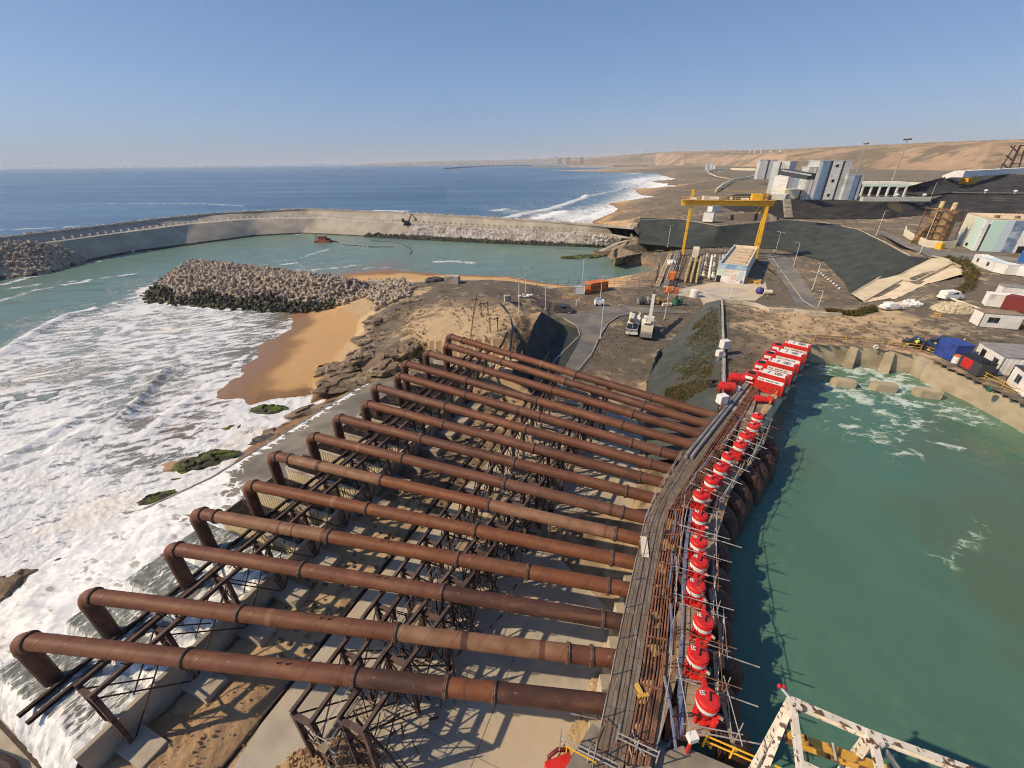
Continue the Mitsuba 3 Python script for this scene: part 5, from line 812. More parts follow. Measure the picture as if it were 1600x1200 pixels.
def wall_run(name, pts, thick, z0, z1, side, matn, label):
    """A retaining wall along pts (its water face), thickened to the given side; coping 3 cm proud."""
    k = thing(name, label, 'wall'); P = [P3(p)[:2] for p in pts]
    for a, b in zip(P[:-1], P[1:]):
        d = (b - a) / np.linalg.norm(b - a); nrm = np.array([d[1], -d[0]]) * side; L = np.linalg.norm(b - a); n = max(1, int(L / 6.5))
        for j in range(n):
            u, w = a + (b - a) * j / n + d * (.012 if j else 0), a + (b - a) * (j + 1) / n - d * (.012 if j < n - 1 else 0)
            q = [u, w, w + nrm * thick, u + nrm * thick]; part(k, 'panel', MB().hexa(np.array([[*x, z0] for x in q]), np.array([[*x, z1] for x in q])), matn)
    return k
k1 = wall_run('basin_wall', [(30.56, 43.5), (51.31, 66.91)], .75, 0.5, 8.0, -1, 'mat_wall', 'pale retaining wall of the basin beside the red power packs')
k2 = wall_run('basin_wall', [(52.41, 68.4), (60.14, 66.46), (66.73, 63.31), (66.58, 60.31)], .9, 0.5, 7.5, -1, 'mat_wall', 'buttressed far retaining wall of the basin')
k3 = wall_run('basin_wall', [(66.58, 60.31)] + [(67.4, 53.66), (67.06, 47.34), (66.46, 29.95)], .9, 0.5, 7.1, -1, 'mat_wall', 'long right hand retaining wall of the basin')
for a in [(58.63, 66.79), (63.24, 64.73)]:
    n_ = P3([(60.14, 66.46), (66.73, 63.31)][1]) - P3([(60.14, 66.46), (66.73, 63.31)][0]); d = n_ / np.linalg.norm(n_); nn = np.array([d[1], -d[0]]); a = P3(a)
    q = [a - d * .6, a + d * .6]; B = [*q, *[x + nn * 1.9 for x in q[::-1]]]; Tt = [*q, *[x + nn * .35 for x in q[::-1]]]
    part(k2, 'buttress', MB().hexa(np.array([[*x, 2.0] for x in B]), np.array([[*x, 7.4] for x in Tt])), 'mat_wall')
pp = [P3(x) for x in [(66.69, 62.54), (66.66, 61.91)]]
part(k2, 'pilaster', MB().hexa(np.array([[*pp[0], 2.0], [*pp[1], 2.0], [*(pp[1] - [.1, .5]), 2.0], [*(pp[0] - [.1, .5]), 2.0]]), np.array([[*pp[0], 7.45], [*pp[1], 7.45], [*(pp[1] - [.1, .5]), 7.45], [*(pp[0] - [.1, .5]), 7.45]])), 'mat_concrete')
mat('red_coping', principled(mottled((0.28, 0.12, 0.085), (0.36, 0.17, 0.12), 1.2), 0.8))
cp = lambda pl, o: [P3(x) for x in pl]
part(k3, 'coping', MB().bar((69.25, 62.54, 7.13), (68.55, 48.43, 7.13), .5, .12).bar((68.55, 48.43, 7.13), (67.65, 30.77, 7.13), .5, .12), 'mat_red_coping'); part(k2, 'coping', MB().bar((53.5, 69.44, 7.55), (61.08, 67.46, 7.55), .35, .1).bar((61.08, 67.46, 7.55), (67.81, 64.23, 7.55), .35, .1), 'mat_red_coping')
for i, (a, nm) in enumerate(zip([(52.88, 59.45), (57.96, 57.84), (62.89, 55.69)], ['leftmost', 'middle', 'rightmost'])):
    L, w = 1.75, .85; pr = [(-L, -w * .45), (-L * .72, -w), (L * .8, -w), (L, -w * .3), (L, w * .4), (L * .78, w), (-L * .7, w), (-L, w * .5)]
    rz = -.30; pts = [(a[0] + x * math.cos(rz) - y * math.sin(rz), a[1] + x * math.sin(rz) + y * math.cos(rz)) for x, y in pr]
    m = MB().prism(pts, 1.0, 4.85 + .1 * i); t2 = [(a[0] + (p_[0] - a[0]) * .9, a[1] + (p_[1] - a[1]) * .9) for p_ in pts]; m.prism(t2, 4.86 + .1 * i, 4.98 + .1 * i)
    solo('breaker_pier', m, 'mat_wall', f'{nm} of the three blunt concrete piers standing in the basin', 'pier', 'concrete piers in the basin')
for pts, th, wt in (([(30.56, 43.5), (51.31, 66.91)], .75, 7.94), ([(52.41, 68.4), (60.14, 66.46), (66.73, 63.31), (66.58, 60.31)], .9, 7.44), ([(66.58, 60.31)] + [(67.4, 53.66), (67.06, 47.34), (66.46, 29.95)], .9, 7.04)):
    P = [P3(p) for p in pts]; nr = [np.array([-(b - a)[1], (b - a)[0]]) / np.linalg.norm(b - a) for a, b in zip(P[:-1], P[1:])]; nr = [nr[0]] + [(a + b) / np.linalg.norm(a + b) for a, b in zip(nr[:-1], nr[1:])] + [nr[-1]]
    struct('wall_walk', loft([[*(p + q * (th - .02)), wt] for p, q in zip(P, nr)], [[*(p + q * 4.2), 7.72] for p, q in zip(P, nr)], 60, 5), 'mat_yard_dirt')
for pts, lab in (([(53.98, 70.16), (58.52, 68.83)], 'first yellow guard rail panel on the far basin wall, next to the corner'), ([(59.31, 68.51), (63.47, 66.94)], 'yellow guard rail panel on the far basin wall holding the lifebuoy'), ([(64.21, 66.64), (68.05, 64.61)], 'yellow guard rail panel on the far basin wall by the workers'), ([(68.63, 65.06), (69.27, 62.41), (68.77, 54.86), (68.33, 48.31), (67.9, 41.23)], 'long yellow guard rail on the right hand basin wall')):
    railing('guard_rail', [(*x, 7.35 if 'long' in lab else 7.55) for x in pts], lab, 'guard rail', 'mat_yellow', 'yellow guard rails round the basin', gap=2.6, rr=.035)
railing('guard_rail', [(*x, 8.0) for x in [(30.71, 43.93), (39.71, 54.14), (51.45, 67.49)]], 'orange guard rail on the wall beside the red power packs', 'guard rail', 'mat_old_yellow', gap=2.2, rr=.04)
mat('buoy', principled((0.75, 0.72, 0.66), 0.5)); t = trimesh.creation.torus(.34, .1, 20, 10); t.apply_transform(trimesh.transformations.rotation_matrix(PI / 2, [1, 0, 0])); t.apply_translation((60.97, 65.29, 8.1)); t.apply_translation([0, -.1, 0])
solo('lifebuoy', t, 'mat_buoy', 'white ring lifebuoy hung on the yellow rail', 'lifebuoy', smooth=40)

# ---------------------------------------------------------------- roads, slopes and the upper yard
def flat(name, poly, z, matn, step=4.0, label=None): return struct(name, sheet(poly, lambda p: np.full(len(p), z), step), matn, label=label)
flat('access_road', [(9.03, 79.54), (15.79, 92.46), (16.02, 99.46), (13.12, 104.9), (11.28, 106.51), (14.36, 113), (23.57, 115.04), (33.36, 114.71), (47.08, 109.66), (47.29, 107.48), (37.88, 108.86), (28.3, 105.97), (24.09, 100.16), (21.15, 93.14), (16.74, 80.65), (13.02, 73.41), (9.01, 65.25), (6.24, 59.21), (2.58, 59.28), (5.26, 68.25)], 0.16, 'mat_asphalt')
flat('inner_road', [(108.81, 184.94), (115.25, 179.1), (82.11, 105.31), (75.58, 105.52), (87.15, 131.72)], 0.16, 'mat_asphalt')
flat('building_pad', [(52.37, 131.6), (67.61, 139.83), (84.28, 139.16), (78.88, 127.63), (70.22, 118.44), (61.35, 120.03), (53.72, 114.09), (55.62, 121.55), (50.24, 124.44)], 0.14, 'mat_slab')
flat('pit_floor', [(12.62, 100.33), (16.38, 96.56), (16.48, 93.11), (15.04, 88.36), (11.15, 77.46), (7.97, 68.58), (5.36, 61.63), (2.66, 64.35), (5.22, 73.47), (7.27, 80.75), (10.67, 92.04)], 0.22, 'mat_geotextile')
flat('plant_road', [(159.95, 195.1), (162.11, 191.07), (149.03, 162.47), (145.93, 148.42), (152.03, 140.17), (173.86, 129.05), (158.3, 116.22), (140.85, 128.81), (133.59, 136.93), (140.38, 154.91)], 8.15, 'mat_asphalt')
def kb(pts, z, w=.2, h=.16):
    m = MB()
    for a, b in zip(pts[:-1], pts[1:]): m.bar((*a, z), (*b, z), w, h)
    return m
for nm, pts, z in (('road_kerb', [(9, 65.18), (13.17, 74.47), (16.95, 81.88), (21.28, 93.87), (24.16, 100.51), (28.39, 106.37), (34.59, 109.39)], .2), ('road_kerb', [(5.25, 68.17), (8.95, 78.81), (15.92, 92.35), (16.18, 98.42), (13.44, 104.78)], .2), ('road_kerb', [(110.55, 184.63), (83.6, 117.77), (82.02, 105.2)], .2), ('pad_kerb', [(82.5, 139.84), (79.14, 130.35), (76.51, 123.28)], .2), ('slope_kerb', [(71.12, 243.14), (92.27, 244.26), (100.24, 214.88), (115.75, 223.32), (145.95, 236.8), (156.76, 222.56), (156.08, 199.8), (142.31, 167.51), (129.06, 139.5)], 8.1)):
    struct(nm, kb(pts, z + .02, .35 if nm == 'slope_kerb' else .2), 'mat_kerb' if nm == 'slope_kerb' else 'mat_concrete')
# geotextile slopes
for nm, m_, mt in SLOPES: struct(nm, m_, mt, True)
# dry plants on the slopes
def scrub(name, A, B, n, size, label, seed, matn='mat_dry_plant', wf=lambda w: w):
    spread = size < .3
    r = np.random.default_rng(seed); A, B = np.array(A), np.array(B); m = MB(); L = np.linspace(0, 1, len(A))
    for _ in range(n):
        u, w = r.random(), wf(r.random()); a = np.array([np.interp(u, L, A[:, k]) for k in range(3)]); b = np.array([np.interp(u, L, B[:, k]) for k in range(3)]); p = a * (1 - w) + b * w
        if spread and nz(p[None], 5.0, 3, 4.4)[0] < -.02 - .1 * r.random(): continue
        s = size * r.uniform(.4, 1.4)
        for _ in range(7):
            d = r.normal(size=3); d[2] = abs(d[2]) + .25; d /= np.linalg.norm(d); e = np.cross(d, r.normal(size=3)); e /= np.linalg.norm(e) + 1e-9
            m.add([p + e * s * .16, p - e * s * .16, p + d * s], [[0, 1, 2]])
    stuff(name, m, matn, label, 'plants')
scrub('slope_scrub', [(46.54, 92.78, 7.7), (35.89, 67.96, 7.5), (28.89, 54.69, 7), (24.09, 46.59, 6.6)], [(42.62, 93.17, 2.6), (32.89, 76.59, 2.6), (25.82, 62.77, 2.8), (22.02, 52.4, 3)], 4600, .27, 'dry yellow green weeds growing in a band down the grey slope', 3)
scrub('fence_scrub', [(66.23, 85.65, 7.7), (70.6, 84.22, 7.7), (78.07, 87.92, 7.7)], [(66.7, 84.35, 7.7), (69.79, 82.19, 7.7), (76.75, 85.31, 7.7)], 420, .9, 'green bushes along the low wall above the inner road', 4)
scrub('road_scrub', [(139.04, 139.51, 8), (128.18, 121.42, 8), (118.01, 108.4, 7.7), (103.72, 96.96, 7.7)], [(143.18, 135.19, 8), (129.67, 117.38, 8), (112.29, 101.15, 7.7), (94.34, 93.11, 7.7)], 420, .9, 'straggling bushes between the plant road and the concrete chute', 6)
scrub('shore_scrub', [(-35.15, 108.01, 0.5), (-28.55, 100.79, 1.5), (-20.45, 83.95, 1.5), (-24.51, 77.11, -0.5)], [(-28.41, 115.61, 2), (-19.69, 106.22, 3), (-17.24, 77.65, 2), (-19.74, 73.47, 0.5)], 320, .4, 'brown scrub on the rocky shore behind the beach', 8, 'mat_dry_plant')
m = MB(); r = np.random.default_rng(77); base = trimesh.creation.icosphere(0, 1.0)
for poly, n in (([(12.3, 68.4), (20.91, 59.19), (27.75, 79.43), (49.95, 113.49), (56.37, 141.7), (16.41, 131.21), (16.62, 103.75), (19.89, 94.44)], 450), ([(48.75, 91.57), (67.84, 82.14), (85.11, 79.64), (90.37, 69.22), (69.04, 65.44), (52.81, 68.73), (41.41, 62.18), (31.2, 53.49)], 350), ([(-17.1, 111.85), (6.78, 105.33), (1.27, 73.41), (-10.2, 78.38)], 400), ([(-17.82, 17.52), (-11.11, 32.09), (-3.53, 44.82), (-0.09, 49.04), (5.22, 59.5), (-11.46, 66.45), (-22.08, 49.41), (-24.4, 26.21)], 900), ([(70.88, 112.79), (77.63, 128.92), (81.36, 118.52), (102.75, 127.97), (124.21, 169.3), (115.38, 189.79)], 300)):
    P = sg.Polygon(poly); x0, y0, x1, y1 = P.bounds; q = r.uniform((x0, y0), (x1, y1), (n * 3, 2)); q = q[shapely.contains_xy(P, q[:, 0], q[:, 1])][:n]; z = land(q)[:, 0]
    for a, h in zip(q, z): m.add(base.vertices * r.uniform(.06, .26) * r.uniform(.5, 1.2, (1, 3)) + [*a, h + .12], base.faces)
stuff('loose_stones', m, 'mat_yard_dirt', 'loose stones strewn over the yards and the dirt hill', 'stones')
# concrete chute in two flights
def up(pl, z): return [P3(p)[:3] + [0, 0, z] for p in pl]
struct('chute', loft(up(chA, .5), up(chB, .5), 60, 6), 'mat_ramp'); struct('chute', loft(up(chB, .2), up(chC, .35), 60, 8), 'mat_ramp')
m = MB(); [m.bar(a, b, .3, .35) for a, b in zip(up(chA, .6)[:-1], up(chA, .6)[1:])]; [m.bar(a, b, .3, .5) for a, b in zip(up(chB, .5)[:-1], up(chB, .5)[1:])]; struct('chute_rim', m, 'mat_ramp')
# low wall along the crest of the slopes
k = thing('crest_wall', 'low pale block wall along the crest of the slope', 'wall')
for a, b in zip([(47.81, 93.4), (42.14, 80.38), (37.69, 70.16), (34.11, 61.92), (31.06, 55.14), (28.05, 48.6)][:-1], [(47.81, 93.4), (42.14, 80.38), (37.69, 70.16), (34.11, 61.92), (31.06, 55.14), (28.05, 48.6)][1:]): part(k, 'block', MB().bar((*a, 8.0), (*(P3(b) * .97 + P3(a) * .03), 7.9), .3, .5), 'mat_kerb')
k = thing('crest_wall', 'low broken wall between the sandy upper yard and the inner road', 'wall'); pl = [(47.81, 93.4), (51.66, 91.78), (53.51, 89.81), (54.77, 85.71), (59.4, 85.56), (62.04, 83.77), (62.82, 83.33), (67.41, 82.37)]
for a, b in zip(pl[:-1], pl[1:]): part(k, 'block', MB().bar((*a, 7.9), (*(P3(b) * .96 + P3(a) * .04), 7.9), .45, .8), 'mat_kerb')
railing('mesh_fence', [(*x, 7.7) for x in [(47.69, 93.74), (38.89, 73.58), (32.75, 59.73), (26.72, 46.33)]], 'thin wire fence along the crest of the grey slope', 'fence', 'mat_galv', gap=3.0, rr=.02, rpost=.035, h=1.4, mids=(.66, .33))
for p, q, lab in (((34.82, 63.92, 7.7), 2.1, 'largest pale floodlight box on the crest wall'), ((32.91, 61.34, 7.4), 1.5, 'small pale floodlight box outside the crest wall'), ((26.59, 46.34, 7.6), 1.8, 'pale floodlight box beside the far end of the walkway')):
    k = thing('floodlight', lab, 'floodlight', None); p = P3(p)[:3]; part(k, 'pole', MB().tube(p, p + [0, 0, 1.1], .07, 8), 'mat_galv'); part(k, 'housing', MB().box(p + [0, 0, 1.1 + q * .32], (q * .62, q * .5, q * .62), .3), 'mat_white'); part(k, 'lens', MB().box(p + [q * .32, .1, 1.1 + q * .32], (.05, q * .4, q * .5), .3), 'mat_black')
# hose reels
for p, lab in (((29, 50.15, 8.2), 'red hose reel lying nearest the walkway end'), ((31.61, 52.73, 8.2), 'smaller red hose reel behind the first')):
    k = thing('hose_reel', lab, 'hose reel'); p = P3(p)[:3]; d = np.array([.97, -.24, 0]); q = np.array([.24, .97, 0])
    part(k, 'drum', MB().tube(p - d * .95 + [0, 0, .8], p + d * .95 + [0, 0, .8], .62, 20), 'mat_red', 40); part(k, 'frame', MB().bar(p - d * 1.1, p - d * 1.1 + [0, 0, .9], .12).bar(p + d * 1.1, p + d * 1.1 + [0, 0, .9], .12).bar(p - d * 1.1, p + d * 1.1, .12), 'mat_red'); part(k, 'motor', MB().box(p + d * 1.35 + [0, 0, .7], (.45, .5, .6), -.24), 'mat_white')
solo('hose_pile', (lambda m: [m.path([P3((29.27, 53.51, 7.2)) + [math.cos(a) * r_, math.sin(a) * r_ * .7, .2 + .1 * j] for a in np.linspace(j, j + 6, 20)], .07, 6) for j, r_ in enumerate((1.1, .9, 1.3, .7, 1.2))] and m)(MB()), 'mat_black', 'heap of black hoses spilling over the crest by the hose reels', 'hoses', smooth=50)
# power packs
pk = Proto(); Wd, Dp, Hh = 3.5, 1.75, 2.7
pk.add('housing', MB().box((0, Dp / 2, Hh / 2 + .15), (Wd, Dp, Hh)), 'mat_red')
m = MB()
for x in np.arange(-1.55, 1.6, .31): m.box((x, -.03, .95), (.14, .06, 1.3))
pk.add('side_rib', m, 'mat_red', kind='stuff')
m = MB()
for x in np.arange(-1.55, 1.6, .31): m.box((x, -.03, 2.55), (.16, .06, .42))
pk.add('vent', m, 'mat_red', kind='stuff'); pk.add('name_band', MB().box((.05, -.05, 2.02), (3.1, .04, .5)), 'mat_white')
m = MB()                                                 # the print on the band, too small in the photograph to be read
for j, x in enumerate([-1.25, -1.1, -.95, -.8, -.45, -.28, -.14, .02, .2, .32, .5, .72, .86, 1.0]): m.box((x, -.08, 2.0 + .02 * (j % 2)), (.10 - .03 * (j % 3 == 1), .012, .2 - .06 * (j % 2)))
pk.add('band_print', m, 'mat_dark_grey', kind='stuff')
pk.add('roof_panel', MB().box((.05, Dp / 2, Hh + .17), (2.9, Dp - .3, .05)), 'mat_white')
t = trimesh.creation.annulus(.34, .47, .02, sections=28); t.apply_translation([.55, Dp / 2, Hh + .21]); pk.add('roof_emblem', t, 'mat_dark_grey')
m = MB()
for y in (-.14, 0, .14): m.box((.55, Dp / 2 + y, Hh + .21), (.44 - abs(y), .07, .02))
for y in (-.4, -.13, .14, .4): m.box((-.55 + .08 * y, Dp / 2 + y, Hh + .21), (.2, .14, .02))
pk.add('roof_lettering', m, 'mat_dark_grey', kind='stuff'); pk.add('lamp', MB().lathe([(.12, 0), (.12, .2), (0, .25)], (-1.55, .35, Hh + .15), 8), 'mat_white'); pk.add('exhaust', MB().tube((1.55, .3, Hh), (1.55, .3, Hh + .5), .1, 8), 'mat_red', 40)
pk.add('cooler', MB().box((-2.55, Dp * .55, 1.1), (1.45, 1.5, 1.9)), 'mat_red'); pk.add('cooler_plate', MB().box((-2.55, -.24 + .02, 1.75), (.95, .06, .42)).box((-2.55, -.2, 1.1), (1.3, .03, .1)), 'mat_white')
pk.add('cooler_fan', MB().lathe([(.5, 0), (.5, .05), (0, .05)], (-2.55, Dp * .55, 2.06), 20), 'mat_black'); pk.add('skid', MB().box((-.4, Dp / 2, .1), (5.4, 1.9, .2)), 'mat_dark_grey'); pk.add('side_door', MB().box((1.77, Dp / 2, 1.2), (.04, 1.2, 1.7)), 'mat_dark_grey')
pa = P3((34.58, 50.13, 7.75)); pb = P3((43.98, 60.31, 7.75)); dv = (pb - pa) / 3
prz = math.atan2(*(P3((35.37, 49.06, 7.75)) - P3((33.48, 50.88, 7.75)))[[1, 0]])
for i, lab in enumerate(['nearest red power pack with white roof panel, beside the walkway end', 'second red power pack with white roof panel', 'third red power pack with white roof panel', 'farthest red power pack with white roof panel']):
    pk.put('power_pack', lab, 'power pack', pa + dv * i, prz, 'red power packs by the basin')
k = thing('pump_skid', 'red skid mounted pump between the walkway end and the nearest power pack', 'pump'); c = P3((32.71, 47.49, 7.9))
part(k, 'casing', MB().tube(c + [-1, .3, .55], c + [.6, -.1, .55], .5, 16, .35), 'mat_red', 40); part(k, 'cone', MB().tube(c + [.6, -.1, .55], c + [1.3, -.25, .55], .62, 16, .2), 'mat_red', 40); part(k, 'base', MB().box(c + [0, .1, .05], (2.6, 1.0, .14), -.24), 'mat_dark_grey')
scrub('wall_bush', [(48.67, 64.67, 7.8), (49.64, 65.19, 7.8)], [(47.19, 62.6, 7.8), (48.44, 63.61, 7.8)], 60, .7, 'small green bush beside the farthest power pack', 12)
# cabins, containers
def box_frame(A, B):
    A, B = P3(A), P3(B); d = B - A; return A, math.atan2(d[1], d[0]), float(np.linalg.norm(d[:2]))
def cabin(A, B, depth, h, label, wall='mat_white', roof='mat_grey', windows=(), doors=(), ribs=True, cat='cabin', name='cabin', over=.08, group=None, pitched=0.0):
    """Front edge from A (left) to B (right); the cabin stands behind it. windows, doors: (centre as a share of the front, width, sill, height)."""
    A, rz, w = box_frame(A, B); p = Proto()
    p.add('wall', MB().box((w / 2, depth / 2, h / 2), (w, depth, h)), wall)
    if pitched: p.add('roof', MB().hexa(np.array([[-over, -over, h], [w + over, -over, h], [w + over, depth + over, h], [-over, depth + over, h]]), np.array([[-over, -over, h + .1], [w + over, -over, h + .1], [w + over, depth + over, h + pitched], [-over, depth + over, h + pitched]])), roof)
    else: p.add('roof', MB().box((w / 2, depth / 2, h + .05), (w + 2 * over, depth + 2 * over, .1)), roof)
    for x, ww, s, hh in windows:
        wk = p.add('window', MB().box((x * w, -.02, s + hh / 2), (ww, .06, hh)), 'mat_glass'); p.add(wk + '__frame', MB().box((x * w, -.03, s - .04), (ww + .14, .1, .07)).box((x * w, -.03, s + hh + .03), (ww + .14, .1, .07)).box((x * w, -.04, s + hh / 2), (.06, .09, hh)), 'mat_grey')
    for x, ww, hh in doors: p.add('door', MB().box((x * w, -.015, hh / 2), (ww, .06, hh)), 'mat_black')
    if ribs:
        m = MB(); [m.box((x, -.025, h / 2), (.1, .05, h - .2)) for x in np.arange(.3, w - .1, .62) if all(abs(x - a * w) > b / 2 + .1 for a, b, *_ in list(windows) + list(doors))]
        [m.box((sx, y, h / 2), (.05, .1, h - .2)) for y in np.arange(.3, depth - .1, .6) for sx in (-.025, w + .025)]
        p.add('panel_rib', m, wall, kind='stuff')
    p.add('corner_post', MB().box((-.02, -.02, h / 2), (.12, .12, h)).box((w + .02, -.02, h / 2), (.12, .12, h)), roof if cat == 'cabin' else wall)
    return p.put(name, label, cat, A, rz, group)
mat('roof_brown', principled(mottled((0.20, 0.15, 0.105), (0.28, 0.21, 0.15), 1.0), 0.85)); mat('blue_bright', principled((0.03, 0.16, 0.48), 0.5))
PB = 7.7
cabin((88.43, 75.57, 7.7), (93.94, 73.68, 7.7), 3.0, 2.6, 'long white cabin with one dark window and a brown roof', roof='mat_roof_brown', windows=[(.3, 1.6, 1.0, .9)])
cabin((102.17, 88.03, 7.7), (110.37, 82.95, 7.7), 2.6, 2.5, 'white container behind the maroon one', roof='mat_white', cat='container', name='container')
cabin((110.73, 93.54, 7.7), (118.15, 89.82, 7.7), 2.6, 2.6, 'white container farthest back, with a ribbed roof', roof='mat_grey', cat='container', name='container')
cabin((103.58, 86.17, 7.7), (105.44, 82.28, 7.7), 2.5, 2.7, 'maroon container among the white ones', wall='mat_maroon', roof='mat_maroon', cat='container', name='container')
fr_ = [(139.03, 129.19), (136.44, 124.01), (134.12, 118.4), (133.77, 114.61), (135.85, 113.79), (136.91, 111.59), (137.84, 108.79)]
for i, (a, b) in enumerate(zip(fr_[:-1], fr_[1:])):
    cabin((*a, 7.9), (*b, 7.9), 2.6, 2.6, f'white site cabin with blue trim, {["first", "second", "third", "fourth", "fifth", "sixth"][i]} from the left in the bent row', roof='mat_pale_blue' if i % 3 else 'mat_white', windows=[(.5, 1.1, 1.0, .9)] if i in (0, 1) else [], group='white site cabins by the plant road')
cabin((152.26, 128.55, 7.9), (156.64, 123.93, 7.9), 4.5, 2.9, 'bright blue site cabin behind the white row', wall='mat_blue_bright', roof='mat_blue_bright')
def skew(front, label, depth, h, **kw): return cabin(*front, depth, h, label, **kw)
skew(((73.27, 61.17, 7.7), (71.34, 55.48, 7.7)), 'white cabin with a dark open door and grey ribbed roof', 5.8, 2.7, roof='mat_grey', windows=[(.78, 1.0, 1.0, 1.0)], doors=[(.28, 1.0, 2.2)], pitched=.35)
skew(((70.03, 52.85, 7.7), (67.95, 48.48, 7.7)), 'white cabin at the right edge of the picture beside the guard rail', 6.0, 2.7, roof='mat_dark_grey', windows=[(.4, 1.0, 1.0, 1.0)], pitched=.3)
skew(((68.93, 63.06, 7.7), (68.88, 60.06, 7.7)), 'royal blue container near the corner of the basin', 2.6, 2.6, wall='mat_blue', roof='mat_blue', cat='container', name='container')
k = thing('generator', 'dark grey generator set with a bright red door panel', 'generator'); A, rz, w = box_frame((68.46, 58.65, 7.7), (67.88, 54.92, 7.7)); pr = Proto()
pr.add('body', MB().box((w / 2, .95, 1.0), (w, 1.9, 1.9)), 'mat_dark_grey'); pr.add('door', MB().box((w * .4, -.03, 1.05), (w * .45, .06, 1.4)), 'mat_red'); pr.add('silencer', MB().tube((w * .7, .9, 2.1), (w * .95, .9, 2.1), .22, 12), 'mat_black', 40); pr.add('roof', MB().box((w / 2, .95, 2.0), (w + .1, 2.0, .1)), 'mat_black')
for r_, d_, l_ in pr.parts: scene[k + '__' + r_] = {**d_, 'to_world': T().translate([float(x) for x in A]).rotate([0, 0, 1], math.degrees(rz))}
k = thing('drum', 'small white drum with a red lid beside the generator', 'drum'); c = P3((69.13, 59.57, 7.7)); part(k, 'barrel', MB().tube(c, c + [0, 0, 1.1], .5, 16), 'mat_white', 40); part(k, 'lid', MB().tube(c + [0, 0, 1.1], c + [0, 0, 1.25], .52, 16), 'mat_orange', 40)
solo('plant_tub', MB().lathe([(.3, 0), (.42, .5), (.36, .5), (.3, .4), (0, .4)], (65.17, 50.39, 7.75), 12), 'mat_green', 'green tub under the right hand guard rail', 'tub', smooth=40)
# cars
def car_mesh(L, Wd, H, boxy):
    prof = [(-L / 2, .35), (-L / 2 + .05, .8), (-L / 2 + (.25 if boxy else .8), H * .62), (-L * .28, H) if not boxy else (-L / 2 + .35, H), (L * .12 if not boxy else L * .22, H), (L * .26 if not boxy else L * .34, H * .62), (L / 2 - .1, H * .52), (L / 2, .4), (L / 2 - .1, .25), (-L / 2 + .1, .25)]
    n = len(prof); v = []
    for y, k in ((-Wd / 2, .88), (-Wd / 2, 1), (Wd / 2, 1), (Wd / 2, .88)):
        for x, z in prof: v.append((x, y * (1 - .13 * max(0, (z - H * .62) / (H * .38))), z if k == 1 else z))
    v = np.array(v); a, b = v[n:2 * n], v[2 * n:3 * n]; m = MB(); i = np.arange(n); j = (i + 1) % n
    m.add(np.vstack([a, b]), np.c_[i, i + n, j + n, j]); tri = np.asarray(manifold3d.triangulate([np.array(prof)[::-1]])); tri = n - 1 - tri
    m.add(a, tri[:, ::-1]); m.add(b, tri); t = trimesh.Trimesh(*m.get()); t.merge_vertices(); t.fix_normals(); return t
def car(p, rz, label, paint, L=4.5, Wd=1.8, H=1.45, boxy=False, name='car', cat='car'):
    q = Proto(); q.add('body', car_mesh(L, Wd, H, boxy), paint, 30); w = Wd / 2 + .006
    for s in (-1, 1):
        q.add('side_window', MB().poly([(-L * .26, s * w * .95, H * .66), (L * .2, s * w * .95, H * .66), (L * .1, s * w * .88, H * .93), (-L * .24, s * w * .88, H * .93)][::s]), 'mat_glass')
        for x in (-L * .31, L * .31): wk = q.add('wheel', MB().tube((x, s * (w - .18), .33), (x, s * (w + .02), .33), .33, 16), 'mat_tyre', 40); q.add(wk + '__rim', MB().tube((x, s * (w + .02), .33), (x, s * (w + .035), .33), .2, 12), 'mat_galv', 40)
    q.add('windscreen', MB().poly([(L * .265, -w * .8, H * .66), (L * .265, w * .8, H * .66), (L * .135, w * .72, H * .96), (L * .135, -w * .72, H * .96)] if not boxy else [(L * .345, -w * .8, H * .66), (L * .345, w * .8, H * .66), (L * .235, w * .72, H * .96), (L * .235, -w * .72, H * .96)]), 'mat_glass')
    for s in (-1, 1): q.add('headlight', MB().box((L / 2 - .06, s * Wd * .36, H * .46), (.08, .3, .14)), 'mat_white'); q.add('tail_light', MB().box((-L / 2 + .03, s * Wd * .4, H * .55), (.06, .18, .2)), 'mat_red')
    return q.put(name, label, cat, p, rz)
def head(a, b): d = P3(b) - P3(a); return math.atan2(d[1], d[0])
car(lerp((68.15, 67.25, 7.68), (69.82, 64.41, 7.68), .5), head((68.15, 67.25, 7.68), (69.82, 64.41, 7.68)), 'black car nearest the workers by the basin corner', 'mat_car_paint', 4.6)
car(lerp((72.96, 67.7, 7.68), (75.1, 64.82, 7.68), .5), head((72.96, 67.7, 7.68), (75.1, 64.82, 7.68)), 'black car behind the royal blue container', 'mat_car_paint', 4.6)
car((80.58, 86.55, 7.68), .05, 'small white car beside the bushes on the upper yard', 'mat_white', 4.2)
car((99.5, 93.5, 7.68), .1, 'white van at the end of the long log', 'mat_white', 4.8, 1.9, 1.9, True, 'van', 'van')
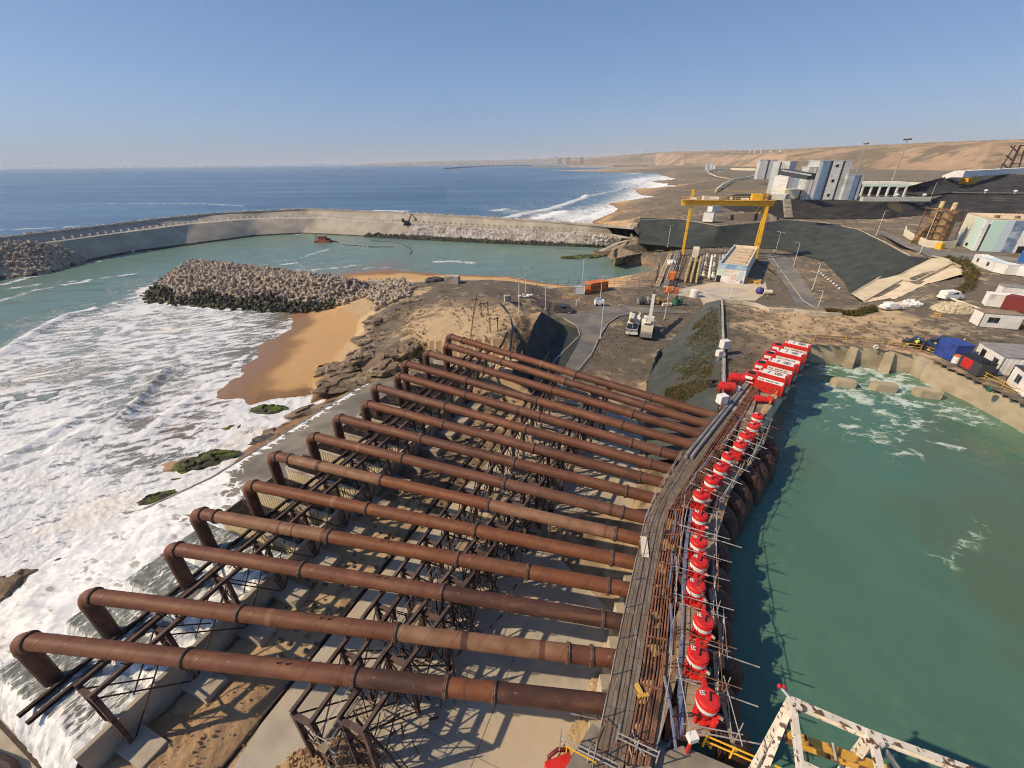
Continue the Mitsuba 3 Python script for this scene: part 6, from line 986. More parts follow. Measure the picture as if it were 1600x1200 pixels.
# people
def person(p, rz, label, vest, helmet, s=1.0):
    """A standing figure, one skin of spheres hulled bone by bone; clothes and helmet follow it."""
    J = dict(hip=(0, 0, .95), chest=(0, 0, 1.32), neck=(0, 0, 1.5), l0=(0, .1, .9), l1=(.02, .11, .5), l2=(-.01, .12, .08), r0=(0, -.1, .9), r1=(.05, -.11, .5), r2=(.02, -.12, .08), a0=(0, .2, 1.42), a1=(.03, .27, 1.15), a2=(.14, .25, .92), b0=(0, -.2, 1.42), b1=(.02, -.28, 1.15), b2=(.16, -.2, .98))
    def hull(bones, n=12):
        out = manifold3d.Manifold()
        for a, ra, b, rb in bones: out += manifold3d.Manifold.batch_hull([manifold3d.Manifold.sphere(ra, n).translate(a), manifold3d.Manifold.sphere(rb, n).translate(b)])
        return out
    body = hull([(J['chest'], .1, J['neck'], .055), (J['a1'], .045, J['a2'], .035), (J['b1'], .045, J['b2'], .035), ((0, 0, 1.6), .095, (.012, 0, 1.68), .1), ((.1, 0, 1.62), .02, (.09, 0, 1.63), .02), (J['a2'], .035, (.2, .25, .86), .03), (J['b2'], .035, (.22, -.18, .93), .03), ((0, .1, 1.64), .025, (0, -.1, 1.64), .025)])
    legs = hull([(J['l0'], .1, J['l1'], .07), (J['l1'], .07, J['l2'], .05), (J['r0'], .1, J['r1'], .07), (J['r1'], .07, J['r2'], .05), (J['l0'], .11, J['r0'], .11)])
    boots = hull([((-.02, .12, .06), .055, (.14, .13, .05), .05), ((0, -.12, .06), .055, (.17, -.13, .05), .05)])
    vestm = hull([((0, 0, .98), .15, (0, 0, 1.2), .15), ((0, .13, 1.4), .085, (0, -.13, 1.4), .085), ((0, 0, 1.2), .15, (0, .12, 1.38), .09), ((0, 0, 1.2), .15, (0, -.12, 1.38), .09), (J['a0'], .065, J['a1'], .055), (J['b0'], .065, J['b1'], .055)])
    q = Proto(); q.add('body', body, 'mat_skin', 50); q.add('trousers', legs, 'mat_navy', 50); q.add('boots', boots, 'mat_black', 50); q.add('vest', vestm, vest, 50)
    q.add('helmet', MB().lathe([(.135, 0), (.135, .02), (.12, .04), (.1, .1), (.05, .14), (0, .15)], (.01, 0, 1.68), 14), helmet, 50)
    return q.put('person', label, 'person', p, rz, scale=s)
person((67.54, 65.24, 7.7), 1.2, 'person in a yellow vest standing by the guard rail', 'mat_hivis', 'mat_white', 1.05)
person((68.57, 64.94, 7.7), 2.6, 'person in a dark vest and orange helmet beside the guard rail', 'mat_navy', 'mat_orange', 1.05)
person((74.73, 64.78, 7.7), .4, 'person in a white helmet behind the blue container', 'mat_navy', 'mat_white', 1.05)
# loose things on the upper yard
heap('rubble_heap', 93.51, 85.94, 4.5, 3.0, 1.3, .1, 'heap of pale rubble on the upper yard', 'rubble', 'mat_ramp', 5.1, 40, 160, (.15, .4))
for key in [k_ for k_ in list(scene) if k_.startswith('rubble_heap')]: scene[key]['to_world'] = T().translate([0, 0, 7.6])
k = heap('scrap_heap', 87.4, 89.78, 2.6, 1.6, .9, .1, 'heap of white and dark scrap against the bushes', 'scrap', 'mat_white', 6.2, 24, 60, (.15, .4)); scene[k]['to_world'] = T().translate([0, 0, 7.6])
solo('log', MB().tube((99.07, 92.42, 8), (98.01, 84.54, 8), .22, 8), 'mat_cream', 'long pale log lying across the upper yard', 'log', smooth=40)
railing('barrier', [P3((84.37, 80.68, 7.65)), P3((85.27, 80.26, 7.65))], 'small yellow crowd barrier on the upper yard', 'barrier', 'mat_yellow', gap=1.0, rr=.05)

# ---------------------------------------------------------------- the lower yard
def lamp(p, h, rz, label, arms=1, reach=1.2, group='street lamps of the yard'):
    k = thing('street_lamp', label, 'street lamp', group); p = P3(p); d = np.array([math.cos(rz), math.sin(rz), 0])
    part(k, 'pole', MB().tube(p, p + [0, 0, h], .10, 8, .06), 'mat_white', 40); part(k, 'base', MB().box(p + [0, 0, .15], (.5, .5, .4)), 'mat_concrete')
    for s in ((1,) if arms == 1 else (1, -1)):
        ak = part(k, 'arm', MB().tube(p + [0, 0, h], p + d * s * reach + [0, 0, h + .15], .05, 6), 'mat_white'); part(ak, 'lamp_head', MB().box(p + d * s * (reach + .25) + [0, 0, h + .16], (.7, .28, .14), rz), 'mat_galv')
LAMPS = [((20.27, 90.07, 0.1), 8.57, 2.7, 1, 'street lamp on the kerb left of the two mobile cranes'), ((26.22, 121.41, 0.1), 6.58, .1, 1, 'street lamp in front of the orange containers'), ((39.16, 103.27, 0.1), 7.32, .5, 1, 'street lamp behind the two mobile cranes'), ((23.66, 139.22, 0.1), 8.31, 0.0, 2, 'plain street lamp at the harbour edge by the orange containers'), ((1.77, 92.83, 5), 8.48, .3, 2, 'twin lamp on the dirt hill, the nearer of two'), ((4.09, 118.66, 3), 6.85, .3, 2, 'twin lamp behind the dirt hill, by the beach'), ((8.59, 103.14, 3), 6.02, .8, 1, 'lone lamp on top of the dark cut'), ((80.47, 107.13, 0.1), 5.83, 2.9, 1, 'lamp at the near end of the inner road'), ((93.59, 129.43, 0.1), 8.04, 2.9, 1, 'lamp half way along the inner road'), ((106.07, 160.49, 0.1), 8.81, 3.0, 1, 'lamp in the middle of the inner road'), ((114.54, 187.83, 0.1), 8.72, 2.0, 2, 'lamp at the far end of the inner road'), ((150.26, 181.37, 8.1), 9.33, .2, 1, 'tall lamp where the plant road leaves the slope'), ((135.6, 143.5, 8.1), 13.07, .6, 2, 'tall pale lamp in front of the brown twin towers'), ((64.4, 121.37, 0.1), 4.91, .6, 2, 'thin lamp in front of the blue and white building'), ((73.9, 205.81, 0.1), 9.42, .6, 2, 'thin lamp at the foot of the dark bank by the harbour'), ((102.27, 214.81, 0.1), 7.14, .6, 2, 'thin lamp behind the blue and white building')]
for p, h, rz, n, lab in LAMPS: lamp(p, h, rz, lab, n)
k = thing('camera_post', 'short white post with a bent arm beside the dark van', 'post'); c = P3((17.91, 113.07, 0.1)); part(k, 'pole', MB().tube(c, c + [0, 0, 2.4], .1, 8), 'mat_white'); part(k, 'arm', MB().bar(c + [0, 0, 2.4], c + [.9, 0, 2.5], .14), 'mat_white')
car(lerp((11.8, 110.25, 0.16), (16.38, 109.56, 0.16), .5), head((11.8, 110.25, 0.16), (16.28, 108.74, 0.16)), 'dark grey van parked on the yard road', 'mat_dark_grey', 5.2, 2.0, 2.0, True, 'van', 'van')
# mobile cranes
def mobile_crane(p, rz, label, boom_len, boom_up, accent, wide):
    q = Proto(); L = 9.5
    q.add('carrier', MB().box((0, 0, 1.1), (L, 2.6, .9)).box((L / 2 - .6, 0, .8), (1.2, 2.7, .5)), 'mat_grey'); q.add('cab', MB().hexa(np.array([[L / 2 - 2, -1.25, 1.5], [L / 2, -1.25, 1.5], [L / 2, 1.25, 1.5], [L / 2 - 2, 1.25, 1.5]]), np.array([[L / 2 - 2, -1.2, 2.9], [L / 2 - .5, -1.2, 2.9], [L / 2 - .5, 1.2, 2.9], [L / 2 - 2, 1.2, 2.9]])), 'mat_white')
    for s in (-1, 1): q.add('windscreen', MB().poly([(L / 2 + .005, s * .06 if s > 0 else -1.15, 1.7), (L / 2 + .005, 1.15 if s > 0 else -.06, 1.7), (L / 2 - .44, 1.1 if s > 0 else -.06, 2.8), (L / 2 - .44, .06 if s > 0 else -1.1, 2.8)]), 'mat_glass')
    q.add('bumper', MB().box((L / 2 + .15, 0, .7), (.3, 2.7, .45)), 'mat_white')
    for x in (-3.4, -2.0, 1.6, 3.2):
        for s in (-1, 1): q.add('wheel', MB().tube((x, s * 1.0, .6), (x, s * 1.4, .6), .6, 16), 'mat_tyre', 40)
    q.add('turret', MB().box((-1.6, 0, 2.2), (4.4, 2.4, 1.2)).box((-3.2, 0, 2.4), (1.3, 2.6, 1.3)), 'mat_cream'); q.add('operator_cab', MB().box((.4, 1.0, 2.3), (1.6, .9, 1.5)), 'mat_white'); q.add('operator_window', MB().box((.5, 1.46, 2.5), (1.2, .04, .8)), 'mat_glass')
    d = np.array([boom_len * .95 * wide, 0, boom_up]); q.add('boom', MB().bar((-2.5 * wide, -.3, 2.7), P3((-2.5 * wide, -.3, 2.7)) + d, .75, .9), 'mat_pale_grey'); q.add('boom_tip', MB().bar(P3((-2.5 * wide, -.3, 2.7)) + d, P3((-2.5 * wide, -.3, 2.7)) + d * 1.14, .55, .65), 'mat_dark_grey'); q.add('winch', MB().tube((-3.0, -.7, 2.9), (-3.0, .7, 2.9), .5, 14), 'mat_dark_grey', 40)
    q.add('hook_block', MB().box((L / 2 - 1.6, .1, 2.6), (.7, .8, 1.0)), accent)
    for x in (-L / 2 + .4, L / 2 - 2.8):
        q.add('outrigger', MB().box((x, 0, .75), (.35, 3.0, .3)), 'mat_dark_grey')
    return q.put('mobile_crane', label, 'mobile crane', p, rz)
ca, cb = P3((27.05, 89.76, 0.15)), P3((31.51, 102.86, 0.15)); mobile_crane((ca + cb) / 2, head(cb, ca), 'white mobile crane with an orange hook block, the left of two parked side by side', 8.5, 1.4, 'mat_orange', 1)
ca, cb = P3((29.37, 86.64, 0.15)), P3((34.21, 100.35, 0.15)); mobile_crane((ca + cb) / 2, head(ca, cb), 'cream mobile crane with its boom raised away, the right of two parked side by side', 11, 4.2, 'mat_cream', 1)
# containers, board, plant in the yard
cabin((24.01, 128.55, 0.15), (30.38, 131.64, 0.15), 3.0, 2.7, 'rust orange container by the harbour edge', wall='mat_orange', roof='mat_orange', cat='container', name='container')
cabin((21.79, 128.27, 0.15), (24.22, 127.46, 0.15), 5.0, 2.6, 'orange container with a grey roof end on to the longer one', wall='mat_orange', roof='mat_grey', cat='container', name='container')
cabin((19.44, 126.93, 0.15), (22.36, 126.82, 0.15), .5, 2.4, 'white board standing in front of the orange containers', wall='mat_white', roof='mat_white', cat='board', name='site_board', ribs=False)
cabin((52.53, 141.25, 0.15), (54.36, 140.32, 0.15), 3.2, 2.8, 'small orange container among the rail tracks', wall='mat_orange', roof='mat_orange', cat='container', name='container')
k = thing('winch_machine', 'orange winch machine behind the lamp by the tracks', 'winch'); c = P3((48.81, 128.17, 0.1)); part(k, 'drum', MB().tube(c + [-.9, 0, 1], c + [.9, 0, 1], .9, 14), 'mat_orange', 40); part(k, 'frame', MB().box(c + [0, 0, .2], (3.2, 1.6, .3)).box(c + [1.9, -.8, .9], (.8, .8, 1.4)), 'mat_orange')
k = thing('winch_machine', 'dark green pump machine standing alone on the yard', 'pump'); c = P3((46.25, 115.67, 0.1)); part(k, 'body', MB().tube(c + [0, 0, 0], c + [0, 0, 1.5], 1.2, 16, .9).tube(c + [0, 0, 1.5], c + [0, 0, 2.6], .4, 12), 'mat_green', 40); part(k, 'wheel', MB().tube(c + [1, -.4, 1.2], c + [1.6, -.4, 1.2], .7, 14), 'mat_green', 40)
k = thing('tank', 'white cylindrical water tank on the yard', 'tank'); c = P3((54.33, 123.07, 0.1)); part(k, 'shell', MB().lathe([(1.25, 0), (1.25, 2.0), (.9, 2.25), (0, 2.35)], c, 20), 'mat_white', 40); part(k, 'pipe', MB().tube(c + [1.2, 0, 1.2], c + [2.4, .2, 1.2], .12, 8), 'mat_grey', 40)
k = thing('buoy', 'purple blue buoy at the corner of the concrete pad', 'buoy'); c = P3((75.17, 125.76, 0.1)); part(k, 'ball', MB().lathe([(0, 0), (.8, .15), (1.15, .7), (1.15, 1.2), (.8, 1.8), (0, 2.0)], c, 16), 'mat_navy_blue', 40); part(k, 'ring', MB().tube(c + [0, 0, 2.0], c + [0, 0, 2.3], .2, 8), 'mat_grey')
k = thing('buoy', 'cream cylinder beside the purple buoy', 'buoy'); c = P3((77.08, 124.99, 0.1)); part(k, 'shell', MB().tube(c + [-1.2, 0, .7], c + [1.2, -.2, .7], .7, 14), 'mat_cream', 40); part(k, 'cap', MB().tube(c + [1.2, -.2, .7], c + [1.5, -.25, .7], .5, 14), 'mat_orange', 40)
mat('navy_blue', principled((0.05, 0.05, 0.2), 0.5))
# scrap heap of rails and pontoons
k = thing('scrap_stack', 'stack of dark pontoons and scrap steel on the yard behind the cranes', 'scrap')
r = np.random.default_rng(21); c = P3((40.36, 117.1, 0.1)); 
for j in range(9): part(k, 'pontoon', MB().tube(c + [-4.5 + .9 * j, -1.2, .5 + .2 * (j % 3)], c + [-3.6 + .9 * j, 1.9, .6 + .5 * (j % 2)], .42, 10), 'mat_dark_grey' if j % 3 else 'mat_grey', 40)
m = MB()
for _ in range(30): a = c + [r.uniform(-1, 4), r.uniform(-1.6, 1.6), r.uniform(.2, 1.6)]; m.bar(a, a + r.normal(size=3) * [1.3, 1.2, .5], .12)
part(k, 'scrap_steel', m, 'mat_old_yellow', kind='stuff'); part(k, 'hull', MB().box(c + [3.2, -2.4, .4], (2.6, .9, .7), .1), 'mat_white')
k = heap('sand_heap', 18.13, 124.37, 4.0, 1.4, .5, 0, 'low heap of yellow sand and timber by the yard road', 'sand', 'mat_earth', 7.7, 30, 80)
k = thing('trailer', 'small white vehicle with crates parked at the road bend', 'vehicle'); c = P3((24.76, 115.64, 0.15)); part(k, 'body', MB().box(c + [0, 0, .9], (2.6, 1.6, 1.2)), 'mat_white'); part(k, 'crate', MB().box(c + [-.4, .1, 1.75], (1.2, 1.2, .5)), 'mat_light_blue')
for s in (-1, 1): part(k, 'wheel', MB().tube(c + [s * .8, -.85, .35], c + [s * .8, -.65, .35], .35, 12), 'mat_tyre')
m = MB(); r = np.random.default_rng(2); c = P3((4.42, 112.67, 3.6))
for _ in range(16): a = c + r.normal(size=3) * [1.2, .6, .1]; m.box(a + [0, 0, .35], r.uniform(.2, .9, 3) * [1, 1, .5], r.uniform(0, 3))
solo('scrap_heap', m, 'mat_white', 'heap of white scrap sheets beside the far twin lamp', 'scrap')
solo('rag_heap', trimesh.creation.icosphere(2, .55).apply_transform(np.diag([1.6, 1, .6, 1])).apply_translation((-1.58, 73.9, 0.5)), 'mat_blue', 'blue tarpaulin bundle under the farthest pipes', 'tarpaulin', smooth=50)
solo('hose', MB().path([(-2.68, 103.06, 4.8), (-1.34, 97.2, 5), (-0.14, 90.95, 5.2), (0.26, 84.84, 5), (-0.04, 78.76, 4.8), (-0.3, 73.88, 4.4)], .22, 8), 'mat_black', 'thick black hose curving down the dirt hill', 'hose', smooth=50)
solo('hose', MB().path([(-0.8, 80.61, 5.6), (-1.78, 75.96, 5), (-2.59, 73.47, 4.6)], .22, 8), 'mat_black', 'short black pipe end on the dirt hill', 'hose', smooth=50)
for p, lab in (((-6.95, 93.84, 4.6), 'left pair of dark poles on the dirt hill'), ((-4.46, 83.52, 4.4), 'right pair of dark poles on the dirt hill')):
    k = thing('pole_frame', lab, 'frame'); p = P3(p)
    for s in (0, 1.6): part(k, 'pole', MB().tube(p + [s, 0, 0], p + [s, .1, 3.4], .1, 6), 'mat_steel_dark')
    part(k, 'cross_bar', MB().tube(p + [-.3, 0, 3.0], p + [1.9, 0, 3.1], .08, 6), 'mat_steel_dark')
k = thing('hill_fence', 'dark wire fence running up the dirt hill beyond the farthest pipe', 'fence')
pl = [(-8.25, 78.55, 3.6), (-8.43, 86.09, 4.2), (-8.72, 95.77, 4.6), (-8.95, 107.52, 4.2)]
for a in densify(pl, 3): part(k, 'post', MB().tube(a, a + [0, 0, 1.5], .06, 5), 'mat_steel_dark')
for z in (.5, 1.0, 1.45): part(k, 'wire', MB().path([P3(p) + [0, 0, z] for p in pl], .025, 4), 'mat_steel_dark')
railing('quay_fence', [(8.02, 132.69, 0.3), (14.44, 135.94, 0.2), (22.49, 138.44, 0.1), (33.64, 136.38, 0.1), (44.89, 133.57, 0.1)], 'thin wire fence along the harbour edge of the yard', 'fence', 'mat_steel_dark', gap=4.0, rr=.025, rpost=.05, h=2.4, mids=(.66, .33))
# quay wall of the inner harbour
k = thing('quay_wall', 'stained retaining wall round the inner end of the harbour', 'wall'); qp = [(45.24, 191.65, -0.2), (44.19, 181.87, -0.2), (57.34, 192.49, -0.2), (69.62, 198.97, -0.1), (45.82, 133.91, 0)]
lo = [(47.81, 200.78, -6), (46.34, 191.34, -6), (61.37, 204.46, -6), (72.95, 208.38, -6), (50.2, 147.69, -6)]
for a, b, c, d in zip(qp[:-1], qp[1:], lo[:-1], lo[1:]): part(k, 'panel', MB().hexa(np.array([P3(c), P3(d), P3(d) + [0, 1.2, 0], P3(c) + [0, 1.2, 0]]), np.array([P3(a), P3(b), P3(b) + [0, 1.2, 0], P3(a) + [0, 1.2, 0]])), 'mat_quay_wall')
mat('quay_wall', principled(mottled((0.13, 0.10, 0.06), (0.27, 0.21, 0.13), 1.3, 4, c=(0.06, 0.055, 0.03), sc=3.0, clo=.45), 0.9))
# rail tracks, pipe racks and pump rows between the harbour and the blue building
k = thing('rail_track', 'rail track running towards the gantry crane from the orange winch', 'track')
for a, b in (((51.93, 136.27, 0.15), (71.98, 181.36, 0.15)), ((53.57, 136.21, 0.15), (73.83, 181.27, 0.15))): part(k, 'rail', MB().ibeam(a, b, .2, .25), 'mat_steel_dark')
for w in np.linspace(.02, .98, 24): part(k, 'sleeper', MB().bar(lerp((51.56, 136.41, 0.12), (71.51, 181.54, 0.12), w), lerp((54.03, 136.31, 0.12), (74.41, 181.39, 0.12), w), .3, .14), 'mat_timber')
r = np.random.default_rng(8)
A0, A1 = P3((46.17, 135.09, 0.1)), P3((69.79, 191.69, 0.1)); dv = (A1 - A0) / np.linalg.norm(A1 - A0); sv = np.array([dv[1], -dv[0], 0]); LN = np.linalg.norm(A1 - A0)
for row, (off, lab, mt, n, h) in enumerate([(.8, 'row of yellow ladder frames along the quay', 'mat_old_yellow', 16, 1.6), (3.4, 'row of grey pump bodies beside the quay', 'mat_grey', 13, 1.2), (5.4, 'row of dark valve bodies beside the track', 'mat_dark_grey', 14, 1.0)]):
    k = thing('equipment_row', lab, 'equipment')
    for j in range(n):
        c = A0 + dv * LN * (j + .5) / n + sv * off
        if row == 0: part(k, 'frame', MB().bar(c - dv * .8, c - dv * .8 + [0, 0, h], .12).bar(c + dv * .8, c + dv * .8 + [0, 0, h], .12).bar(c - dv * .9 + [0, 0, h], c + dv * .9 + [0, 0, h], .14).bar(c - dv * .8, c + dv * .8 + [0, 0, h], .1), mt)
        else: part(k, 'body', MB().box(c + [0, 0, h / 2], (r.uniform(.7, 1.5), r.uniform(.7, 1.6), h * r.uniform(.6, 1.1)), ROW).tube(c + [0, 0, h], c + [0, 0, h * 1.5], .25, 8), mt)
    part(k, 'bed', MB().bar(A0 + sv * off + [0, 0, .08], A1 + sv * off + [0, 0, .08], 1.6, .14), 'mat_concrete')
solo('pontoon_raft', MB().box((63.08, 168.85, 0.7), (2.6, 5.5, 1.0), -.2).box((62.01, 165.98, 1.3), (1.0, 2.0, .5), -.2), 'mat_white', 'white equipment crate among the tracks', 'crate')
B0, B1 = P3((57.63, 139.35, 0.15)), P3((78.55, 186.58, 0.15)); dv = (B1 - B0) / np.linalg.norm(B1 - B0); sv = np.array([dv[1], -dv[0], 0]); LN = np.linalg.norm(B1 - B0)
for row in range(3):
    k = thing('pipe_rack', f'cream yellow pipe manifold, {["left", "middle", "right"][row]} of three side by side', 'pipe rack', 'cream pipe manifolds'); o = sv * (row * 1.7)
    for z in (.6, 1.5): part(k, 'header', MB().tube(B0 + o + [0, 0, z], B0 + dv * LN * .72 + o + [0, 0, z], .26, 10), 'mat_cream_yellow', 40)
    for j in range(12): c = B0 + dv * LN * .72 * (j + .5) / 12 + o; part(k, 'valve', MB().tube(c, c + [0, 0, 2.2 + .3 * (j % 2)], .2, 8).box(c + [0, 0, 2.3], (.6, .6, .3)), 'mat_cream_yellow', 40)
mat('cream_yellow', principled(mottled((0.55, 0.42, 0.17), (0.68, 0.58, 0.32), .8), .6))
k = thing('crate_stack', 'stack of cream crates at the far end of the pipe manifolds', 'crates'); c = B0 + dv * LN * .88
for j in range(4): part(k, 'crate', MB().box(c + dv * (j % 2) * 2.7 + sv * .9 + [0, 0, 1.0 + 1.9 * (j // 2)], (2.4, 2.4, 1.8), ROW), 'mat_cream')
C0 = P3((64.26, 144.28, 0.15)); C1 = P3((80.93, 180.9, 0.15)); dv = (C1 - C0) / np.linalg.norm(C1 - C0); sv = np.array([dv[1], -dv[0], 0]); LN = np.linalg.norm(C1 - C0)
for row in range(3):
    k = thing('pump_row', f'{["left", "middle", "right"][row]} row of grey pumps and elbows beside the blue and white building', 'pumps', 'grey pump rows'); o = sv * row * 3.0
    part(k, 'header', MB().tube(C0 + o + [0, 0, .9], C1 + o + [0, 0, .9], .42, 10), 'mat_white' if row == 1 else 'mat_grey', 40)
    for j in range(7):
        c = C0 + dv * LN * (j + .5) / 7 + o; part(k, 'pump', MB().lathe([(.6, 0), (.75, .4), (.75, .9), (.4, 1.2), (.4, 2.0), (0, 2.1)], c + sv * 1.1, 12), 'mat_grey' if j % 3 else 'mat_cream', 40); part(k, 'branch', MB().tube(c + [0, 0, .9], c + sv * 1.1 + [0, 0, .9], .2, 8), 'mat_dark_grey', 40)
for j in range(5): part(k, 'frame', MB().bar(C0 + dv * LN * j / 4 + sv * 7.6, C0 + dv * LN * j / 4 + sv * 7.6 + [0, 0, 3], .2), 'mat_galv')
# the blue and white building
A, B = P3((68.52, 141.47, 0.15)), P3((75.78, 136.96, 0.15)); hb = 5.91; BK = P3((83.65, 179, 6.1)); rz = head(A, B); w = np.linalg.norm(B - A); dep = float((BK - A)[:2] @ np.array([-math.sin(rz), math.cos(rz)]))
q = Proto(); wt = .35; H_ = hb
q.add('wall', MB().box((w / 2, wt / 2, H_ / 2), (w, wt, H_)), 'mat_white'); q.add('wall', MB().box((w / 2, dep - wt / 2, H_ / 2), (w, wt, H_)), 'mat_cream'); q.add('wall', MB().box((wt / 2, dep / 2, H_ / 2), (wt, dep - 2 * wt, H_)), 'mat_pale_blue'); q.add('wall', MB().box((w - wt / 2, dep / 2, H_ / 2), (wt, dep - 2 * wt, H_)), 'mat_cream')
q.add('roof', MB().box((w / 2, dep / 2, H_ - 1.0), (w - 2 * wt - .02, dep - 2 * wt - .02, .3)), 'mat_roof_tan'); mat('roof_tan', principled(mottled((0.42, 0.33, 0.22), (0.52, 0.42, 0.29), 1.5), .9))
for j in range(6): q.add('roof_rib', MB().box((w * .58, dep * (.12 + .15 * j), H_ - .72), (w * .6, .5, .26)), 'mat_roof_tan')
for j in range(5): q.add('roof_vent', MB().box((w * .9, dep * (.2 + .15 * j), H_ - .5), (.5, .7, .7)), 'mat_roof_brown')
q.add('frieze', MB().box((w / 2, -.04, H_ * .86), (w + .02, .08, H_ * .28)), 'mat_light_blue')
for x, z, a, b, mt in ((.15, .55, .24, .26, 'mat_pale_green'), (.85, .42, .16, .5, 'mat_pale_blue'), (.62, .34, .18, .3, 'mat_buff'), (.45, .62, .3, .1, 'mat_buff'), (.8, .3, .12, .22, 'mat_pale_grey'), (.92, .1, .1, .16, 'mat_steel_blue')): q.add('mural_panel', MB().box((x * w, -.03 - .01 * (mt == 'mat_buff'), z * H_), (a * w, .06, b * H_)), mt)
mat('buff', principled(mottled((.62, .48, .42), (.72, .62, .5), .8), .7)); mat('pale_grey', principled((.5, .52, .46), .7))
q.add('doorway', MB().box((.1 * w, -.02, .17 * H_), (.16 * w, .1, .34 * H_)), 'mat_black'); q.add('loading_door', MB().box((.34 * w, -.06, .1 * H_), (.26 * w, .14, .2 * H_)), 'mat_white'); q.add('side_stripe', MB().box((w + .03, dep * .5, H_ / 2), (.06, dep, .3)), 'mat_pale_blue')
for j in range(6): q.add('window', MB().box((-.03, dep * (.12 + .15 * j), H_ * .6), (.08, 1.2, 1.4)), 'mat_light_blue')
q.put('pump_house', 'blue and white flat roofed building beside the yellow gantry crane', 'building', A, rz)
solo('steel_bin', MB().box((79.94, 139.19, 0.6), (5.0, 3.0, 1.1), rz), 'mat_old_yellow', 'low yellow steel bin in the shadow of the building', 'bin')
# gantry crane
g = thing('gantry_crane', 'tall yellow gantry crane straddling the tracks and the building', 'gantry crane')
L0, R0 = P3((73.55, 185.68, 0.1)), P3((100.77, 178.81, 0.1)); ht = 20.51; dv = R0 - L0; span = np.linalg.norm(dv); dv /= span; sv = np.array([dv[1], -dv[0], 0]); topz = np.array([0, 0, ht])
part(g, 'leg', MB().bar(L0, L0 + topz, .9, .9, dv), 'mat_yellow'); part(g, 'leg_head', MB().bar(L0 + topz, L0 + topz + [0, 0, 5.2], .95, .9, dv), 'mat_yellow')
for o in (-2.0, 2.0): part(g, 'leg', MB().bar(R0 + sv * o * 1.1, R0 + sv * o * .3 + topz, .8, 1.0, dv), 'mat_yellow')
part(g, 'ladder', (lambda m: [m.bar(lerp(R0 + sv * 2.0 + dv * .7, R0 + sv * .6 + topz + dv * .7, w) - sv * .4, lerp(R0 + sv * 2.0 + dv * .7, R0 + sv * .6 + topz + dv * .7, w) + sv * .4, .08) for w in np.linspace(.03, .97, 40)] and m)(MB()), 'mat_yellow')
part(g, 'girder', MB().bar(L0 + topz - dv * 3.8 + [0, 0, .3], R0 + topz + dv * 2.2 + [0, 0, .3], 1.3, 1.9, (0, 0, 1)), 'mat_yellow')
part(g, 'walk_deck', MB().bar(L0 + topz - dv * 3.8 + [0, 0, 1.4] + sv * .9, R0 + topz + dv * 2.2 + [0, 0, 1.4] + sv * .9, 2.6, .15), 'mat_old_yellow')
rl = MB(); a, b = L0 + topz - dv * 3.6 + [0, 0, 1.5] - sv * .3, R0 + topz + dv * 2 + [0, 0, 1.5] - sv * .3
for z in (.6, 1.2): rl.bar(a + [0, 0, z], b + [0, 0, z], .1)
for w in np.linspace(0, 1, 18): rl.bar(lerp(a, b, w), lerp(a, b, w) + [0, 0, 1.2], .1)
part(g, 'walk_rail', rl, 'mat_yellow'); part(g, 'walk_rail', MB().bar(a + [0, 0, 3.2], b + [0, 0, 3.2], .09), 'mat_yellow')
for w, s_, mt in ((.93, (2.6, 2.2, 2.4), 'mat_old_yellow'), (.02, (2.4, 1.2, .7), 'mat_white'), (.52, (.6, .6, .9), 'mat_white'), (.7, (2.6, 1.0, .6), 'mat_white'), (.3, (3.2, 1.6, .9), 'mat_white')): part(g, 'trolley_box' if w > .9 else 'deck_box', MB().box(L0 + topz + dv * span * w + [0, 0, 1.6 + s_[2] / 2], s_, math.atan2(dv[1], dv[0])), mt)
part(g, 'trolley', MB().box(R0 + topz - dv * 4.4 + [0, 0, 2.6], (3.8, 3.0, 2.2), math.atan2(dv[1], dv[0])), 'mat_yellow'); part(g, 'cabin', MB().box(R0 + topz - dv * 1.6 + [0, 0, .2] - sv * 1.4, (2.0, 1.8, 1.9), math.atan2(dv[1], dv[0])), 'mat_white')
for a_, b_ in ((-3.6, -.6), (-.6, -2.4), (-2.4, -3.6)): part(g, 'hanger', MB().bar(R0 + topz + dv * a_ + [0, 0, -.7], R0 + topz + dv * b_ + [0, 0, -3.6 if b_ == -2.4 or a_ == -2.4 else -.7], .22), 'mat_yellow')
for o in (-2.2, 2.2): part(g, 'bogie', MB().box(R0 + sv * o + [0, 0, .45], (1.0, 2.2, .9), math.atan2(dv[1], dv[0])), 'mat_old_yellow')
part(g, 'bogie', MB().box(L0 + [0, 0, .45], (1.0, 3.0, .9), math.atan2(dv[1], dv[0])), 'mat_old_yellow')
for o, lab in ((0, 'dark crane rail in the yard right of the building'),):
    solo('crane_rail', MB().bar(R0 - sv * 14 + [0, 0, .12], R0 + sv * 30 + [0, 0, .12], .5, .12), 'mat_steel_dark', lab, 'rail')
cabin((98.95, 231.59, 8.2), (102.98, 228.62, 8.2), 4.0, 4.4, 'small white cabin on top of the dark bank', roof='mat_grey', ribs=False)
k = thing('survey_pole', 'row of little white marker stones on the yard', 'markers')
for j in range(9): c = lerp((111.36, 153.49, 0.2), (103.17, 130.95, 0.2), j / 8); part(k, 'stone', MB().box(c, (.9, .5, .4), .5), 'mat_white')

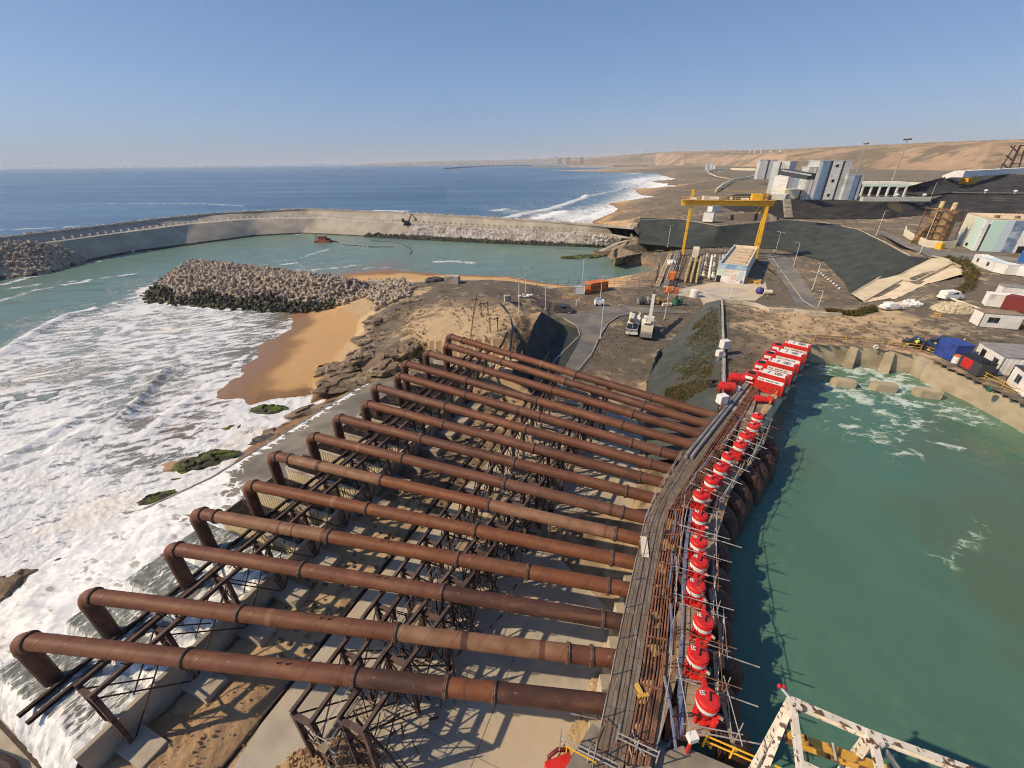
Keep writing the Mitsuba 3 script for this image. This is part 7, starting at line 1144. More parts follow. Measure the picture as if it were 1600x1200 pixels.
# ---------------------------------------------------------------- breakwater
CREST = [(-223.89, 159.6, 8.2), (-225.67, 181.48, 8.2), (-225.74, 196.32, 8.2), (-219.11, 219.5, 8.2), (-205.9, 265.74, 8.2), (-193.04, 293.22, 8.1), (-171.51, 307.1, 8.1), (-143.73, 322.74, 7.6), (-104.88, 314.1, 6.8), (-66.67, 300.19, 6.2), (-14.72, 277.56, 5.8), (36.39, 248.5, 5.5), (62.56, 226.25, 5.5)]
MID = [(-221.65, 156.15, 5), (-225.25, 179.41, 5), (-221.78, 190.9, 5), (-217.34, 211, 5), (-208.82, 239.87, 5), (-195.73, 276.98, 5), (-170.78, 303.92, 4.8), (-132.67, 315.72, 4), (-101.85, 302.46, 3.1), (-65.15, 290.85, 2.5), (-14.64, 273.09, 1.9), (36.5, 247.72, 1.9), (63.88, 229.6, 1.9)]
LEDGE = [(-219.47, 154.4, 4.9), (-222.65, 177.09, 4.9), (-219.02, 188.27, 4.9), (-214.32, 207.78, 4.9), (-205.46, 235.7, 4.9), (-192.05, 271.4, 4.9), (-167.79, 298.19, 4.6), (-128.41, 304.76, 3.5), (-99.73, 295.36, 2.3), (-63.82, 283.87, 1.4), (-14.24, 264.36, 1.2), (35.79, 242.2, 1), (61.23, 225.26, 1)]
TOE = [(-218.27, 147.86, -5.6), (-215.27, 165.06, -5.6), (-211.96, 176.04, -5.6), (-201.01, 181.08, -5.6), (-207.49, 209.64, -5.6), (-203.6, 231.94, -5.6), (-185.64, 256.09, -5.6), (-165.35, 288.04, -5.6), (-140.31, 297.34, -5.6), (-106.74, 286.9, -5.6), (-61.53, 268.92, -5.6), (-13.91, 252.49, -5.6), (35.8, 239.35, -5.6), (55.74, 234.37, -5.6)]
def sub(L, a, b):
    L = np.array(L, float); s = np.r_[0, np.cumsum(np.linalg.norm(np.diff(L[:, :2], axis=0), axis=1))]; s /= s[-1]
    t = np.unique(np.r_[np.linspace(a, b, 60)]); return [np.array([np.interp(x, s, L[:, k]) for k in range(3)]) for x in t]
bk = thing('breakwater', 'long curved concrete breakwater sheltering the harbour', 'breakwater'); SPLIT = .60
def share(L, px):
    return px
def at_col(L, w): return sub(L, w, w + 1e-6)[0]
cut = {'C': .60, 'M': .60, 'L': .60, 'T': .60}
part(bk, 'upper_slope', loft(sub(CREST, 0, .58), sub(MID, 0, .58), 160, 5, .2), 'mat_tile', True); part(bk, 'upper_slope', loft(sub(CREST, .58, 1), sub(MID, .58, 1), 120, 5, .1), 'mat_tile', True)
part(bk, 'ledge', loft(MID, LEDGE, 200, 3), 'mat_tile', True)
part(bk, 'lower_slope', loft(sub(LEDGE, 0, .53), sub(TOE, 0, .53), 200, 10, .25), 'mat_tile', True); part(bk, 'lower_slope', loft(sub(LEDGE, .53, .665), sub(TOE, .53, .665), 60, 8, .2), 'mat_tile', True); part(bk, 'lower_slope', loft(sub(LEDGE, .665, 1), sub(TOE, .665, 1), 100, 8, .2), 'mat_armour_wet', True)
sea_side = [P3(p) + (P3(p) - P3(q)) * [1.6, 1.6, 0] / np.linalg.norm((P3(p) - P3(q))[:2]) * 9 + [0, 0, -12] for p, q in zip(sub(CREST, 0, 1), sub(TOE, 0, 1))]
part(bk, 'sea_slope', loft(sub(CREST, 0, 1), sea_side, 150, 6, .2), 'mat_armour', True)
cr = sub(CREST, 0, 1); m = MB(); [m.bar(a + [0, 0, .25], b + [0, 0, .25], 1.0, .8) for a, b in zip(cr[:-1], cr[1:])]; part(bk, 'parapet', m, 'mat_tile')
wl_ = [lerp(a, b, .86) + [0, 0, .12] for a, b in zip(sub(LEDGE, 0, 1), sub(TOE, 0, 1))]; wb = [P3(b) + [0, 0, .2] for b in sub(TOE, 0, 1)]; part(bk, 'weed_band', loft(wl_, [b + (b - a) * .12 for a, b in zip(wl_, wb)], 200, 4, .15), 'mat_armour_wet', True)
for w in np.linspace(.135, .985, 96):
    p = at_col(MID, w); part(bk, 'post', MB().box(p + [0, 0, .55], (.62, .62, 1.2)), 'mat_white' if w < .62 else 'mat_concrete')
r = np.random.default_rng(31)
m = MB()                                                        # small rocks along the sea side of the crest
for _ in range(700):
    w = r.random(); p = at_col(CREST, w) + [0, 0, .3]; o = trimesh.creation.icosphere(0, r.uniform(.4, 1.0)); o.vertices *= r.uniform(.6, 1.2, (1, 3)); m.add(o.vertices + p + [r.uniform(-1, 1), r.uniform(.8, 3.0), r.uniform(-.3, .4)], o.faces)
part(bk, 'crest_stone', m, 'mat_pale_rock', kind='stuff')
for nm, mt, n, w0, w1, c0, c1 in (('rock_armour', 'mat_pale_rock', 1900, .665, .99, .02, .70), ('weedy_rock', 'mat_armour_wet', 900, .60, .995, .72, .99)):
    m = MB(); base = trimesh.creation.icosphere(0, 1.0)
    for _ in range(n):
        w, c = r.uniform(w0, w1), r.uniform(c0, c1); p = lerp(at_col(LEDGE, w), at_col(TOE, w), c); v = base.vertices * r.uniform(.4, 1.25) * r.uniform(.6, 1.2, (1, 3)) + r.normal(0, .08, base.vertices.shape); m.add(v + p + [0, 0, .25], base.faces)
    part(bk, nm, m, mt, kind='stuff')
ea, eb = P3(CREST[-1]), P3(LEDGE[-1]); part(bk, 'end_wall', MB().hexa(np.array([[eb[0] - .3, eb[1], -6], [eb[0] + 1.2, eb[1], -6], [ea[0] + 1.2, ea[1] + 8, -6], [ea[0] - .3, ea[1] + 8, -6]]), np.array([[eb[0] - .3, eb[1], eb[2]], [eb[0] + 1.2, eb[1], eb[2]], [ea[0] + 1.2, ea[1] + 2, 5.7], [ea[0] - .3, ea[1] + 2, 5.7]])), 'mat_tile')
rl = MB(); pts = [P3(p) + [0, 0, 0] for p in sub(LEDGE, .67, .97)]
for a, b in zip(pts[:-1], pts[1:]): rl.bar(a + [0, 0, 1.1], b + [0, 0, 1.1], .12); rl.bar(a, a + [0, 0, 1.1], .12)
part(bk, 'ledge_rail', rl, 'mat_steel_dark')
# tetrapods
def tetrapod():
    m = MB()
    for d in ((0, 0, 1), (.943, 0, -.333), (-.471, .816, -.333), (-.471, -.816, -.333)): m.tube((0, 0, 0), P3(d) * 1.42, .54, 7, .34)
    return m
def rand_rot(r):
    q = r.normal(size=4); q /= np.linalg.norm(q); a, b, c, d = q
    return np.array([[1 - 2 * (c * c + d * d), 2 * (b * c - a * d), 2 * (b * d + a * c)], [2 * (b * c + a * d), 1 - 2 * (b * b + d * d), 2 * (c * d - a * b)], [2 * (b * d - a * c), 2 * (c * d + a * b), 1 - 2 * (b * b + c * c)]])
tv, tf = tetrapod().get(); TP = {m_: shape((tv, tf), m_) for m_ in ('mat_armour', 'mat_armour_wet', 'mat_armour_dark')}
MOUND = sg.Polygon([(-130.28, 147.46), (-134.91, 157.88), (-139.04, 171.7), (-142.71, 187.77), (-132.76, 189.82), (-99.98, 175.45), (-68.13, 160.86), (-45.73, 150.15), (-33.64, 141.66), (-42.2, 136.76), (-48.58, 130.09), (-58.89, 125.32), (-80.64, 129.18), (-104.5, 134.64), (-121.78, 139.49)])
ridge = sg.LineString([(-120.7, 149.9), (-125.01, 169.21), (-113.93, 167.51), (-87.38, 154.34), (-59.63, 141.84), (-39.68, 131.18), (-32.3, 125.01)])
r = np.random.default_rng(41); x0, y0, x1, y1 = MOUND.bounds; spots = []
g = np.stack(np.meshgrid(np.arange(x0, x1, 1.85), np.arange(y0, y1, 1.85)), -1).reshape(-1, 2) + 0
g = g + r.uniform(-.5, .5, g.shape)
mid = MOUND
for p in g:
    P = sg.Point(p)
    if not MOUND.contains(P): continue
    e = MOUND.exterior.distance(P); z = -5.3 + min(e * .62, 7.2 * (1 - .45 * np.clip((p[0] + 34) / 30, 0, 1))) + r.uniform(-.35, .45); z = max(z, float(land(p[None])[0, 0]) + .55 + r.uniform(-.2, .3)); spots.append((p[0], p[1], z))
EXT = sg.Polygon([(-56.74, 148.47), (-42.62, 141.65), (-30.59, 130.05), (-28.64, 122.27), (-35.91, 116.18), (-41.71, 111.69), (-46.2, 109.61)])
x0, y0, x1, y1 = EXT.bounds; g = np.stack(np.meshgrid(np.arange(x0, x1, 1.85), np.arange(y0, y1, 1.85)), -1).reshape(-1, 2)
for p in g + r.uniform(-.5, .5, g.shape):
    if EXT.contains(sg.Point(p)) and float(land(p[None])[0, 0]) > -1.2 and not MOUND.buffer(-2.0).contains(sg.Point(p)): spots.append((p[0], p[1], max(-4.6, float(land(p[None])[0, 0])) + .6 + r.uniform(-.2, .7)))
spots.sort(key=lambda s: math.dist(s, (0, 0, 36))); seen = 0; rest = {}
for i, s in enumerate(spots):
    R_ = rand_rot(r); z = s[2]; mt = 'mat_armour_wet' if z < -3.1 + .5 * math.sin(s[0] * .3) + (1.2 if s[0] < -62 else 0) else 'mat_armour'
    if seen < 300 and i < 300:
        k = thing('tetrapod', 'weedy dark concrete tetrapod low on the mound' if mt == 'mat_armour_wet' else 'pale tan concrete tetrapod on the mound', 'tetrapod', 'weedy tetrapods at the waterline' if mt == 'mat_armour_wet' else 'tan tetrapods of the mound')
        M = np.eye(4); M[:3, :3] = R_; M[:3, 3] = s; scene[k] = {**TP[mt], 'to_world': T(M.tolist())}; seen += 1
    else: rest.setdefault(mt, MB()).add(tv @ R_.T + np.array(s), tf)
for mt, m in rest.items(): stuff('tetrapods', m, mt, 'weedy tetrapods farther along the mound' if mt == 'mat_armour_wet' else 'tan tetrapods farther along the mound', 'tetrapods')
core = sheet(list(MOUND.buffer(-.8).exterior.coords), lambda p: np.array([-6.3 + min(MOUND.exterior.distance(sg.Point(a)) * .58, 6.4 * (1 - .45 * np.clip((a[0] + 34) / 30, 0, 1))) for a in p]), 2.2); struct('mound_core', core, 'mat_armour', False)
m = MB()
for _ in range(430):
    w = r.random() ** 1.0; c = r.uniform(-.1, .98)
    if w > .66 + .34 * c: continue
    p = lerp(at_col(LEDGE, w * .185), at_col(TOE, w * .185), c); m.add((tv * r.uniform(1.0, 1.35)) @ rand_rot(r).T + p + [0, 0, .5], tf)
stuff('tetrapods', m, 'mat_armour', 'tetrapods heaped on the near end of the breakwater', 'tetrapods')
# flat slabs at the landward end of the mound
for i in range(7):
    p = lerp((-46.83, 143.48, 0.6), (-33.91, 129.81, 0.9), i / 6); solo('armour_block', MB().box(P3(p) + [0, (i % 2) * 1.2, 0], (3.2, 2.0, .8), -.3 + .12 * (i % 3)), 'mat_tile', 'flat pale concrete block at the landward end of the tetrapod mound', 'block', 'flat blocks by the mound')
# dredger, excavator, floating line
k = thing('dredger', 'rusty red dredging pontoon afloat in the harbour', 'dredger'); c = P3((-111.58, 263.52, -5)); q = Proto()
q.add('hull', MB().prism([(-5, -2), (4.4, -2), (5.2, -1), (5.2, 1), (4.4, 2), (-5, 2)], -.4, .9), 'mat_hull_rust'); q.add('deckhouse', MB().box((-.4, 0, 1.9), (4.6, 2.6, 2.0)), 'mat_hull_rust'); q.add('roof', MB().box((-.4, 0, 3.0), (5.0, 3.0, .18)), 'mat_maroon'); q.add('ladder_frame', MB().bar((-4.6, -.8, .9), (-4.0, -.8, 4.4), .2).bar((-4.6, .8, .9), (-4.0, .8, 4.4), .2).bar((-4, -.8, 4.3), (-4, .8, 4.3), .2), 'mat_hull_rust'); q.add('engine', MB().box((3.0, 0, 1.5), (2.0, 1.8, 1.2)), 'mat_black'); q.add('bow_gear', MB().bar((4.4, 0, 1.0), (8.5, .2, -.1), .8, .5), 'mat_black')
for j in range(6): q.add('fender', MB().tube((-4.6 + 1.7 * j, -2.1, .1), (-4.6 + 1.7 * j, -2.1, .8), .3, 8), 'mat_orange')
for r_, d_, _l in q.parts: scene[k + '__' + r_] = {**d_, 'to_world': T().translate([float(x) for x in c]).rotate([0, 0, 1], -5)}
k = thing('excavator', 'dark excavator standing on the breakwater slope', 'excavator'); c = P3(at_col(LEDGE, .655)) + [0, -1.5, .2]
part(k, 'track', MB().box(c + [0, -1.2, .5], (4.4, .8, 1.0), .2).box(c + [0, 1.2, .5], (4.4, .8, 1.0), .2), 'mat_black'); part(k, 'house', MB().box(c + [-.3, 0, 1.9], (3.8, 2.8, 1.6), .2), 'mat_dark_grey'); part(k, 'cab', MB().box(c + [-2.4, -.6, 3.0], (1.6, 1.5, 1.9), .2), 'mat_black'); part(k, 'boom', MB().bar(c + [1.0, 0, 2.4], c + [3.2, .5, 6.6], .7, .6), 'mat_dark_grey'); part(k, 'stick', MB().bar(c + [3.2, .5, 6.6], c + [5.4, .6, 3.6], .5), 'mat_dark_grey'); part(k, 'bucket', MB().box(c + [5.4, .6, 3.1], (1.2, 1.3, 1.1), .3), 'mat_black')
for i, pl in enumerate(([(-101.07, 257.75, -4.9), (-92.33, 250.75, -4.9), (-85.34, 248.25, -4.9), (-81.02, 245.94, -4.9), (-73.89, 243.51, -4.9), (-64.88, 242.99, -4.9)], [(-83.94, 265.85, -4.9), (-71.01, 260.43, -4.9), (-64.22, 255.55, -4.9), (-56.61, 242.52, -4.9), (-52.43, 230.81, -4.9), (-51.25, 221.93, -4.9)])):
    solo('floating_line', MB().path(densify(pl, 3), .28, 6), 'mat_armour_dark', ['straight dark floating line trailing from the dredger', 'curved dark floating line near the rock slope'][i], 'floating line', smooth=50)
for j in range(8): p = P3(lerp((-98.24, 255.08, -4.85), (-80.19, 245.6, -4.85), j / 7)); solo('float', trimesh.creation.icosphere(1, .42).apply_translation(p), 'mat_white', 'small white float on the line beside the dredger', 'float', 'white floats by the dredger')
# shore rocks and ruins
def rock(loc, size, label, matn, seed, flat_=.46, name='rock', rz=0.0):
    size = [x * .78 for x in size]
    o = trimesh.creation.icosphere(5, 1.0); v = o.vertices; w_ = v * np.array(size); rid = lambda sc, oc, k: 1 - 2 * np.abs(meshkit.fbm(w_ / sc + seed * 7.3 + k, oc) - .5)
    low = meshkit.fbm(v * 1.3 + seed * 3.1, 3) - .5; v = v * (1 + 1.1 * low[:, None] + .55 * (rid(2.2, 4, 0) - .75)[:, None]) * np.array(size)
    v[:, 2] = v[:, 2] * flat_ * (.75 + .5 * (rid(1.3, 3, 9.0) - .7)) + .35 * np.floor(2.2 * meshkit.fbm(w_ / 2.4 + seed, 3)) * (v[:, 2] > 0) - .2; ca, sa = math.cos(rz), math.sin(rz); v = np.c_[v[:, 0] * ca - v[:, 1] * sa, v[:, 0] * sa + v[:, 1] * ca, v[:, 2]] + P3(loc)
    return solo(name, (v, o.faces), matn, label, 'rock', smooth=20)
for i, (loc, size, lab, mt, rz) in enumerate([((-56, 30.61, -5.2), (4.2, 3.0, 2.6), 'brown rock at the left edge of the foam', 'mat_shore_rock', .4), ((-53.06, 34.86, -5.3), (2.0, .8, 1.2), 'small grey rock awash in the foam', 'mat_armour_dark', .5), ((-49.75, 45.16, -5.1), (3.0, 1.1, 1.6), 'long dark weedy rock beside the apron', 'mat_mossy_rock', .5), ((-47.9, 52.99, -5), (5.0, 2.6, 2.6), 'largest bright green weedy rock beside the apron', 'mat_mossy_rock', .5), ((-51.64, 52.51, -5.2), (3.2, 1.8, 1.2), 'buff rock left of the bright green one', 'mat_earth', .2), ((-48.12, 49.43, -5.3), (2.4, 1.0, 1.2), 'low green rock below the buff one', 'mat_mossy_rock', .3), ((-41.42, 58.71, -5), (3.2, 1.7, 2.0), 'black rounded rock against the toe of the apron', 'mat_armour_dark', .3), ((-45.71, 68.77, -5), (4.0, 1.9, 1.6), 'olive green rock between the foam streams', 'mat_mossy_rock', .1), ((-50.05, 62.94, -5.4), (3.0, 1.2, 1.2), 'small mossy rock in the foam', 'mat_mossy_rock', .1), ((-38.89, 62.39, -4.9), (6.0, 2.0, 1.4), 'long brown reef beside the apron', 'mat_shore_rock', .6), ((-35.55, 68.51, -4.4), (6.0, 2.2, 1.5), 'brown reef at the upper end of the apron', 'mat_shore_rock', .6), ((-31.46, 77.15, -3.2), (9.0, 4.5, 2.0), 'broad brown shore rock at the corner of the beach', 'mat_shore_rock', .5), ((-36.6, 80.86, -2.6), (6, 3.2, 3.4), 'weedy boulder at the edge of the beach', 'mat_shore_rock', .3), ((-32, 84.49, -1), (5, 3.5, 4.2), 'steep brown boulder above the beach with a shadowed side', 'mat_shore_rock', .8), ((-31.72, 93.82, -0.5), (6, 4, 3.6), 'dark crag behind the sand', 'mat_shore_rock', .2), ((-32.78, 104.11, 0.4), (6, 4.5, 2.6), 'upper crag at the foot of the tetrapods', 'mat_shore_rock', .5), ((-23.82, 84.89, 0.4), (5, 4.5, 2.8), 'brown crag below the pipe ends', 'mat_shore_rock', .1), ((-25.41, 80.16, -1.5), (5, 4.0, 2.2), 'low crag beside the corner of the apron', 'mat_shore_rock', .9), ((-24.55, 137.07, 2.6), (3.5, 2.2, 2.4), 'black rock outcrop by the harbour beach', 'mat_armour_dark', .2), ((-27.13, 116.24, 1.8), (4.5, 3.0, 2.0), 'dark rock beside the sand patch', 'mat_shore_rock', .3), ((88.67, 341.19, -3.5), (9, 6, 6), 'rocky headland beside the far beach', 'mat_shore_rock', .3), ((84.95, 288.16, 1), (9, 7, 7), 'second rocky headland above the far beach', 'mat_shore_rock', .7), ((85.55, 358.92, -5), (6, 4, 4), 'outer rocks of the headland', 'mat_shore_rock', .2), ((33.23, 209.92, -5), (11, 5, 2.4), 'green weedy spit in the inner harbour', 'mat_mossy_rock', .2), ((46.75, 215.74, -4.4), (7, 5, 5), 'brown rock bank by the quay wall', 'mat_shore_rock', .3)]):
    rock(loc, size, lab, mt, i + 1.0, rz=rz)
solo('hut', MB().box(P3((-18.19, 131.13, 3.2)) + [0, 0, .9], (4.4, 2.6, 2.2), -.2), 'mat_concrete', 'small pale concrete block hut above the harbour beach', 'hut')
solo('concrete_stub', MB().box(P3((-0.95, 106.77, 4)) + [0, 0, .8], (1.6, 1.4, 2.0), .2), 'mat_concrete', 'concrete stub by the black hose', 'block')
m = MB(); [m.bar((*a, .2), (*b, .2), 2.5, .3) for a, b in zip([(41.2, 197.27), (52.94, 217.14), (66.8, 232.26)][:-1], [(41.2, 197.27), (52.94, 217.14), (66.8, 232.26)][1:])]; struct('slipway', m, 'mat_tile')

# ---------------------------------------------------------------- coal plant, hall, towers on the upper level
def slab_tower(A, B, h, depth, strips, label, name='conveyor_tower', roof='mat_cladding', wins=()):
    """A clad tower on the front edge A-B; strips: (from, to, material) as shares of its width, proud by a hand's breadth."""
    A, rz, w = box_frame(A, B); q = Proto(); q.add('wall', MB().box((w / 2, depth / 2, h / 2), (w, depth, h)), 'mat_cladding')
    q.add('roof', MB().box((w / 2, depth / 2, h + .15), (w + .4, depth + .4, .3)), roof)
    for a, b, mt in strips: q.add('cladding_strip', MB().box(((a + b) / 2 * w, -.06, h / 2), ((b - a) * w, .14, h - .05)).box(((a + b) / 2 * w, depth / 2, h + .33), ((b - a) * w, depth, .1)), mt)
    for x, z, s in wins: q.add('window', MB().box((x * w, -.16, z * h), (s, .12, s)), 'mat_black')
    return q.put(name, label, 'building', A, rz)
slab_tower((176.53, 270.74, 15), (193.52, 268.53, 15), 20.07, 13, [(0, .10, 'mat_white'), (.13, .34, 'mat_blue_panel'), (.34, .42, 'mat_dark_grey'), (.42, .72, 'mat_white'), (.73, .78, 'mat_dark_grey'), (.79, 1, 'mat_cladding')], 'tallest conveyor tower with a blue stripe and three square windows', wins=[(.57, .88, 1.5), (.57, .5, 1.5), (.57, .12, 1.5)])
mat('blue_panel', principled(mottled((.14, .25, .40), (.19, .31, .46), 3), .6))
slab_tower((192, 266.34, 15), (200.51, 265.24, 15), 12.83, 11, [(.0, .42, 'mat_cladding'), (.45, .74, 'mat_blue_panel'), (.74, .82, 'mat_dark_grey')], 'lower conveyor tower with a blue stripe, joined to the tallest one')
q_ = (171.62, 271.38, 15); slab_tower((172.32, 271.29, 15), (176.18, 270.79, 15), 16.86, 9, [(.1, .4, 'mat_cream'), (.6, .9, 'mat_white')], 'narrow cream stair tower left of the tallest tower')
slab_tower((177.95, 315.62, 15), (183.83, 308.35, 15), 11.41, 14, [(.05, .95, 'mat_white')], 'white boxy transfer house with a dark gable side', 'transfer_house')
slab_tower((184.62, 308.23, 15), (191.31, 307.24, 15), 10.78, 12, [(.4, .9, 'mat_pale_blue')], 'dark and pale blue transfer house behind the white one', 'transfer_house', 'mat_white')
slab_tower((182.27, 328.56, 15), (189.1, 320.58, 15), 19.76, 12, [(.0, .42, 'mat_cladding'), (.42, .52, 'mat_dark_grey'), (.52, 1, 'mat_cladding')], 'grey double tower with a dark joint, nearer of the left pair')
slab_tower((305.65, 580.26, 15), (323.43, 575.1, 15), 21.03, 16, [(.45, .55, 'mat_dark_grey')], 'grey double tower on stilts, farther of the left pair')
slab_tower((155.7, 273.45, 15), (160.58, 268.01, 15), 2.79, 6, [(0, 1, 'mat_pale_grey')], 'low pale plinth building on top of the dark bank', 'plinth')
k = thing('conveyor', 'dark inclined conveyor bridge between the left towers and the tallest tower', 'conveyor'); part(k, 'gallery', MB().bar((157.55, 272.89, 30), (159.1, 247.4, 28), 4, 3), 'mat_dark_grey'); part(k, 'roof', MB().bar((123.83, 214.75, 31.8), (133.27, 207.49, 29.8), 4.4, .4), 'mat_cladding')
k = thing('machinery', 'yellowish tank and dark machinery beside the tallest tower', 'machinery'); c = P3((170.13, 276.53, 15)); part(k, 'tank', MB().box(c + [-3, 0, 3], (9, 6, 5)), 'mat_cream'); part(k, 'machine', MB().box(c + [6, 0, 2.5], (8, 5, 5)), 'mat_maroon'); part(k, 'frame', MB().box(c + [11, 2, 4], (3, 5, 8)), 'mat_dark_grey')
# open gallery and belts
k = thing('belt_gallery', 'long pale roofed gallery on white posts right of the towers', 'gallery'); a, b = P3((288.55, 386.39, 15)), P3((318.25, 370.85, 15)); d = (b - a) / np.linalg.norm(b - a); hz = 6.24
a0, b0 = P3((223.96, 296.38, 15)), P3((245.53, 287.51, 15)); h1 = 7.46; part(k, 'roof', MB().bar(a0 + [0, 3, h1], b0 + [0, 3, h1], 9, 1.6), 'mat_white'); part(k, 'fascia', MB().bar(a0 + [0, -1.6, h1 - .9], b0 + [0, -1.6, h1 - .9], .3, 2.0), 'mat_pale_green'); part(k, 'back_wall', MB().bar(a0 + [0, 7, h1 / 2], b0 + [0, 7, h1 / 2], .3, h1 * .9), 'mat_black')
for w in np.linspace(.03, .98, 6): part(k, 'post', MB().bar(lerp(a0, b0, w) + [0, -1.2, 0], lerp(a0, b0, w) + [0, -1.2, h1], .9), 'mat_white')
for i, (p, q2, w_, h_, mt, lab) in enumerate([((285.94, 384.33, 18), (327.29, 352.9, 18), 4, 3.0, 'mat_white', 'upper white conveyor gallery stretching to the coal heap'), ((198.19, 258.58, 16), (232.47, 254.04, 16), 3, 2.2, 'mat_pale_grey', 'low grey conveyor gallery along the top of the bank'), ((285.53, 332.43, 15.5), (309.82, 328.26, 15.5), 1.5, .8, 'mat_grey', 'thin grey belt across the coal yard'), ((315.36, 330.34, 26), (450.92, 413.04, 26), 6, 4, 'mat_white', 'white conveyor gallery behind the coal heap'), ((349.51, 373.87, 22), (329.46, 343.84, 26), 5, 3, 'mat_white', 'short sloping white gallery end left of the coal heap'), ((297.74, 310.29, 15.4), (346.91, 295.87, 15.4), .6, .5, 'mat_grey', 'pale rail along the edge of the coal bank')]):
    k = thing('conveyor_gallery', lab, 'conveyor'); p, q2 = P3(p), P3(q2); part(k, 'casing', MB().bar(p, q2, w_, h_), mt)
    for w in np.linspace(.05, .95, 8): part(k, 'joint', MB().bar(lerp(p, q2, w) - [w_ * .0, 0, h_ * .56], lerp(p, q2, w) + [0, 0, h_ * .56], w_ * 1.06 if i > 3 else .5, w_ * 1.05), 'mat_dark_grey' if i in (1,) else mt)
for i, (p, lab) in enumerate([((234.01, 278.23, 15), 'white lamp globe on the grey conveyor, left'), ((248.93, 276.18, 15), 'white lamp globe on the grey conveyor, right'), ((310.97, 301.52, 15.4), 'white lamp globe on the coal bank, left'), ((321.75, 293.49, 15.4), 'white lamp globe on the coal bank, right')]):
    solo('site_light', MB().tube(p, P3(p) + [0, 0, .9], .3, 6).lathe([(.6, 0), (1.1, .6), (.9, 1.2), (0, 1.5)], P3(p) + [0, 0, .9], 10), 'mat_white', lab, 'lamp', smooth=40)
k = thing('stacker', 'yellow coal stacker with a long boom on the coal heap', 'stacker'); c, e = P3((347.47, 353.17, 20)), P3((348.9, 371.77, 17)); part(k, 'cab', MB().box(c, (9, 6, 5), .3), 'mat_yellow'); part(k, 'boom', MB().bar(c, e, 1.6, 1.6), 'mat_grey'); part(k, 'head', MB().box(e, (9, 4, 2.5), .2), 'mat_cream')
k = thing('derrick', 'dark lattice derrick behind the coal heap', 'derrick'); c = P3((482.36, 455.54, 24)); hd = 28
for dx in (-5, 5):
    for dy in (-4, 4): part(k, 'leg', MB().bar(c + [dx, dy, 0], c + [dx * .55, dy * .5, hd * .8], .9), 'mat_steel_dark')
for z in (.25, .5, .78): part(k, 'brace', MB().bar(c + [-5, -4, hd * z], c + [5, -4, hd * z], .7).bar(c + [-5, 4, hd * z], c + [5, 4, hd * (z - .2)], .7), 'mat_steel_dark')
# coloured hall
A, B, C_ = P3((156.62, 147.21, 8.05)), P3((174.23, 139.54, 8.05)), P3((167.21, 164.84, 8.05)); hh = 9.98; k = thing('hall', 'big hall clad in pastel green, grey, white and blue stripes', 'building')
d1 = (B - A) / np.linalg.norm(B - A); d2 = (C_ - A) / np.linalg.norm(C_ - A); wB, wC = np.linalg.norm(B - A), np.linalg.norm(C_ - A); inw = np.array([-d1[1], d1[0], 0])
def panel(o, d, a, b, z0, z1, th, out): p, q2 = o + d * a, o + d * b; t_ = out * th; return MB().hexa(np.array([p + [0, 0, z0], q2 + [0, 0, z0], q2 + t_ + [0, 0, z0], p + t_ + [0, 0, z0]]), np.array([p + [0, 0, z1], q2 + [0, 0, z1], q2 + t_ + [0, 0, z1], p + t_ + [0, 0, z1]]))
F_ = C_ + d1 * wB; part(k, 'wall', MB().hexa(np.array([A, B, F_, C_]), np.array([A, B, F_, C_]) + [0, 0, hh]), 'mat_white')
o1, o2 = np.array([d1[1], -d1[0], 0]), np.array([-d2[1], d2[0], 0])
for a, b, mt in ((.0, .05, 'mat_white'), (.08, .26, 'mat_pale_green'), (.26, .37, 'mat_pale_blue'), (.37, .52, 'mat_steel_blue_panel'), (.52, .8, 'mat_white')): part(k, 'cladding_panel', panel(A, d1, a * wB, b * wB, 0.05, hh - .1, .12, o1), mt)
mat('steel_blue_panel', principled(mottled((.12, .18, .30), (.2, .28, .4), 1.2, c=(.4, .45, .5), sc=2.0), .6))
for a, b, mt in ((.02, .45, 'mat_mint'), (.47, 1, 'mat_cream_wall')): part(k, 'cladding_panel', panel(A, d2, a * wC, b * wC, 0.05, hh - .1, .12, o2), mt)
mat('mint', principled((.58, .76, .72), .6)); mat('cream_wall', principled((.74, .73, .60), .6))
part(k, 'doorway', panel(A, d1, .70 * wB, 1.0 * wB, 0, hh * .55, .16, o1), 'mat_black'); part(k, 'doorway', panel(A, d1, .56 * wB, .66 * wB, 0, hh * .22, .16, o1), 'mat_black'); part(k, 'downpipe', panel(A, d1, .055 * wB, .075 * wB, 0, hh * .86, .18, o1), 'mat_dark_grey')
part(k, 'roof', MB().hexa(np.array([A + [0, 0, hh], B + [0, 0, hh], F_ + [0, 0, hh], C_ + [0, 0, hh]]) , np.array([A + [0, 0, hh + .3], B + [0, 0, hh + .3], F_ + [0, 0, hh + .3], C_ + [0, 0, hh + .3]])), 'mat_roof_tan')
for j in range(4): part(k, 'roof_vent', MB().box(A + d1 * (3 + 5 * j) + d2 * 3 + [0, 0, hh + .7], (1, 1, .9)), 'mat_roof_brown')
part(k, 'window', panel(A, d2, .3 * wC, .42 * wC, .6, 1.6, .16, o2), 'mat_black')
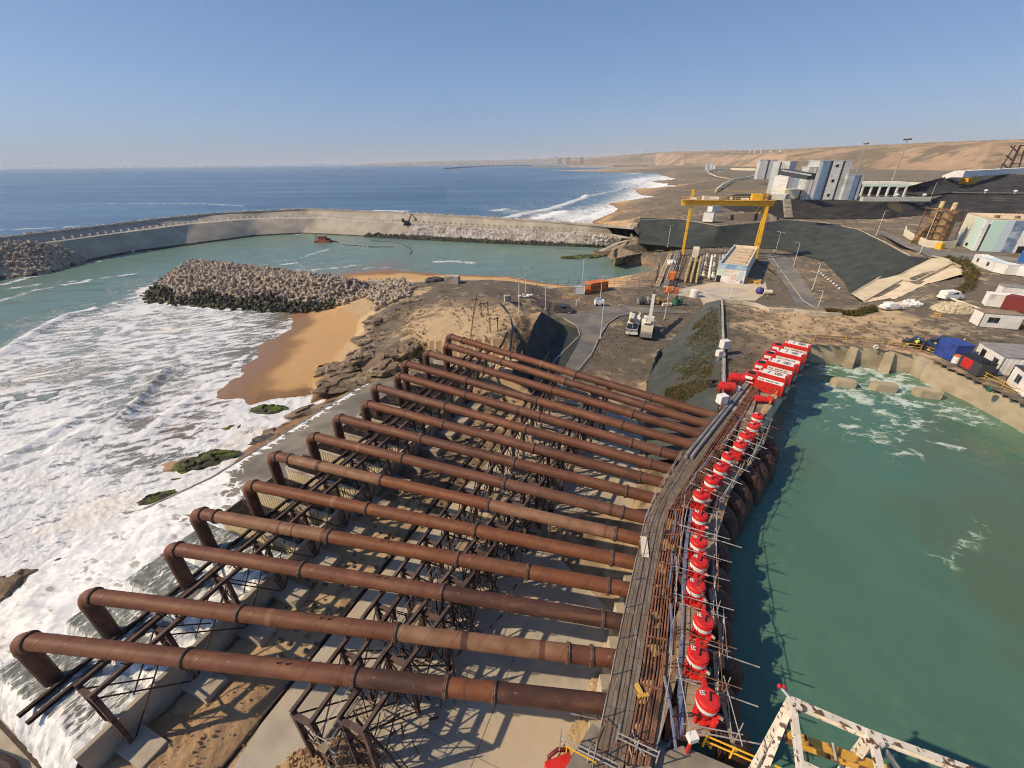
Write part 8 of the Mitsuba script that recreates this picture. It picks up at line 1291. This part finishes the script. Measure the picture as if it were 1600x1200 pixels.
# brown twin towers with their low wall
k = thing('filter_tower', 'pair of tall rusty brown cylinder stacks in a frame', 'tower'); c1, c2 = P3((154.6, 163.06, 8)), P3((154.02, 157.62, 8)); h2 = 11.94; mat('rust_tan', principled(mottled((.24, .15, .07), (.36, .24, .12), .9, 3, c=(.13, .07, .035), sc=2.0), .8))
for c in (c1, c2):
    part(k, 'shell', MB().tube(c, c + [0, 0, h2], 2.1, 16), 'mat_rust_tan', 30); part(k, 'chimney', MB().tube(c + [0, 0, h2], c + [0, 0, h2 + 2.4], .7, 10), 'mat_cream_yellow', 40)
    for s in range(5): part(k, 'band', MB().tube(c + [0, 0, h2 * (s + .5) / 5], c + [0, 0, h2 * (s + .5) / 5 + .3], 2.22, 14, cap=False), 'mat_roof_brown', 30)
m = MB()
for c in (c1, c2):
    for dx, dy in ((-2.6, -2.6), (2.6, -2.6), (-2.6, 2.6), (2.6, 2.6)): m.bar(c + [dx, dy, 0], c + [dx, dy, h2 + .6], .25)
    for z in np.linspace(.2, 1, 5): m.bar(c + [-2.6, -2.6, h2 * z], c + [2.6, -2.6, h2 * z], .22).bar(c + [-2.6, -2.6, h2 * z], c + [-2.6, 2.6, h2 * z], .22)
part(k, 'frame', m, 'mat_rusty_tube'); part(k, 'side_pipes', (lambda m: [m.path([c1 + [-3.5 - .8 * j, -1, 0], c1 + [-3.5 - .8 * j, -1, 5.5 - 1.1 * j], c1 + [-2.3, -1, 6.5 - 1.1 * j]], .3, 8) for j in range(5)] and m)(MB()), 'mat_rust_tan', 50)
k = thing('panel_wall', 'low pale panel wall round the foot of the brown stacks', 'wall'); pl = [(170.33, 191.58, 8), (161.56, 181.31, 8), (154.28, 168.9, 8), (147.67, 155.37, 8), (150.49, 152.67, 8), (156.73, 153.58, 8)]
for a, b in zip(densify(pl, 3.2)[:-1], densify(pl, 3.2)[1:]): part(k, 'panel', MB().bar(P3(a) + [0, 0, 1.2], lerp(a, b, .96) + [0, 0, 1.2], .25, 2.4), 'mat_cream')
solo('yellow_bin', MB().box(P3((149.22, 151.51, 8)) + [0, 0, 1], (2.2, 1.6, 2), .4), 'mat_yellow', 'small yellow bin in front of the low pale wall', 'bin')
k = thing('bank_steps', 'pale concrete steps up the dark bank', 'steps'); a, b = P3((147.67, 238.94, 8.8)), P3((159.32, 264.04, 15.3))
for j in range(14): part(k, 'step', MB().box(lerp(a, b, j / 13) + [0, 0, .3], (4.0, 1.5, .5)), 'mat_concrete')
# masts
for p, ht_, lab in (((404.22, 493.4, 15), 38.68, 'tall white floodlight mast behind the gallery'), ((503.3, 683.19, 15), 40.5, 'slimmer floodlight mast farther behind the towers'), ((233.09, 254.23, 15), 9.32, 'short grey mast at the foot of the coal heap')):
    k = thing('mast', lab, 'mast'); p = P3(p); s_ = ht_ / 40; part(k, 'pole', MB().tube(p, p + [0, 0, ht_], .8 * s_, 8, .4 * s_), 'mat_galv', 40)
    if ht_ > 25: part(k, 'crown', MB().tube(p + [0, 0, ht_], p + [0, 0, ht_ + .6 * s_], 3.2 * s_, 12), 'mat_galv'); part(k, 'lamp_ring', (lambda m: [m.box(p + [3 * s_ * math.cos(t), 3 * s_ * math.sin(t), ht_ - .5 * s_], (1.2 * s_, 1.2 * s_, 1.0 * s_), t) for t in np.arange(8) * PI / 4] and m)(MB()), 'mat_dark_grey')
# fences and small stuff of the coastal strip
k = thing('boundary_wall', 'long pale boundary wall crossing the dark coastal plain', 'wall'); pl = [(198.77, 447.26, 9), (258.03, 563.07, 9), (337.75, 706.61, 9), (393.75, 776.25, 9), (680.61, 1243.31, 9)]
for a, b in zip(pl[:-1], pl[1:]): part(k, 'panel', MB().bar(P3(a) + [0, 0, 1.0], P3(b) + [0, 0, 1.0], 1.2, 3), 'mat_cream')
k = thing('boundary_wall', 'farther pale boundary wall below the hills', 'wall'); pl = [(571.43, 1361.86, 8), (750.79, 1614.69, 8), (763.99, 1470.4, 8), (1124, 1874.36, 8)]
for a, b in zip(pl[:-1], pl[1:]): part(k, 'panel', MB().bar(P3(a) + [0, 0, 2.0], P3(b) + [0, 0, 2.0], 3, 6), 'mat_cream')
struct('track', (lambda m: [m.bar(P3(a) + [0, 0, .15], P3(b) + [0, 0, .15], 5, .2) for a, b in zip([(511.61, 1217.84, 8), (404.65, 918.13, 8), (365.41, 756.24, 8)][:-1], [(511.61, 1217.84, 8), (404.65, 918.13, 8), (365.41, 756.24, 8)][1:])] and m)(MB()), 'mat_ramp')
slab_tower((638.76, 1549.23, 8), (645.42, 1545.04, 8), 18.61, 12, [], 'first of the far grey silos on the plain', 'silo'); slab_tower((608.49, 1446.36, 8), (616.35, 1441.79, 8), 19.13, 12, [(.3, .7, 'mat_pale_blue')], 'second of the far grey silos on the plain', 'silo'); slab_tower((617.92, 1440.88, 8), (624.17, 1437.24, 8), 15.61, 12, [(0, .4, 'mat_white')], 'third of the far grey silos on the plain', 'silo')
cabin((142.34, 336.73, 8), (145.93, 336.31, 8), 6, 5.0, 'white hut on the coastal strip left of the gantry beam', ribs=False); cabin((118.11, 272.31, 8), (119.61, 268.58, 8), 6, 4.0, 'white hut just below the gantry beam', ribs=False)
# houses and a water tower on the skyline
HOUSES = [(1180, 236, 3300, 14, 10, 'white water tower on the skyline'), (1172, 237, 3300, 16, 6, 'low white house left of the water tower'), (1190, 237, 3300, 20, 8, 'domed white house right of the water tower'), (1204, 236, 3300, 22, 9, 'wide white house on the skyline'), (1218, 234, 3300, 18, 12, 'tall white house on the skyline'), (1228, 235, 3300, 12, 7, 'small white house on the skyline'), (1106, 240, 3900, 30, 7, 'long white building on top of the red cliffs'), (1245, 277, 0, 0, 0, '')][:7]
R_, U_ = np.cross(FWD, UP), UP
for px, py, D, w, h, lab in HOUSES:
    w, h = w * .7, h * .6
    b = math.atan((px - 800) / 660 / (math.cos(PITCH) + math.sin(PITCH) * 346 / 660)); x, y = D * math.sin(b), D * math.cos(b); i = np.argmin((hv[:, 0] - x) ** 2 + (hv[:, 1] - y) ** 2); z = hv[i, 2]
    k = thing('house' if 'tower' not in lab else 'water_tower', lab, 'house' if 'tower' not in lab else 'water tower')
    if 'tower' in lab: part(k, 'shaft', MB().tube((x, y, z - 5), (x, y, z + 16), 3.5, 10), 'mat_white', 40); part(k, 'tank', MB().tube((x, y, z + 16), (x, y, z + 23), 6, 12), 'mat_white', 40)
    else: part(k, 'wall', MB().box((x, y, z + h / 2 - 3), (w, 12, h + 6), -b), 'mat_white'); part(k, 'roof', MB().box((x, y, z + h + .6), (w * .6, 8, 1.2), -b), 'mat_cream')
# far port
def mole(pts, w, h, label, matn='mat_tile'):
    k = thing('far_mole', label, 'breakwater')
    for a, b in zip(pts[:-1], pts[1:]): part(k, 'segment', MB().bar(P3(a) + [0, 0, h / 2 - 2], P3(b) + [0, 0, h / 2 - 2], w, h + 4), matn)
mole([(196.57, 4114.21, -5), (507.09, 4023.46, -5), (827.96, 3754.03, -5), (1080.57, 3751.49, -5)], 40, 15, 'long low quay of the far port with three cranes'); mole([(-502.53, 3738.57, -5), (-433.53, 4831.25, -5), (-301.52, 6124.94, -5), (291.01, 6461.48, -5)], 24, 9, 'low dark breakwater far out at sea', 'mat_armour_dark')
for px, lab in ((874.5, 'left hand tan tower crane of the far port'), (887.5, 'middle tan tower crane of the far port'), (908, 'right hand tan tower crane of the far port')):
    c = P3(at_c := {874.5: (430.89, 4099.27, -5), 887.5: (500.89, 4083.77, -5), 908: (599.02, 3984.84, -5)}[px]) + [0, 20, 14]; k = thing('port_crane', lab, 'crane', None)
    for dx in (-13, 13):
        for dy in (-10, 10): part(k, 'leg', MB().bar(c + [dx, dy, 0], c + [dx * .8, dy, 26], 4), 'mat_cream_yellow')
    part(k, 'house', MB().box(c + [0, 0, 40], (26, 20, 22)), 'mat_roof_tan'); part(k, 'sill', MB().box(c + [0, 0, 24], (40, 26, 5)), 'mat_roof_brown'); part(k, 'top', MB().box(c + [0, 0, 58], (16, 12, 8)), 'mat_cream_yellow'); part(k, 'jib', MB().bar(c + [-30, 0, 54], c + [28, 0, 56], 3, 4), 'mat_roof_tan')

# ---------------------------------------------------------------- near the camera: rusty white frame, landing, scaffold
F = {'a': (12.11, 9.84, 15), 'b': (14.63, 8.59, 15), 'c': (18.32, 7.1, 15), 'd': (11.12, 7.66, 15), 'e': (10.22, 8.35, 12), 'f': (14.19, 8.17, 12)}
k = thing('frame_tower', 'flaking white steel frame with a yellow beam over the basin, lower right', 'steel frame')
pa, pb, pc, pd = (P3(F[x]) for x in 'abcd'); dw = np.array([0, 0, -8.0])
part(k, 'top_beam', MB().ibeam(pa - (pb - pa) * .02, pb, .27, .34, .05), 'mat_old_paint'); part(k, 'top_beam', MB().ibeam(pb, pc + (pc - pb) * .6, .27, .34, .05), 'mat_old_paint')
part(k, 'cross_beam', MB().ibeam(pa, pd + (pd - pa) * .5, .24, .3, .05), 'mat_old_paint'); part(k, 'cross_beam', MB().ibeam(pb, pb + (pd - pa) * 1.3, .24, .3, .05), 'mat_old_paint')
part(k, 'brace', MB().ibeam(pa + [0, 0, -.2], P3(F['e']) + [-.6, -1.2, -1.5], .24, .3, .05), 'mat_old_paint'); part(k, 'brace', MB().ibeam(pb + [0, 0, -.2], P3(F['f']), .24, .3, .05), 'mat_old_paint')
part(k, 'runway_beam', MB().ibeam(P3((11.87, 9.19, 13.6)), P3((14.85, 8.06, 13.6)) + (P3((14.85, 8.06, 13.6)) - P3((11.87, 9.19, 13.6))) * .5, .36, .5, .07), 'mat_old_yellow')
part(k, 'gusset', MB().box(pa + [0, -.1, .02], (.5, .42, .38), -.4), 'mat_old_paint'); part(k, 'gusset', MB().box(pb + [0, -.1, .02], (.55, .42, .38), -.4), 'mat_old_paint'); part(k, 'lower_beam', MB().ibeam(pd, pd + (pb - pa), .3, .36, .06), 'mat_old_paint')
part(k, 'hanger_bracket', MB().bar(lerp(pb, pc, .1) + [0, -.3, -.3], P3((15.49, 7.81, 14)), .1).bar(lerp(pb, pc, .12) + [0, -.2, -.3], P3((15.62, 7.81, 14)), .1), 'mat_galv')
for dd in (pa, pb, pc + (pc - pb) * .6, pd + (pd - pa) * .5): part(k, 'leg', MB().ibeam(dd + [0, 0, -.2], [dd[0], dd[1], 2.0], .32, .36, .06), 'mat_old_paint')
part(k, 'cable', MB().tube(P3((12.39, 8.94, 14.2)), P3((13.17, 8.89, 12)), .05, 6), 'mat_black'); part(k, 'lamp_stay', MB().tube(P3((13.26, 8.62, 14.4)), P3((13.23, 8.18, 14)), .05, 6), 'mat_galv')
k = thing('beacon', 'pair of red warning lamps on the corner of the white frame', 'lamp'); c = pa + [-.55, .2, .2]
for s in (0, .26): part(k, 'lens', MB().lathe([(.07, 0), (.085, .07), (.07, .16), (0, .2)], c + [-.1 + s * .8, .05, .5 - s * .3], 12), 'mat_red', 40)
part(k, 'bracket', MB().bar(c + [.5, -.1, -.1], c + [0, .05, .5], .1), 'mat_white')
# landing below with yellow rails
struct('landing', MB().prism([(1.74, 9.33), (4.37, 12.35), (7.01, 10.72), (9.13, 11.26), (11.89, 10.14), (12, 7.87), (5.26, 5.57), (-0.23, 5.96)], 6.9, 7.6), 'mat_slab_dark'); mat('slab_dark', principled(mottled((0.20, 0.18, 0.15), (0.28, 0.255, 0.21), 1.0), .9))
railing('guard_rail', [(10.13, 11.11, 7.9), (12.46, 10.11, 7.9), (13.78, 9.51, 7.9)], 'yellow guard rail of the landing beside the nearest pump', 'guard rail', 'mat_yellow', h=1.1, gap=1.3, rr=.05, rpost=.05)
railing('guard_rail', [(2.74, 10.99, 7.7), (4.18, 10.3, 7.7)], 'short yellow rail over the rubble at the bottom edge', 'guard rail', 'mat_yellow', h=.6, gap=1.5, rr=.04, mids=())
k = thing('switch_box', 'small white box on a red post beside the yellow rail', 'box'); c = P3((9.25, 10.94, 8.2)); part(k, 'post', MB().bar(c + [0, 0, -.6], c + [0, 0, .9], .14), 'mat_red'); part(k, 'housing', MB().box(c + [0, 0, 1.1], (.5, .4, .4), .2), 'mat_white')
r = np.random.default_rng(17)
k = thing('scaffold_rail', 'criss cross of pale scaffold tubes fencing the near end of the walkway', 'scaffold')
a, b = P3((2.39, 11.18, 9)), P3((5.24, 9.94, 9)); c, d = P3((5.44, 11.21, 9.2)), P3((7.34, 10.35, 9.2))
for p, q in ((a, b), (c, d)):
    for z in (0, -.5): part(k, 'tube', MB().tube(p + [0, 0, z], q + [0, 0, z], .035, 6), 'mat_galv')
    for w in (0, .5, 1): part(k, 'standard', MB().tube(lerp(p, q, w) + [0, 0, -1.6], lerp(p, q, w) + [0, 0, .8 if w == 0 else .2], .035, 6), 'mat_galv')
for j in range(14):
    p = P3(lerp((4.29, 11.17, 8.3), (7.71, 10.05, 8.3), r.random())) + [0, r.uniform(-.6, 1.0), r.uniform(-.3, .5)]; part(k, 'loose_tube', MB().tube(p, p + [r.uniform(-1.6, 1.6), r.uniform(-1.2, 1.2), r.uniform(-.3, .6)], .03, 6), 'mat_rusty_tube' if j % 2 else 'mat_galv')
k = thing('hose_pump', 'red machine with a curved maroon hose at the bottom edge', 'machine'); c = P3((2.78, 12.23, 2)); part(k, 'body', MB().box(c + [0, -.3, .5], (1.7, 1.3, 1.2), .3), 'mat_red'); part(k, 'hose', MB().path([P3((3.39, 13.15, 2.4)), P3((2.7, 13, 2.9)), P3((2.1, 12.68, 2.8)), P3((2.05, 12.33, 2.2))], .13, 8), 'mat_maroon', 50); part(k, 'hopper', MB().tube(P3((4.22, 12.08, 2.4)), P3((4.22, 12.08, 2.4)) + [0, 0, .7], .6, 14, .7), 'mat_black', 40)
# rubble between the slab and the walkway, and the pale blocks the pipes rest on
def rubble(poly, n, label, seed, z0):
    P = sg.Polygon(poly); rr = np.random.default_rng(seed); x0, y0, x1, y1 = P.bounds; m = MB(); cnt = 0; base = trimesh.creation.icosphere(0, 1.0)
    while cnt < n:
        p = rr.uniform((x0, y0), (x1, y1))
        if not P.contains(sg.Point(p)): continue
        cnt += 1; v = base.vertices * rr.uniform(.08, .26) * rr.uniform(.6, 1.2, (1, 3)); t = np.clip((p - ORG) @ E2 - 28.5, 0, 8); m.add(v + [*p, z0 + t * .75], base.faces)
    stuff('rubble', m, 'mat_rubble', label, 'rubble')
RB = [(3.46, 14.13), (9.77, 23.86), (10.72, 24.46), (7.6, 18.12), (6.29, 15.21), (5.29, 13.41), (3.92, 12.75), (2.67, 12.76)]
struct('rubble_bank', loft([(2.27, 12.59, 0.1), (3.6, 14.6, 0.1), (10, 24.41, 0.1), (14.86, 36.3, 0.1)], [(4.35, 10.85, 4.6), (6.02, 14.1, 4.6), (9.98, 21.39, 4.6), (14.1, 31.73, 4.6)], 80, 20, .5), 'mat_rubble', True)
rubble(RB, 1500, 'tan rubble between the slab and the walkway', 9, .35)
for i in range(5):
    A, d, L = AXES[i]; p = A + d * (L - 1.9); solo('pipe_block', MB().bar([p[0], p[1] - .9, 2.4] , [p[0] + .1, p[1] - .9, 6.3], .9, .7), 'mat_concrete', f'pale concrete block under the landward end of the {NAMES[i]} pipe', 'block')

scene['haze'] = {'type': 'cube', 'to_world': T().translate([0, 0, 190]).scale([45000, 45000, 210]), 'bsdf': {'type': 'null'}, 'interior': {'type': 'ref', 'id': 'haze_air'}}
labels['haze'] = {'kind': 'stuff', 'label': 'thin pale haze over the sea and the distant coast', 'category': 'haze'}
